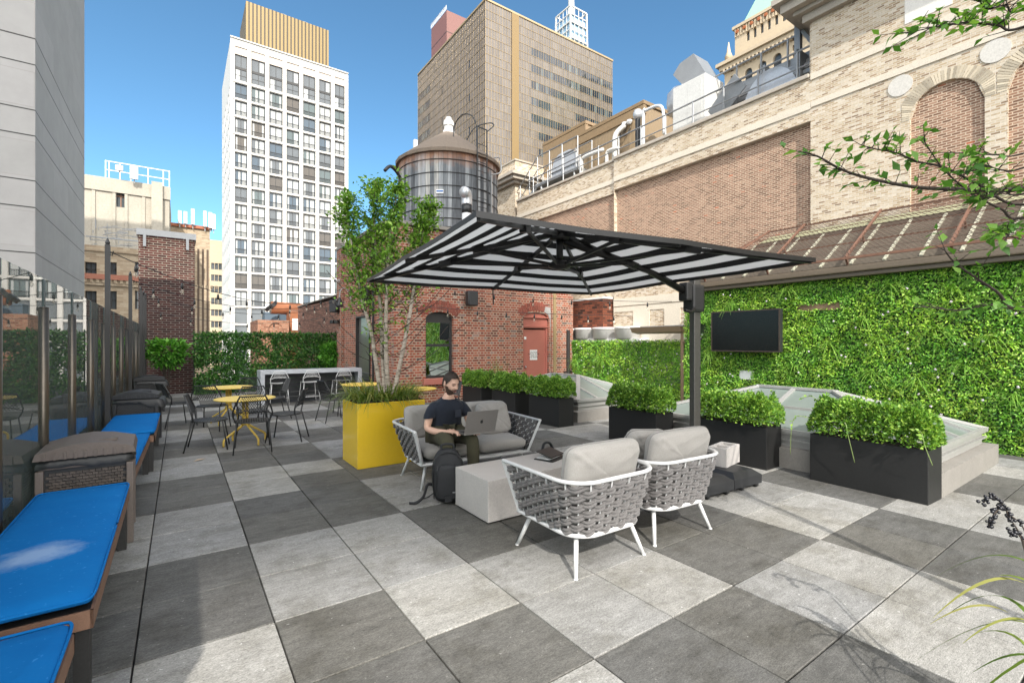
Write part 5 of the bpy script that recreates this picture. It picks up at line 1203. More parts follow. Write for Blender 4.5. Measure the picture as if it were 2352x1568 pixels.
def bin_(label, loc, rz, dark=False, bagged=0):
    t = thing('waste_bin', label, 'bin', loc, rz, 'wicker waste bins along the fence'); w, d, h = .25, .25, .62
    m1, m2 = (M['plast'], M['plast']) if dark else (M['rattan'], M['binlid'])
    MB().box(-w+.02, w-.02, -d+.02, d-.02, .02, h).build('liner', M['plast'], t)
    mb = MB()
    for s in range(4):
        R_ = Matrix.Rotation(s*math.pi/2, 4, 'Z')
        for r in range(26):
            for c in range(12):
                x = -w+.045+(c+.5*(r % 2))*.036; z = .045+r*.0215
                if x > w-.035: continue
                mb.obox(R_ @ T(x, -d+.014, z) @ RY(5) @ RZ(11), .0165, .007, .0088)
    mb.build('wicker', m1, t)
    mb = MB()
    for x in (-1, 1):
        for y in (-1, 1): mb.cbox(x*w-.022, x*w+.022, y*d-.022, y*d+.022, 0, h+.0, .006)
    mb.cbox(-w-.01, w+.01, -d-.012, d+.012, h+.002, h+.05, .01); mb.build('corner_frame', m2, t)
    mb = MB(); prof = [(-w-.035, h+.075), (-w-.02, h+.125), (-w*.5, h+.165), (0, h+.178), (w*.5, h+.165), (w+.02, h+.125), (w+.035, h+.075)]
    mb.prism(prof, lambda a, b, dd: (a, dd, b), -d-.03, d+.03)
    for k in range(9): mb.box(-w+.02+k*.055, -w+.035+k*.055, -d-.042, -d-.03, h+.075, h+.125)
    mb.box(.05, .17, -.16, -.08, h+.16, h+.175); mb.build('lid', m2, t)
    mb = MB(); r_ = random.Random(int(loc[1]*7)); n = 40
    V = []
    for k in range(n):
        a = 2*math.pi*k/n; c, s_ = math.cos(a), math.sin(a); q = 1/max(abs(c), abs(s_)); dr = r_.uniform(.0, .05)+bagged*(.10 if c > .2 else 0)
        V += [(c*q*(w+.0), s_*q*(d+.0), h+.072), (c*q*(w+.022)+bagged*.05*(c > .2), s_*q*(d+.022), h+.045), (c*q*(w+.016+.02*r_.random())+bagged*.08*(c > .2), s_*q*(d+.016), h+.02-dr*.6)]
    mb.add(V, [(3*k+i, 3*((k+1) % n)+i, 3*((k+1) % n)+i+1, 3*k+i+1) for k in range(n) for i in (0, 1)]); mb.build('bin_bag', M['bag'], t, True)
    return t
bin_('nearest waste bin, brown wicker with a grey lid between two blue benches', (-.57, 4.93, 0), RD(2))
bin_('dark waste bin with a black bag hanging out at the end of the blue benches', (-.52, 9.32, 0), RD(-3), True, 1)
bin_('dark waste bin half wrapped in a black bag beneath the leafy shrub', (-.55, 13.4, 0), RD(3), True, 1)

# ------------------------------------------------------------------ bar counter and stools
bc = thing('bar_counter', 'grey marble bar counter with dark board front before the hedge', 'bar', (2.9, 13.3, 0))
b0, b1, bv, bz_ = 1.62, 4.10, 13.05, .84
MB().cbox(b0, b1, bv, bv+.62, bz_-.09, bz_, .006).build('counter_top', M['marble'], bc, world=True)
for x in (b0, b1-.10): MB().cbox(x, x+.10, bv, bv+.62, 0, bz_-.091, .006).build('end_panel', M['marble'], bc, world=True)
mb = MB()
for k in range(6): mb.box(b0+.101, b1-.101, bv+.32, bv+.36, .03+.12*k, .142+.12*k)
mb.build('board_front', M['darkslat'], bc, world=True)
def lattice(mb, corners, n, w=.006):
    """crossed strips filling a quad patch a b c d (a-b bottom, d-c top)"""
    a, b, c, d = map(Vector, corners)
    P = lambda s, t: (a.lerp(b, s)).lerp(d.lerp(c, s), t)
    for k in range(-n, n+1):
        for sg in (1, -1):
            pts = []
            for i in range(7):
                t = i/6; s = (k/n)+sg*t*.45+(.5 if sg < 0 else 0)*0
                if 0 <= s <= 1: pts.append(P(s, t))
            if len(pts) > 1: mb.bar(pts[0], pts[-1], w, .003)
    return mb
def stool_mesh(t):
    mb = MB(); sz = .53
    for x in (-1, 1):
        for y in (-1, 1): MB().tube([(x*.17, y*.15, sz-.01), (x*.215, y*.20, 0)], .0095, 6).build('leg', M['whitep'], t, True)
    MB().tube([(-.2, -.19, .17), (.2, -.19, .17), (.2, .19, .17), (-.2, .19, .17), (-.2, -.19, .17)], .008, 6).build('footrest', M['whitep'], t, True)
    m = MB(); V = []
    for i in range(9):
        for j in range(9):
            x, y = -1+i/4, -1+j/4; V.append((x*.20*(1-.06*y*y), y*.19*(1-.06*x*x), sz-.03*(1-x*x)*(1-y*y)+.006*x*x))
    m.add(V, [(i*9+j, (i+1)*9+j, (i+1)*9+j+1, i*9+j+1) for i in range(8) for j in range(8)]); m.build('seat', M['whitep'], t, True)
    path = [(-.20, -.17, sz), (-.205, -.2, sz+.12), (-.12, -.225, sz+.30), (.12, -.225, sz+.30), (.205, -.2, sz+.12), (.20, -.17, sz)]
    b = MB(); b.tube(path, .010, 6).tube([(-.195, -.2, sz+.11), (-.10, -.21, sz+.15), (.10, -.21, sz+.15), (.195, -.2, sz+.11)], .007, 6)
    lattice(b, ((-.17, -.21, sz+.13), (.17, -.21, sz+.13), (.115, -.224, sz+.295), (-.115, -.224, sz+.295)), 11, .007); b.build('backrest', M['whitep'], t)
S = []
st = thing('bar_stool', 'leftmost white mesh bar stool at the marble counter', 'stool', (0, 0, 0), 0, 'white bar stools at the counter'); stool_mesh(st)
for i, (l, x, y, rz) in enumerate((('leftmost white mesh bar stool at the marble counter', 2.03, 13.02, -4), ('middle white mesh bar stool at the marble counter', 2.74, 13.0, 3), ('white mesh bar stool partly hidden behind the round yellow table', 3.56, 13.1, 5))):
    o = st if i == 0 else copytree(st); put(o, (x, y, 0), RD(rz), l)

# ------------------------------------------------------------------ yellow tables and black mesh chairs
def table_parts(t):
    h = .69
    MB().lathe([(.0, h-.02), (.40, h-.02), (.415, h-.012), (.415, h-.003), (.405, h), (.0, h)], n=48, cap=False).build('table_top', M['yellowp'], t, False)
    mb = MB()
    for k in range(4):
        a = RD(45+90*k); mb.tube([(.035*math.cos(a), .035*math.sin(a), h-.02), (.035*math.cos(a), .035*math.sin(a), .30)], .016, 8)
    mb.lathe([(.06, .28), (.06, .33)], n=12); mb.build('column', M['yellowp'], t, True)
    for k in range(4):
        a = RD(20+90*k); c, s_ = math.cos(a), math.sin(a)
        MB().tube(smoothpath([(.03*c, .03*s_, .33), (.06*c, .06*s_, .27), (.28*c, .28*s_, .13), (.325*c, .325*s_, .08), (.325*c, .325*s_, 0)], 3), .015, 8).build('leg', M['yellowp'], t, True)
tb = thing('bistro_table', 'nearest round yellow table, ringed by black mesh chairs', 'table', (0, 0, 0), 0, 'round yellow bistro tables'); table_parts(tb)
for i, (l, x, y) in enumerate((('nearest round yellow table, ringed by black mesh chairs', .825, 8.30), ('second round yellow table, just behind the nearest one', .77, 10.55), ('round yellow table in front of the right end of the bar', 3.07, 9.75), ('round yellow table mostly hidden behind the yellow planter and the man', 3.55, 8.25))):
    o = tb if i == 0 else copytree(tb); put(o, (x, y, 0), rng.random(), l)
def chair_parts(t):
    sz = .42; K = M['black']
    for x in (-1, 1):
        MB().tube([(x*.19, .17, sz-.01), (x*.225, .235, 0)], .010, 6).build('leg', K, t, True)
        MB().tube([(x*.20, -.19, sz), (x*.235, -.29, 0)], .010, 6).build('leg', K, t, True)
    m = MB(); ring = [(.235*math.cos(a)*(1 if abs(math.cos(a)) < .8 else .97), .225*math.sin(a), sz-.004) for a in [2*math.pi*k/28 for k in range(29)]]
    m.tube(ring, .010, 6, False)
    for k in range(-7, 8):
        x = .031*k; y = .225*math.sqrt(max(0, 1-(x/.235)**2)); m.bar((x, -y, sz), (x, y, sz), .017, .003)
        y2 = .030*k; x2 = .235*math.sqrt(max(0, 1-(y2/.225)**2)); m.bar((-x2, y2, sz-.001), (x2, y2, sz-.001), .010, .003)
    m.build('seat', K, t)
    path = smoothpath([(-.20, -.18, sz), (-.245, -.20, sz+.14), (-.16, -.28, sz+.36), (-.13, -.29, sz+.37), (.13, -.29, sz+.37), (.16, -.28, sz+.36), (.245, -.20, sz+.14), (.20, -.18, sz)], 3)
    b = MB(); b.tube(path, .011, 6).tube([(-.225, -.205, sz+.12), (-.1, -.235, sz+.17), (.1, -.235, sz+.17), (.225, -.205, sz+.12)], .007, 6)
    lattice(b, ((-.22, -.205, sz+.12), (.22, -.205, sz+.12), (.15, -.285, sz+.365), (-.15, -.285, sz+.365)), 12, .010); b.build('backrest', K, t)
ch = thing('mesh_chair', 'x', 'chair', (0, 0, 0), 0, 'black mesh chairs round the yellow tables'); chair_parts(ch)
chairs = [('black mesh chair on the left side of the nearest yellow table, back to the benches', .36, 8.18, -97),
 ('nearest black mesh chair, its back to the viewer in front of the yellow table', .86, 7.72, -6),
 ('black mesh chair pulled out to the right of the nearest yellow table', 1.38, 8.22, 66),
 ('black mesh chair tucked behind the nearest yellow table', .98, 8.82, 172),
 ('black mesh chair at the front left of the second yellow table', .47, 9.98, -24),
 ('black mesh chair standing apart by the dark bins at left', -.03, 10.75, -68),
 ('black mesh chair behind the second yellow table, before the hedge', 1.15, 11.15, 168),
 ('black mesh chair between the second yellow table and the bar stools', 1.55, 10.65, 95),
 ('black mesh chair left of the yellow table that stands by the bar', 2.52, 9.72, -80),
 ('black mesh chair behind the yellow table that stands by the bar', 2.95, 10.42, 175),
 ('black mesh chair half hidden behind the seated man', 4.1, 8.1, 85)]
for i, (l, x, y, rz) in enumerate(chairs):
    o = ch if i == 0 else copytree(ch); put(o, (x, y, 0), RD(rz), l)
lf = thing('fallen_leaf', 'dry pale leaf lying on the pavers before the tables', 'leaf', (*az(457, 1057)[:2], .004), .6)
MB().add([(-.08, 0, 0), (0, .03, .012), (.10, .0, .004), (0, -.035, .010), (0, 0, .002)], [(0,3,4), (3,2,4), (2,1,4), (1,0,4)]).build('blade', surf('dry_leaf', (.42, .33, .24), .8, .2, 30), lf)

# ------------------------------------------------------------------ yellow planter with the birch
yp = thing('yellow_planter', 'glossy yellow cube planter holding a birch and grasses', 'planter', (2.20, 6.09, 0), RD(0))
w, d, h = .44, .32, .79
mb = MB(); mb.cbox(-w, w, -d, d, 0, h, .008); mb.build('box', M['yellow'], yp)
MB().box(-w+.02, w-.02, -d+.02, d-.02, h+.001, h+.012).build('soil', M['soil'], yp)
specs = []
for _ in range(760):
    x, y = rng.uniform(-w+.04, w-.04), rng.uniform(-d+.04, d-.04); a = math.atan2(y, x)+rng.uniform(-1.1, 1.1)
    specs.append(((x, y, h), a, rng.uniform(.28, .58), rng.uniform(.008, .014), rng.uniform(.6, 1.4), rng.uniform(.3, .95)))
gp2 = thing('strap_grass', 'green and straw coloured grasses spilling over the yellow planter', 'plant', (2.20, 6.09, 0)); blades('blades', specs, M['grassleaf'], gp2)
bt_ = thing('birch_tree', 'young birch with four pale stems rising from the yellow planter', 'tree', (2.2, 6.09, h))
base = Vector((2.2, 6.09, h)); YD = 6.28
stems = [([(876, 905), (866, 850), (852, 760), (832, 690), (815, 600), (800, 520), (793, 450)], -.05), ([(884, 905), (880, 840), (876, 740), (868, 640), (862, 560), (858, 480), (862, 415)], .08),
         ([(893, 905), (888, 840), (886, 740), (890, 640), (893, 560), (905, 480), (915, 430)], -.12), ([(904, 905), (918, 840), (938, 740), (952, 650), (962, 580), (975, 520), (985, 470)], .05)]
LP = []; LD = []; rs = np.random.default_rng(33)
for k, (pts, dd) in enumerate(stems):
    P = [ad(x, y, YD+dd*(i/3)) for i, (x, y) in enumerate(pts)]; sp_ = smoothpath(P, 5); n = len(sp_)
    MB().tube([p-base for p in sp_], [max(.005, .030*(1-i/n)**.9+.004) for i in range(n)], 8).build('trunk', M['birch'], bt_, True)
    tw = MB()
    for i in range(6, n-1):
        for _ in range(6):
            t = i/n; p = sp_[i]; a = rng.uniform(0, 6.28); L = rng.uniform(.15, .62)*(1.25-t)*(.5 if t < .35 else 1)
            if t < .4 and rng.random() < .8: continue
            dr = Vector((math.cos(a), math.sin(a), rng.uniform(.1, 1.3))).normalized(); q = p+dr*L; m_ = p+dr*L*.5+Vector((0, 0, -.02))
            tw.tube([p-base, m_-base, q-base], [.006*(1.2-t), .004, .002], 4)
            nl = int((4+20*min(1, max(0, (t-.22)*2.2)))*rng.uniform(.5, 1.3))
            for _ in range(nl):
                s = rng.uniform(.15, 1.08); b_ = p.lerp(q, s)+Vector((rs.normal(0, .035), rs.normal(0, .035), rs.normal(0, .035))); LP.append(b_-base); LD.append((dr.x*.5+rs.normal(0, .6), dr.y*.5+rs.normal(0, .6), .1+rs.normal(0, .55)))
    # bare dark twigs sweeping out of the lower stem
    for q in range(4):
        i = int(n*rng.uniform(.12, .4)); p = sp_[i]; sg = rng.choice((-1, 1)); L = rng.uniform(.5, 1.1)
        dr = Vector((CY*sg, -SY*sg, rng.uniform(.35, 1.0))).normalized(); tw.tube([x-base for x in smoothpath([p, p+dr*L*.5+Vector((0, 0, -.05)), p+dr*L+Vector((0, 0, .08))], 4)], .004, 4)
    tw.build('twig', M['bark'], bt_, True)
LP = np.array([tuple(p) for p in LP]); LD = np.array(LD); n = len(LP)
Nn = np.stack([rs.normal(0, .6, n), rs.normal(0, .6, n), np.ones(n)], 1); L = .058*rs.uniform(.6, 1.35, n)
leaves('crown', LP, LD, Nn, L, L*.55, M['birch_leaf'], bt_, droop=.1)

# ------------------------------------------------------------------ black planters with box hedging
def black_planter(label, blabel, loc, ln, rz=0, seed=1, dep=.185, h=.515, extra=0, top=.27, wild=0):
    t = thing('planter_box', label, 'planter', loc, rz, 'black planter boxes along the skylights')
    mb = MB(); mb.cbox(-dep, dep, -ln/2, ln/2, 0, h, .006); mb.build('box', M['planter'], t)
    MB().box(-dep+.02, dep-.02, -ln/2+.02, ln/2-.02, h+.001, h+.008).build('soil', M['soil'], t)
    s = thing('box_hedge', blabel, 'shrub', (loc[0], loc[1], h), rz, 'clipped box hedges in the black planters')
    r = np.random.default_rng(seed); n = int(15000*ln); a, b = dep+.06, ln/2+.03
    x = r.uniform(-1, 1, n); y = r.uniform(-1, 1, n); z = r.uniform(0, 1, n)**.75
    e = np.maximum(np.maximum(np.abs(x), np.abs(y)), z); push = (r.random(n) < .55) & (e > .25)
    x = np.where(push, x/np.maximum(e, .3), x); y = np.where(push, y/np.maximum(e, .3), y); z = np.where(push, z/np.maximum(e, .3), z)
    x = np.clip(x, -1, 1); y = np.clip(y, -1, 1); z = np.clip(z, 0, 1)
    P3 = np.stack([x*a*(1-.16*z**2), y*b*(1-.10*z**2*np.abs(y)), .02+z*top], 1); rnd = 1-.10*(np.abs(x)**4*np.abs(y)**4)-.12*(z**4*np.maximum(x**4, y**4))
    P3[:, 0] *= rnd; P3[:, 1] *= rnd
    lump = np.sin(y*ln*7+seed)*np.sin(x*4+seed*2)*.05+np.sin(y*ln*17+z*9+seed)*.025+np.sin(x*9+y*ln*31)*.014
    P3[:, 2] += lump*z+np.maximum(0, r.normal(0, .022, n))*z; P3[:, 0] += np.sign(x)*lump*.6
    P3[:, 2] *= np.where(z < .2, 1, 1)
    D = np.stack([x+r.normal(0, .6, n), y*.7+r.normal(0, .6, n), z*.8+r.normal(.15, .5, n)], 1); Nn = np.stack([x+r.normal(0, .4, n), y+r.normal(0, .4, n), .7+r.normal(0, .4, n)], 1)
    L = .033*r.uniform(.6, 1.4, n); leaves('foliage', P3, D, Nn, L, L*.62, M['box'], s)
    st_ = MB(); rr = random.Random(seed)
    for q in range(10):
        y0 = rr.uniform(-ln/2+.06, ln/2-.06); st_.tube([(rr.uniform(-.06, .06), y0, 0), (rr.uniform(-.1, .1), y0+rr.uniform(-.06, .06), .22)], .008, 5)
    st_.build('stem', M['bark'], s, True)
    if wild:
        wv = MB(); V = []; Dd = []
        for q in range(wild):
            y0 = rr.uniform(-ln/2, ln/2); sg = -1 if q % 3 else 1
            p = [Vector((-dep*.9*1, y0, top*.55)), Vector((-dep-.10, y0+sg*.1, top*.62)), Vector((-dep-.13, y0+sg*.14, top*.2)), Vector((-dep-.08, y0+sg*.18, -rr.uniform(.02, .30)))]
            if q % 4 == 3: p = [Vector((0, y0, top*.8)), Vector((-.05, y0+sg*.1, top+.10)), Vector((-.1, y0+sg*.22, top+.06))]
            sp_ = smoothpath(p, 5); wv.tube(sp_, .0035, 4)
            for w_ in sp_[2:11]:
                for _ in range(1): V.append(tuple(w_)); Dd.append((rs.normal(-.4, .6), rs.normal(0, .7), rs.normal(0, .5)))
        wv.build('tendril', surf('pale_green_stem', (.22, .30, .10), .6, .1, 20), s, True)
        V = np.array(V); Dd = np.array(Dd); L = .040*rs.uniform(.6, 1.3, len(V)); leaves('tendril_leaf', V, Dd, np.stack([-np.ones(len(V)), rs.normal(0, .5, len(V)), np.ones(len(V))], 1), L, L*.7, M['birch_leaf'], s)
    return t
black_planter('large black planter box at right in front of the big skylight', 'overgrown box hedge with trailing tendrils in the large right planter', (5.97, 1.94, 0), 1.04, RD(-2), 1, wild=4, top=.30)
black_planter('black planter box just right of the umbrella post', 'dense box hedge just right of the umbrella post', (5.94, 3.42, 0), .98, RD(1), 2)
black_planter('black planter box left of the umbrella post, over the armchairs', 'box hedge left of the umbrella post', (5.77, 4.85, 0), .96, RD(-3), 3)
black_planter('black planter box beside the far skylight, right of the sofa', 'box hedge beside the far skylight, right of the sofa', (5.79, 7.0, 0), .86, RD(2), 4)
black_planter('black planter box behind the sofa cushions, second from the brick house', 'box hedge with tall grass stalks behind the sofa', (5.74, 8.28, 0), .86, 0, 5)
black_planter('black planter box behind the man, nearest to the brick house', 'box hedge right of the man, nearest to the brick house', (5.72, 9.55, 0), .86, 0, 6)
g3 = thing('tall_grass', 'pale tall grass stalks standing between the far box hedges', 'grass', (5.85, 8.9, .5)); specs = []
for _ in range(46): specs.append(((rng.uniform(-.12, .12), rng.uniform(-.18, .18), 0), rng.uniform(0, 6.28), rng.uniform(.45, .85), .009, rng.uniform(1.2, 1.5), rng.uniform(.0, .12)))
blades('blades', specs, M['grassleaf'], g3)

# ------------------------------------------------------------------ skylights
def skylight(label, u0, u1, v0, v1, zc, ze, zr, ins):
    t = thing('skylight', label, 'skylight', ((u0+u1)/2, (v0+v1)/2, 0)); o = wloc(t); um = (u0+u1)/2
    MB().box(u0, u1, v0, v1, 0, zc).build('curb', M['ledge'], t, world=True)
    e = .10; a, b, c, d = u0+e, u1-e, v0+e, v1-e
    mb = MB(); mb.box(a+.03, b-.03, c+.03, d-.03, zc+.002, ze-.03).box(a-.02, b+.02, c-.02, d+.02, ze-.028, ze).box(a-.01, b+.01, c-.01, d+.01, zc+.08, zc+.10); mb.build('sill_band', M['alu'], t, world=True)
    A, B, C_, D_ = (a, c, ze), (b, c, ze), (b, d, ze), (a, d, ze); E, F = (um, c+ins, zr), (um, d-ins, zr)
    MB().quad(A, B, E).quad(B, C_, F, E).quad(C_, D_, F).quad(D_, A, E, F).build('glass', M['milky'], t, world=True)
    mb = MB(); up = (0, 0, .012)
    def fb(p, q, w=.06): mb.bar(Vector(p)+Vector(up), Vector(q)+Vector(up), w, .035)
    for p, q in ((A, E), (B, E), (C_, F), (D_, F), (E, F)): fb(p, q, .085)
    for p, q in ((A, B), (B, C_), (C_, D_), (D_, A)): fb(p, q, .05)
    n = 4
    for k in range(1, n):
        f = k/n; v = c+(d-c)*f; vr = min(max(v, c+ins), d-ins)
        for x0 in (a, b):
            # rafters square to the eaves, meeting the ridge or the hip
            if c+ins <= v <= d-ins: fb((x0, v, ze), (um, v, zr), .05)
            else:
                s = (v-c)/ins if v < c+ins else (d-v)/ins; fb((x0, v, ze), (x0+(um-x0)*s, v, ze+(zr-ze)*s), .05)
    for vv, sgn in ((c, 1), (d, -1)):
        for f in (.25, .5, .75):
            x = a+(b-a)*f; s = 1-abs(2*f-1); fb((x, vv, ze), (x, vv+sgn*ins*s, ze+(zr-ze)*s), .045)
    for s in (.5,):
        for sg, x0 in ((1, a), (-1, b)): fb((x0+(um-x0)*s, c+ins*s, ze+(zr-ze)*s), (x0+(um-x0)*s, d-ins*s, ze+(zr-ze)*s), .025)
    mb.build('glazing_bar', M['alu'], t, world=True)
skylight('large hipped milky glass skylight behind the right hand planters', 6.08, 8.55, 1.42, 5.2, .24, .43, .86, 1.28)
skylight('far hipped glass skylight before the pink door and low green wall', 6.25, 8.6, 6.75, 10.2, .20, .40, .78, 1.15)

# ------------------------------------------------------------------ umbrella
UC = Vector((2.86, 3.33)); UR = RD(-7.5); HW = 1.45; ZE = 2.2; ZA = 2.57
um = thing('cantilever_umbrella', 'square black and grey striped cantilever umbrella on an offset post', 'umbrella', (UC.x, UC.y, 0), UR)
n = N('striped_canopy'); tc = n.new('ShaderNodeTexCoord').outputs['Object']; sep = n.new('ShaderNodeSeparateXYZ'); n.l.new(tc, sep.inputs[0])
ax = n.new('ShaderNodeMath', operation='ABSOLUTE'); ay = n.new('ShaderNodeMath', operation='ABSOLUTE'); n.l.new(sep.outputs[0], ax.inputs[0]); n.l.new(sep.outputs[1], ay.inputs[0])
mx = n.new('ShaderNodeMath', operation='MAXIMUM'); n.l.new(ax.outputs[0], mx.inputs[0]); n.l.new(ay.outputs[0], mx.inputs[1])
ml = n.new('ShaderNodeMath', operation='MULTIPLY'); n.l.new(mx.outputs[0], ml.inputs[0]); ml.inputs[1].default_value = 1/.242
fr = n.new('ShaderNodeMath', operation='FRACT'); n.l.new(ml.outputs[0], fr.inputs[0]); gt = n.new('ShaderNodeMath', operation='GREATER_THAN'); n.l.new(fr.outputs[0], gt.inputs[0]); gt.inputs[1].default_value = .48
col = n.mix(gt.outputs[0], (.012, .012, .012), (.62, .62, .61)); n.setp(color=col, rough=.9, spec=.2)
tr = n.new('ShaderNodeBsdfTranslucent'); n.l.new(col, tr.inputs[0]); m2 = n.new('ShaderNodeMixShader'); m2.inputs[0].default_value = .45; n.l.new(n.b.outputs[0], m2.inputs[1]); n.l.new(tr.outputs[0], m2.inputs[2]); n.l.new(m2.outputs[0], n.out.inputs[0])
# canopy: four panels stretched over eight ribs, the hem dipping between the corners
G = 24; V = []
for i in range(G+1):
    for j in range(G+1):
        x, y = -1+2*i/G, -1+2*j/G; m_ = max(abs(x), abs(y)); q = min(abs(x), abs(y))/max(m_, 1e-6)
        rib = min(abs(q), abs(1-q))*2; z = ZE+(ZA-ZE)*(1-m_)**1.08-.012*m_*(rib**.8)
        V.append((x*HW, y*HW, z))
mb = MB(); mb.add(V, [(i*(G+1)+j, (i+1)*(G+1)+j, (i+1)*(G+1)+j+1, i*(G+1)+j+1) for i in range(G) for j in range(G)])
rim = [(-1, -1), (1, -1), (1, 1), (-1, 1)]
cn = mb.build('canopy', n.m, um, False)
hem = MB()
for k in range(4):
    a, b = rim[k], rim[(k+1) % 4]; P = []
    for i in range(G+1):
        f = i/G; x, y = a[0]+(b[0]-a[0])*f, a[1]+(b[1]-a[1])*f; q = min(abs(x), abs(y)); rib = min(q, 1-q)*2
        P.append((x*HW*1.001, y*HW*1.001, ZE-.012*rib**.8))
    hem.add([p for p in P]+[(p[0], p[1], p[2]-.034) for p in P], [(i, i+1, G+2+i, G+1+i) for i in range(G)])
hem.build('hem', M['umb'], cn)
HUBZ = 2.23
ctr = (0, 0)
MB().tube([(0, 0, HUBZ), (0, 0, ZA-.06)], .032, 10).build('centre_pole', M['umb'], um, True)
MB().lathe([(.03, HUBZ-.03), (.10, HUBZ-.01), (.11, HUBZ+.02), (.06, HUBZ+.05)], n=20).build('lower_hub', M['umb'], um, True)
MB().lathe([(.09, ZA-.10), (.10, ZA-.05), (.04, ZA-.03)], n=16).build('upper_hub', M['umb'], um, True)
for k in range(8):
    a = math.pi/4*k; mul = math.sqrt(2) if k % 2 else 1; dx, dy = math.cos(a)*mul, math.sin(a)*mul
    R_ = lambda f: (dx*HW*f, dy*HW*f, ZE+(ZA-ZE)*(1-f)**1.08-.035)
    rb = MB().bar(R_(.04), R_(.5), .026, .036).bar(R_(.5), R_(.985), .022, .032).build('rib', M['umb'], um)
    MB().bar((dx*.07, dy*.07, HUBZ+.01), R_(.56), .018, .026).bar(R_(.53), R_(.59), .05, .06).build('strut', M['umb'], rb)
# offset post and arm, on the +x side
PX, PY = 1.80, .02; inv = Matrix.Rotation(-UR, 2)
pw = Vector((4.62, 3.12)); lp = inv @ (pw-UC); PX, PY = lp.x, lp.y
MB().cbox(PX-.05, PX+.05, PY-.035, PY+.035, .09, 2.38, .01).build('post', M['umbpost'], um)
mb = MB(); mb.cbox(PX-.11, PX+.075, PY-.075, PY+.075, 1.86, 2.16, .03).cbox(PX-.19, PX-.08, PY-.06, PY+.06, 1.98, 2.18, .02); mb.build('slider', M['dkmetal'], um)
MB().tube(smoothpath([(PX-.09, PY-.07, 1.90), (PX-.17, PY-.10, 1.86), (PX-.26, PY-.10, 1.87)]), .017, 8).build('crank_handle', M['umb'], um, True)
MB().tube([(PX-.15, PY, 2.08), (PX*.62, PY*.6, 2.27), (.05, 0, ZA-.10)], .036, 12).tube([(PX*.44, PY*.45, 2.345), (PX*.52, PY*.52, 2.31)], .048, 12).build('arm', M['umb'], um, True)
MB().bar((0, HW*.995, ZE-.02), (0, HW*.985, ZE-.22), .02, .006).build('tie_strap', M['umb'], um)
ub = thing('umbrella_base', 'black plastic weight tray on castors under the umbrella post', 'umbrella base', (4.66, 3.14, 0), RD(-4))
for ix in (-1, 1):
    for iy in (-1, 1):
        mb = MB(); x0, x1 = (.005, .47) if ix > 0 else (-.47, -.005); y0, y1 = (.005, .47) if iy > 0 else (-.47, -.005)
        cx, cy_ = (x0+x1)/2, (y0+y1)/2; mb.add([(x0, y0, .04), (x1, y0, .04), (x1, y1, .04), (x0, y1, .04), (x0, y0, .13), (x1, y0, .13), (x1, y1, .13), (x0, y1, .13), (cx-.16, cy_-.16, .185), (cx+.16, cy_-.16, .185), (cx+.16, cy_+.16, .185), (cx-.16, cy_+.16, .185)],
            [(0,3,2,1), (0,1,5,4), (1,2,6,5), (2,3,7,6), (3,0,4,7), (4,5,9,8), (5,6,10,9), (6,7,11,10), (7,4,8,11), (8,9,10,11)])
        for q in (-.12, .1): mb.box(x0-.004, x1+.004, cy_+q-.006, cy_+q+.006, .05, .135)
        mb.build('weight', M['plast'], ub)
for x in (-.40, -.1, .15, .40): MB().tube([(x-.015, -.44, .03), (x+.015, -.44, .03)], .03, 12).build('castor', M['black'], ub, True)
cbk = thing('concrete_block', 'hollow grey concrete block weighing down the umbrella base', 'concrete block', (4.98, 3.0, .188), RD(10))
mb = MB(); mb.box(-.19, .19, -.10, -.07, 0, .2).box(-.19, .19, .07, .10, 0, .2).box(-.19, -.16, -.07, .07, 0, .2).box(.16, .19, -.07, .07, 0, .2).box(-.015, .015, -.07, .07, 0, .199).box(-.16, .16, -.07, .07, 0, .03); mb.build('block', M['conc'], cbk)

# ------------------------------------------------------------------ woven lounge seating
def ushape(W, D, r, n, y0=0):
    """open U from the left front tip round the back to the right front tip; the front is +y"""
    P = [(-W/2, y0+D/2)]; 
    for k in range(9): a = math.pi+math.pi/2*k/8; P.append((-W/2+r+r*math.cos(a), y0-D/2+r+r*math.sin(a)))
    for k in range(9): a = -math.pi/2+math.pi/2*k/8; P.append((W/2-r+r*math.cos(a), y0-D/2+r+r*math.sin(a)))
    P.append((W/2, y0+D/2)); Q = [Vector((a, b, 0)) for a, b in P]; L = [0]
    for a, b in zip(Q[:-1], Q[1:]): L.append(L[-1]+(b-a).length)
    out = []
    for i in range(n):
        s = L[-1]*i/(n-1); k = max(j for j in range(len(L)) if L[j] <= s+1e-9); k = min(k, len(Q)-2); f = (s-L[k])/max(1e-9, L[k+1]-L[k]); out.append(Q[k].lerp(Q[k+1], f))
    return out
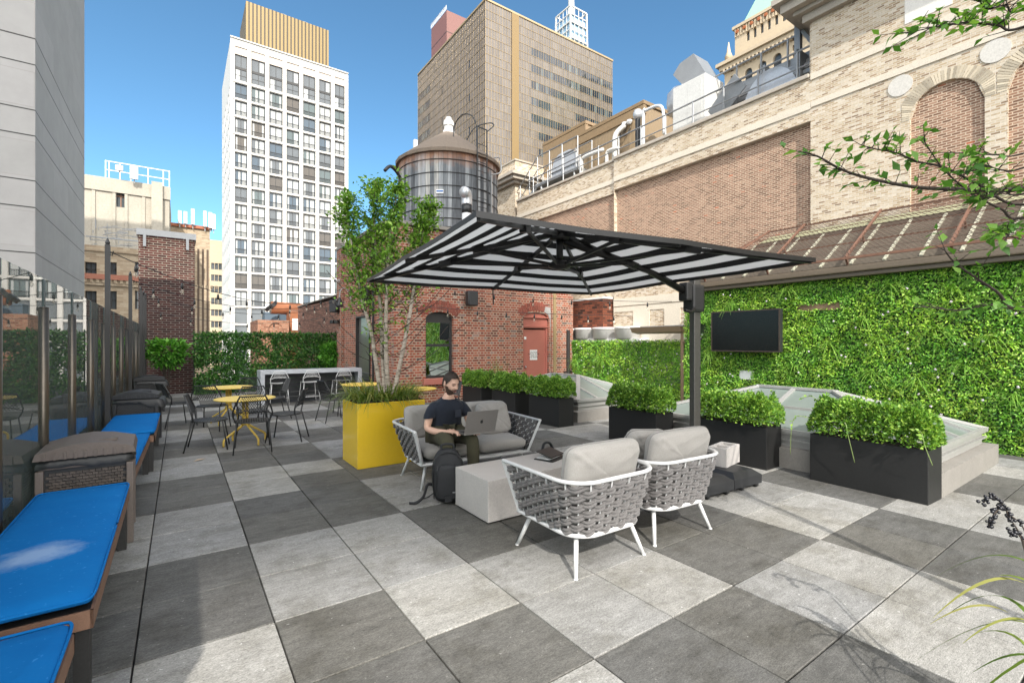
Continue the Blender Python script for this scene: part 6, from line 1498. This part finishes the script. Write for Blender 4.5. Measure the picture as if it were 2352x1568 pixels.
def woven(t, Wt, Dt, Wb, Db, zb, zt, rods, rows, yt=0., yb=0., rt=.20, rb=.17, feet=None):
    def at(s, f):     # s 0..1 round the U, f 0..1 bottom to top
        n_ = 241; i = min(n_-1, max(0, int(round(s*(n_-1))))); a = B_[i].lerp(T_[i], f); return Vector((a.x, a.y, zb+(zt-zb)*f))
    T_ = ushape(Wt, Dt, rt, 241, yt); B_ = ushape(Wb, Db, rb, 241, yb)
    top = [at(i/120, 1) for i in range(121)]; MB().tube(top, .0135, 8, True, 1.4).build('top_rail', M['whitep'], t, True)
    m = MB(); bot = [at(i/120, 0)+Vector((0, 0, -.012)) for i in range(121)]; m.tube(bot+[bot[0]], .016, 8, True, 1.4); m.build('bottom_rail', M['whitep'], t, True)
    m = MB()
    for k in range(rods): s = k/(rods-1); m.bar(at(s, 0), at(s, 1), .010 if 0 < k < rods-1 else .026, .010 if 0 < k < rods-1 else .026)
    m.build('rod', M['whitep'], t)
    for e in range(1):
        m = MB()
        for r in range(rows):
            f = (r+.55)/(rows+.65); pts = []; K = (rods-1)*4
            for i in range(2, K-1):
                s = i/K; p = at(s, f); tg = at(min(1, s+.006), f)-at(max(0, s-.006), f); nrm = Vector((tg.y, -tg.x, 0)).normalized()
                ph = math.cos(math.pi*(i/4+r)); pts.append(p+nrm*.014*ph+Vector((0, 0, -.013*math.cos(math.pi*(i/4+r)+1.1))))
            for q in (0, 1):
                off = Vector((0, 0, .011*(1 if q else -1))); m.tube([p+off for p in pts], .0118, 6)
        m.build('rope_weave', M['rope'], t, True)
    for (x, y), (fx, fy) in feet: MB().tube([(x, y, zb-.01), (fx, fy, 0)], [.017, .014], 10).lathe([(.016, 0), (.016, .008)], (fx, fy, 0), 10).build('leg', M['whitep'], t, True)
    return at
def pillow(name, label, w, h, d, loc, rot, seed, e=.30, par=None, puff=1.0):
    c = cushion_mb(w, h, d, e=e, wr=.0035, seed=seed, n=56, m=20, puff=0)
    V = []
    for x, y, z in c.v:
        q = max(abs(x)/(w/2), abs(y)/(h/2)); V.append((x, y, z+.004*math.sin(40*x+seed)*max(0, q-.5)+.003*math.sin(55*x+30*y)*max(0, (y/(h/2)))))
    c.v = V
    if par is None: o = tag(c.build(name, M['fabric'], None, True), label, 'cushion'); 
    else: o = c.build(name, M['fabric'], par, True)
    o.location = loc; o.rotation_euler = rot
    ring = []
    for k in range(57):
        a = 2*math.pi*k/56; c_, s_ = math.cos(a), math.sin(a); ring.append((math.copysign(abs(c_)**e, c_)*w/2*1.0, math.copysign(abs(s_)**e, s_)*h/2*1.0, 0))
    MB().tube(ring, .005, 5, False).build('piping', M['piping'], o, True)
    return o
def armchair(label, loc, rz):
    t = thing('woven_armchair', label, 'armchair', loc, rz, 'white framed armchairs with grey rope weave')
    f = [((-.25, .25), (-.335, .33)), ((.25, .25), (.335, .33)), ((-.25, -.24), (-.325, -.32)), ((.25, -.24), (.325, -.32))]
    woven(t, .82, .82, .64, .66, .27, .635, 27, 10, .0, .0, feet=f)
    MB().box(-.28, .28, -.28, .30, .262, .275).build('seat_base', M['whitep'], t)
    c = cushion_mb(.62, .66, .15, e=.22, wr=.003, seed=3, n=48); rot_mb(c, T(0, .04, .352)); c.build('seat_cushion', M['fabric'], t, True)
    return t
armchair('left woven armchair with its back to the viewer, one back cushion', (2.43, 2.60, 0), RD(-1))
armchair('right woven armchair next to the umbrella base, with two cushions', (3.28, 2.62, 0), RD(-4))
pillow('back_cushion', 'long grey back cushion on the left armchair', .68, .42, .17, (2.42, 2.38, .635), (RD(100), 0, RD(-1)), 5, .25)
pillow('back_cushion', 'grey back cushion on the right armchair, with tucked corners', .68, .42, .17, (3.29, 2.39, .635), (RD(102), 0, RD(-4)), 6, .25)
pillow('throw_pillow', 'small grey throw pillow leaning behind the cushion of the right armchair', .40, .38, .14, (3.17, 2.62, .64), (RD(112), RD(4), RD(-20)), 7, .42)
sf = thing('woven_sofa', 'two seat white framed sofa with dark rope arms where the man sits', 'sofa', (2.74, 4.87, 0), RD(180-4.5))
f = [((-.58, .26), (-.66, .34)), ((.58, .26), (.66, .34)), ((-.58, -.24), (-.66, -.32)), ((.58, -.24), (.66, -.32))]
woven(sf, 1.52, .92, 1.30, .68, .27, .625, 43, 9, -.03, 0, .22, .18, f)
MB().box(-.60, .60, -.28, .31, .258, .272).build('seat_base', M['whitep'], sf)
for x in (-.31, .31):
    c = cushion_mb(.63, .70, .17, e=.2, wr=.003, seed=int(9+x*10), n=48); rot_mb(c, T(x, .03, .365)); c.build('seat_cushion', M['fabric'], sf, True)
def sofa_at(x, y, z): return sf.matrix_basis @ Vector((x, y, z))
sf.matrix_basis = Matrix.Translation(sf.location) @ Matrix.Rotation(RD(180-4.5), 4, 'Z')
pillow('back_cushion', 'sofa back cushion behind the man, at the left end', .60, .40, .17, sofa_at(.34, -.27, .60), (RD(78), 0, RD(-4.5)), 11, .25)
pillow('back_cushion', 'sofa back cushion on the empty right seat, behind the throw pillow', .60, .40, .17, sofa_at(-.30, -.25, .60), (RD(76), 0, RD(-4.5)), 12, .25)
pillow('throw_pillow', 'square grey throw pillow on the empty seat beside the laptop', .42, .40, .14, sofa_at(-.38, -.03, .625), (RD(66), RD(-3), RD(-8)), 13, .42)

# ------------------------------------------------------------------ coffee table and things on it
tb2 = tag(MB().cbox(-.625, .625, -.29, .29, .012, .365, .006).build('coffee_table', M['conc'], None), 'long pale concrete block coffee table between sofa and armchairs', 'coffee table'); tb2.location = (2.755, 3.69, 0)
MB().box(-.59, .59, -.26, .26, 0, .0115).build('plinth', M['black'], tb2)
fd = thing('folder', 'dark folder with papers at the far end of the coffee table', 'folder', (3.08, 3.72, .367), RD(20))
MB().add([(-.15, -.11, .0), (.15, -.11, .0), (.15, .11, .0), (-.15, .11, .0), (-.15, -.11, .008), (.15, -.11, .008), (.15, .11, .008), (-.15, .11, .008)], [(0,3,2,1), (4,5,6,7), (0,1,5,4), (1,2,6,5), (2,3,7,6), (3,0,4,7)]).build('cover', M['black'], fd)
MB().obox(T(.02, .02, .05) @ RX(14), .13, .09, .004).build('flap', M['black'], fd); MB().box(-.12, .1, -.05, .10, .009, .014).build('sheet', M['paper'], fd)

# ------------------------------------------------------------------ backpacks
bp = thing('backpack', 'black backpack standing on the pavers at the man\'s feet', 'backpack', (2.13, 4.14, 0), RD(-24))
c = cushion_mb(.30, .19, .50, e=.42, wr=.004, seed=4, n=44, m=26); V = []
for x, y, z in c.v: k = 1-.14*max(0, z/.25)**2; V.append((x*k, y*(1-.25*max(0, z/.25)), z+.255))
c.v = V; c.build('body', M['pack'], bp, True)
c = cushion_mb(.24, .07, .34, e=.4, wr=.004, seed=8, n=36, m=18); rot_mb(c, T(0, -.095, .20)); c.build('front_pocket', M['pack'], bp, True)
MB().tube(smoothpath([(-.10, -.135, .37), (-.105, -.14, .10), (.105, -.14, .10), (.10, -.135, .37)], 4), .005, 5).tube(smoothpath([(-.13, -.07, .05), (-.135, -.085, .40), (0, -.06, .48), (.135, -.085, .40), (.13, -.07, .05)], 6), .005, 5).build('zip', M['black'], bp, True)
MB().tube(smoothpath([(-.06, .0, .495), (-.05, .0, .545), (.05, .0, .545), (.06, 0, .495)]), .011, 8, True, 1.6).build('top_handle', M['pack'], bp, True)
MB().tube(smoothpath([(-.12, .06, .14), (-.19, .02, .16), (-.23, -.02, .06), (-.30, -.06, .02), (-.36, -.04, .012)]), .016, 6, True, .4).tube(smoothpath([(-.12, .03, .08), (-.2, -.02, .05), (-.24, .06, .015), (-.17, .1, .02)]), .005, 5).build('strap', M['pack'], bp, True)
MB().box(-.03, .03, -.145, -.128, .035, .085).build('buckle', M['plast'], bp); MB().box(.04, .10, -.139, -.131, .115, .125).build('label_tab', M['galv'], bp)
bg = thing('bag', 'small dark bag on the floor at the right end of the sofa', 'bag', (3.52, 4.30, 0), RD(15))
c = cushion_mb(.36, .20, .26, e=.5, wr=.006, seed=14, n=36, m=18); rot_mb(c, T(0, 0, .13)); c.build('body', surf('olive_grey_nylon', (.09, .09, .08), .85, .3, 14, bump=.4, bscale=60), bg, True)
MB().tube(smoothpath([(-.12, 0, .24), (-.06, .02, .36), (.06, .02, .35), (.12, 0, .23)]), .013, 6, True, 1.6).build('handle', M['pack'], bg, True)

# ------------------------------------------------------------------ the man on the sofa
# local frame: +y is the way he faces, +x his right hand side
mn = thing('person', 'bearded man in navy t-shirt and olive trousers working on a laptop on the sofa', 'person', (2.40, 4.70, 0), RD(180-8))
SZ = .45
J = dict(pel=(0, -.02, SZ+.12, .145, .115), wai=(0, .0, SZ+.25, .125, .09), che=(0, .035, SZ+.36, .125, .085), sho=(0, .06, SZ+.405, .08, .05), nec=(0, .085, SZ+.50, .055, .055), nk2=(0, .11, SZ+.545, .055, .055))
for s, n_ in ((1, 'R'), (-1, 'L')):
    J.update({'hip'+n_: (s*.095, .04, SZ+.09, .095), 'thi'+n_: (s*.12, .24, SZ+.095, .080), 'kne'+n_: (s*.135, .44, SZ+.085, .062), 'shi'+n_: (s*.135, .46, SZ-.12, .052), 'ank'+n_: (s*.135, .43, .09, .038), 'toe'+n_: (s*.14, .56, .045, .040)})
    J.update({'sh'+n_: (s*.165, .055, SZ+.378, .036)})
J.update(elbR=(.235, .06, SZ+.165, .042), forR=(.19, .20, SZ+.155, .037), wriR=(.115, .315, SZ+.165, .024), hanR=(.085, .345, SZ+.168, .018, .012),
         elbL=(-.25, .10, SZ+.165, .042), forL=(-.245, .23, SZ+.165, .037), wriL=(-.215, .335, SZ+.17, .024), hanL=(-.20, .370, SZ+.17, .018, .012),
         aR=(.205, .055, SZ+.30, .047), aL=(-.215, .07, SZ+.30, .047))
E = [('pel', 'wai'), ('wai', 'che'), ('che', 'sho'), ('sho', 'nec'), ('nec', 'nk2')]
for n_ in 'RL': E += [('pel', 'hip'+n_), ('hip'+n_, 'thi'+n_), ('thi'+n_, 'kne'+n_), ('kne'+n_, 'shi'+n_), ('shi'+n_, 'ank'+n_), ('ank'+n_, 'toe'+n_), ('sho', 'sh'+n_), ('sh'+n_, 'a'+n_), ('a'+n_, 'elb'+n_), ('elb'+n_, 'for'+n_), ('for'+n_, 'wri'+n_), ('wri'+n_, 'han'+n_)]
body = skinned(J, E, 2)
# head: a shaped ball with brow, eye sockets, nose, lips, chin and ears
HC = Vector((0, .150, SZ+.645)); HM = T(*HC) @ RZ(20) @ RX(-18)
def headpt(la, lo):
    cx_, cy_, cz_ = math.cos(la)*math.sin(lo), math.cos(la)*math.cos(lo), math.sin(la)   # lo 0 = forward (+y)
    x, y, z = cx_*.076, cy_*.096, cz_*.118
    if z < -.02: x *= 1-.28*min(1, (-z-.02)/.09); y = y*(1-.10*min(1, (-z-.02)/.09)) if y > 0 else y*(1-.45*min(1, (-z-.02)/.09))
    f = max(0, cy_)
    g = lambda px, pz, sx_, sz_: math.exp(-((x-px)/sx_)**2-((z-pz)/sz_)**2)*f
    y += .024*g(0, -.018, .011, .016)+.016*g(0, .0, .009, .022)-.010*(g(.029, .010, .015, .010)+g(-.029, .010, .015, .010))+.005*(g(.03, .026, .020, .007)+g(-.03, .026, .020, .007))
    y += .006*g(0, -.050, .020, .006)+.006*g(0, -.063, .018, .006)-.003*g(0, -.0565, .022, .003)+.007*g(0, -.090, .022, .014)+.004*(g(.04, -.02, .016, .018)+g(-.04, -.02, .016, .018))
    return (x, y, z)
hv = MB(); n1, n2 = 44, 60
hv.add([headpt(-math.pi/2+math.pi*i/n1, 2*math.pi*j/n2) for i in range(n1+1) for j in range(n2)], [(i*n2+j, i*n2+(j+1) % n2, (i+1)*n2+(j+1) % n2, (i+1)*n2+j) for i in range(n1) for j in range(n2)])
for s in (1, -1):
    e = cushion_mb(.018, .036, .060, e=.8, n=14, m=10); rot_mb(e, T(s*.078, -.006, .0) @ RZ(-s*22) @ RX(8)); hv.add(e.v, e.f)
rot_mb(hv, HM); body.add(hv.v, hv.f)
# hands: palm, four fingers of different length and a thumb, resting on the keyboard
def hand(side, wrist, aim):
    s = 1 if side == 'R' else -1; w = Vector(wrist); d = (Vector(aim)-w).normalized(); x = d.cross(Vector((0, 0, 1))).normalized(); z = x.cross(d)
    m = MB(); R3 = Matrix((x, d, z)).transposed().to_4x4(); R3.translation = w
    p = cushion_mb(.078, .092, .030, e=.6, n=18, m=10); rot_mb(p, R3 @ T(0, .050, .0)); m.add(p.v, p.f)
    for k, (ox, L, cu) in enumerate(((-.029, .070, 26), (-.010, .080, 20), (.010, .074, 24), (.028, .058, 32))):
        ox *= -s; a = Vector((ox, .088, .003)); pts = [a]; an = RD(8)
        for q, fl in enumerate((.45, .30, .25)): pts.append(pts[-1]+Vector((ox*.10, math.cos(an)*L*fl, -math.sin(an)*L*fl))); an += RD(cu)
        m.tube([R3 @ q for q in smoothpath(pts, 3)], [.0095]*7+[.0085, .0075, .004][:3] if False else .0085, 8)
    a = Vector((s*-.034, .030, -.002)); m.tube([R3 @ q for q in smoothpath([a, a+Vector((s*-.024, .026, -.002)), a+Vector((s*-.028, .055, -.012))], 3)], .010, 8)
    return m
for sd_, w_, a_ in (('R', (.105, .322, SZ+.172), (.0, .43, SZ+.168)), ('L', (-.205, .345, SZ+.175), (-.16, .46, SZ+.168))): h_ = hand(sd_, w_, a_); body.add(h_.v, h_.f)
body.build('body', M['skin'], mn, True)
# clothes grown round the same skeleton
def grown(keys, edges, add, over={}): return skinned({k: over.get(k, (*J[k][:3], *[r+add for r in J[k][3:]])) for k in keys}, edges, 2)
slv = {n_: tuple(Vector(J['a'+n_][:3]).lerp(Vector(J['elb'+n_][:3]), .18)) for n_ in 'RL'}
def loft(rings_, n=40, wr=.004):
    m = MB()
    for (y, z, rx, ry) in rings_:
        for k in range(n):
            a = 2*math.pi*k/n; c, s_ = math.cos(a), math.sin(a); w_ = wr*(math.sin(7*a+40*z)+.7*math.sin(11*a-55*z))*(1 if ry > .07 else 0)
            m.v.append(((rx+w_)*math.copysign(abs(c)**.85, c), y+(ry+w_)*math.copysign(abs(s_)**.85, s_), z+.35*w_+(.012*s_*-1 if ry < .075 else 0)))
    for i in range(len(rings_)-1):
        for k in range(n): m.f.append((i*n+k, i*n+(k+1) % n, (i+1)*n+(k+1) % n, (i+1)*n+k)); m.mi.append(0)
    return m
R0 = [(-.02, .075, .160, .125), (-.02, .10, .166, .128), (-.01, .15, .164, .124), (.0, .20, .164, .120), (.01, .25, .168, .120), (.02, .30, .176, .122), (.035, .345, .183, .122), (.045, .385, .185, .116), (.052, .42, .170, .102), (.062, .45, .128, .086), (.074, .472, .092, .074), (.082, .486, .076, .068), (.085, .482, .070, .062)]
tee = loft([(y, SZ+z, a, b) for y, z, a, b in R0])
for n_, s in (('R', 1), ('L', -1)):
    tee.tube(smoothpath([(s*.09, .055, SZ+.395), (s*.155, .054, SZ+.385), J['a'+n_][:3], slv[n_]], 4), [.050, .054, .057, .059, .060, .061, .061, .060, .060, .059, .058, .058, .060], 18)
tee.build('t_shirt', M['navy'], mn, True)
MB().cbox(-.115, -.045, .155, .162, SZ+.28, SZ+.36, .003).build('pocket', surf('navy_pocket', (.03, .035, .05), .95), mn)
tr_ = {k: (*J[k][:3], *[r+.014 for r in J[k][3:]]) for k in ('pel', 'hipR', 'hipL', 'thiR', 'thiL', 'kneR', 'kneL', 'shiR', 'shiL')}
tr_['pel'] = (0, -.02, SZ+.09, .165, .125)
for n_ in 'RL': tr_['ank'+n_] = (*J['ank'+n_][:2], .11, .056)
trs = skinned(tr_, [('pel', 'hipR'), ('hipR', 'thiR'), ('thiR', 'kneR'), ('kneR', 'shiR'), ('shiR', 'ankR'), ('pel', 'hipL'), ('hipL', 'thiL'), ('thiL', 'kneL'), ('kneL', 'shiL'), ('shiL', 'ankL')], 2)
trs.v = [(x+.003*math.sin(70*y+40*z), y, z+.003*math.sin(60*y+35*x)) for x, y, z in trs.v]; trs.build('trousers', M['olive'], mn, True)
for n_ in 'RL':
    c = cushion_mb(.095, .27, .085, e=.6, n=24, m=12); rot_mb(c, T(J['toe'+n_][0], .50, .044)); c.build('shoe', M['black'], mn, True)
# hair and beard: shells lifted off the head
def shell(test, lift, name, mat, seed):
    m = MB(); idx = {}; r = random.Random(seed); A, B = 60, 84
    def vid(i, j):
        j %= B
        if (i, j) not in idx:
            la, lo = -math.pi/2+math.pi*i/A, 2*math.pi*j/B; p = Vector(headpt(la, lo)); k = lift(la, lo)+r.uniform(-.0012, .0012); q = p+p.normalized()*k; idx[(i, j)] = len(m.v); m.v.append((HM @ q)[:])
        return idx[(i, j)]
    for i in range(A):
        for j in range(B):
            la, lo = -math.pi/2+math.pi*(i+.5)/A, 2*math.pi*(j+.5)/B
            if lo > math.pi: lo -= 2*math.pi
            if test(la, lo): m.f.append((vid(i, j), vid(i, j+1), vid(i+1, j+1), vid(i+1, j))); m.mi.append(0)
    return m.build(name, mat, mn, True)
D2 = math.degrees
def hairtest(la, lo):
    a = abs(D2(lo)); l = D2(la)
    if a < 48: return l > 40-.05*a+2.5*math.sin(a*.55)
    if a < 72: return l > 33-(a-48)*1.1
    if a < 92: return l > -2 if a > 80 else l > 4
    if a < 104: return l > 12 
    return l > -24
shell(hairtest, lambda la, lo: .004+.016*max(0, math.sin(la))*(1 if abs(lo) < 1.2 else .75)+.003*max(0, -math.cos(lo)), 'hair', M['hair'], 2)
def beardtest(la, lo):
    a = abs(D2(lo)); l = D2(la)
    if a < 12: return (-23 < l < -18) or l < -33
    if a < 28: return (-25 < l < -18.5) or l < -27
    if a < 62: return l < -22+ (a-28)*.25
    if a < 80: return l < -6
    return False
shell(lambda la, lo: beardtest(la, lo) and D2(la) > -78, lambda la, lo: .004+.006*max(0, -math.sin(la)), 'beard', M['beard'], 3)
m = MB()
for s in (1, -1):
    m.tube([HM @ Vector((s*.014, .093, .027)), HM @ Vector((s*.030, .095, .031)), HM @ Vector((s*.048, .080, .025))], [.0035, .0042, .002], 6)
m.build('eyebrow', M['hair'], mn, True)
m = MB()
for s in (1, -1): m.tube([HM @ Vector((s*.017, .0865, .010)), HM @ Vector((s*.030, .088, .0075)), HM @ Vector((s*.043, .079, .010))], .0026, 6)
m.build('eyelash', M['hair'], mn, True)
MB().tube([HM @ Vector((-.020, .091, -.057)), HM @ Vector((0, .1005, -.056)), HM @ Vector((.020, .091, -.057))], [.003, .0058, .003], 8).build('lips', surf('lip_skin', (.42, .17, .14), .5, .05, 20), mn, True)

# laptop on his lap
lp_ = thing('laptop', 'open grey laptop resting on the man\'s lap, its lid towards the viewer', 'laptop', (2.40, 4.70, 0), RD(180-8))
BM = T(-.165, .40, SZ+.162) @ RZ(6)
mb = MB(); mb.cbox(-.178, .178, -.125, .125, -.007, .007, .004); rot_mb(mb, BM); mb.build('keyboard_base', M['spacegrey'], lp_)
mb = MB(); mb.box(-.15, .15, -.02, .105, .0072, .0085); rot_mb(mb, BM); mb.build('keyboard', M['black'], lp_)
LM = BM @ T(0, .125, .006) @ RX(-18)
mb = MB(); mb.cbox(-.178, .178, -.004, .004, 0, .245, .003); rot_mb(mb, LM); lid = mb.build('lid', M['spacegrey'], lp_)
mb = MB(); mb.box(-.170, .170, -.0052, -.0042, .008, .238); rot_mb(mb, LM); mb.build('screen', M['screen'], lid)
# dark emblem on the lid: a round fruit with a bite and a leaf
pts = []
for k in range(40):
    a = 2*math.pi*k/40; r = .019*(1+.10*math.cos(2*a+math.pi)*.6-.16*max(0, math.cos(a-math.pi/2))**14-.10*max(0, math.cos(a+math.pi/2))**20); x, z = r*math.cos(a)*.95, r*math.sin(a)
    d_ = math.hypot(x+.0225, z-.003)
    if d_ < .011: q = .011/max(d_, 1e-6); x, z = -.0225+(x+.0225)*q, .003+(z-.003)*q
    pts.append((x, z))
mb = MB(); mb.prism(pts, lambda a, b, d: (a, d, b+.125), .0043, .0052)
mb.prism([(-.001, .0205), (-.006, .0235), (-.0075, .030), (-.002, .0275)], lambda a, b, d: (a, d, b+.125), .0043, .0052); rot_mb(mb, LM); mb.build('emblem', M['black'], lid)

# ------------------------------------------------------------------ screen on the green wall
tv = thing('outdoor_screen', 'big black outdoor television hung on the green wall', 'television', (GU-.2, 5.04, 1.76))
MB().cbox(-.05, .06, -.69, .69, -.405, .405, .012).build('casing', M['plast'], tv); MB().box(-.056, -.0505, -.665, .665, -.38, .38).build('screen', M['screen'], tv)
mb = MB()
for a, b, c_, d_ in ((-.69, .69, -.405, -.382), (-.69, .69, .382, .405), (-.69, -.667, -.38, .38), (.667, .69, -.38, .38)): mb.box(-.060, -.0512, a, b, c_, d_)
mb.build('bezel', surf('bronze_bezel', (.07, .05, .04), .4, .1, 5, metal=.4), tv); MB().box(.06, .2, -.2, .2, -.2, .2).build('mount', M['dkmetal'], tv)
hk = thing('wall_hook', 'black bracket on the green wall left of the television', 'bracket', (GU-.17, 6.12, 1.80)); MB().tube(smoothpath([(.1, 0, .14), (0, 0, .12), (-.03, 0, -.05), (.02, -.05, -.16), (.0, -.10, -.18)]), .03, 8).build('arm', M['black'], hk, True)

# ------------------------------------------------------------------ young tree at the right, its branches reaching into view
yt = thing('young_tree', 'slender tree at the right edge, leafy branches reaching over the view', 'tree', (3.5, -.45, 0))
o = wloc(yt); root = Vector((3.5, -.45, 0))
trunk = smoothpath([root, root+Vector((-.02, .05, 1.0)), root+Vector((.03, .02, 2.0)), root+Vector((.0, .08, 3.4)), root+Vector((.05, .1, 4.4))], 5)
MB().tube([p-root for p in trunk], [.05-.035*i/len(trunk) for i in range(len(trunk))], 8).build('trunk', M['bark'], yt, True)
def tk(z): return min(trunk, key=lambda p: abs(p.z-z))
BR = [([(2352, 432), (2180, 434), (2090, 428), (1990, 408), (1930, 388), (1880, 360), (1845, 350)], 2.9, 1.0, .012), ([(2352, 470), (2250, 425), (2170, 385), (2110, 372), (2060, 352), (2010, 342), (1975, 332)], 3.0, .9, .009),
      ([(2352, 352), (2290, 356), (2220, 352), (2130, 350)], 3.1, 1.0, .006), ([(2352, 500), (2300, 480), (2240, 450), (2200, 420), (2160, 380), (2120, 320)], 3.0, .5, .008),
      ([(2352, 62), (2290, 58), (2220, 52), (2150, 62), (2095, 74)], 2.6, 1.7, .007), ([(2352, 715), (2290, 670), (2230, 630), (2190, 600), (2170, 575)], 2.7, .25, .010), ([(2352, 706), (2280, 700), (2200, 712), (2130, 705)], 2.6, .9, .008),
      ([(2352, 385), (2300, 390), (2260, 380), (2220, 400)], 2.8, 1.4, .006), ([(2352, 20), (2310, 12), (2270, 22), (2250, 5)], 2.7, 1.3, .006), ([(2352, 445), (2310, 440), (2270, 455), (2240, 440)], 2.7, 2.2, .006), ([(2352, 500), (2330, 520), (2310, 530), (2320, 545)], 2.6, 1.6, .006)]
tw = MB(); LP = []; LD = []; LLn = []
for pts, dep, den, th in BR:
    P = [ad(x, y, dep-.04*i) for i, (x, y) in enumerate(pts)]; z0 = P[0].z; b0_ = tk(max(.9, z0-.15)); P = [b0_, b0_.lerp(P[0], .5)+Vector((0, 0, .04))]+P
    sp_ = smoothpath(P, 6); n = len(sp_); tw.tube([p-root for p in sp_], [th*(1.35-1.1*i/n) for i in range(n)], 6)
    for i in range(14, n):
        for _ in range(2):
            if rng.random() > .62*den: continue
            p = sp_[i]; tg = (sp_[min(i+1, n-1)]-sp_[i-1]).normalized(); a = rng.uniform(0, 6.28)
            side = Vector((math.cos(a), math.sin(a), rng.uniform(-.2, .7))); dr = (tg*.7+side*.8).normalized(); L = rng.uniform(.03, .16)
            q = p+dr*L; tw.tube([p-root, q-root], [.0028, .0014], 4)
            for _ in range(max(1, int(L/.035))):
                s = rng.uniform(.3, 1.05); LP.append((p.lerp(q, s))-root); LD.append((dr+Vector((rng.gauss(0, .5), rng.gauss(0, .5), rng.gauss(-.25, .5))))[:])
tw.build('branch', M['bark'], yt, True)
LP = np.array([tuple(p) for p in LP]); LD = np.array(LD); n = len(LP); rs = np.random.default_rng(8)
L = .062*rs.uniform(.55, 1.3, n); leaves('crown', LP, LD, np.stack([rs.normal(0, .5, n), rs.normal(0, .5, n), np.ones(n)], 1), L, L*.55, M['branch_leaf'], yt, fold=.15, droop=.12)

# berry plant leaning in at the lower right corner
bpz = thing('berry_lily', 'strap leaved plant with black berries at the lower right edge', 'plant', (2.60, .30, .0))
o = Vector((2.60, .30, 0)); specs = []
for k in range(18):
    a = RD(145)+rng.uniform(-1.9, 1.9); specs.append(((rng.uniform(-.10, .10), rng.uniform(-.12, .12), rng.uniform(.35, .72)), a, rng.uniform(.18, .36), rng.uniform(.012, .020), rng.uniform(.2, 1.0), rng.uniform(.7, 1.4)))
blades('blades', specs, M['grassleaf'], bpz, 9)
mb = MB(); be = MB()
ico = [(0, 0, 1), (0, 0, -1)]+[(math.cos(a)*math.cos(b), math.sin(a)*math.cos(b), math.sin(b)) for b in (.5, -.5) for a in [2*math.pi*k/6 for k in range(6)]]
for pts in ([(2352, 1215), (2318, 1180), (2296, 1150), (2282, 1140), (2268, 1142), (2258, 1156)], [(2352, 1245), (2320, 1190), (2305, 1165), (2290, 1172), (2278, 1190), (2272, 1208)], [(2345, 1235), (2325, 1225), (2318, 1222)]):
    P = [ad(x, y, 2.02) for x, y in pts]; st0 = Vector((o.x, o.y, .4)); sp_ = smoothpath([st0, st0.lerp(P[0], .6)]+P, 5); mb.tube([p-o for p in sp_], .0028, 5)
    for p in sp_[11:]:
        for _ in range(2):
            c_ = p-o+Vector((rng.gauss(0, .006), rng.gauss(0, .006), rng.gauss(0, .006))); r = rng.uniform(.0055, .0085)
            be.lathe([(0.0005, -r), (r*.7, -r*.7), (r, 0), (r*.7, r*.7), (.0005, r)], tuple(c_), 8)
mb.build('stalk', M['bark'], bpz, True); be.build('berries', surf('black_berry', (.012, .012, .016), .35, .2, 30), bpz, True)
for k in range(4): mb = MB()
mb.tube([(0, 0, 0), (0, .0, .75)], .02, 6).tube([(.05, .03, 0), (.03, .05, .7)], .015, 6).build('stem', surf('green_stem', (.12, .16, .04), .6), bpz, True)
pb = thing('corner_planter', 'black planter box out at the lower right holding the berry plant', 'planter', (2.85, .30, 0))
MB().cbox(-.25, .45, -.5, .12, 0, .36, .008).build('box', M['planter'], pb) if False else bpy.data.objects.remove(pb)
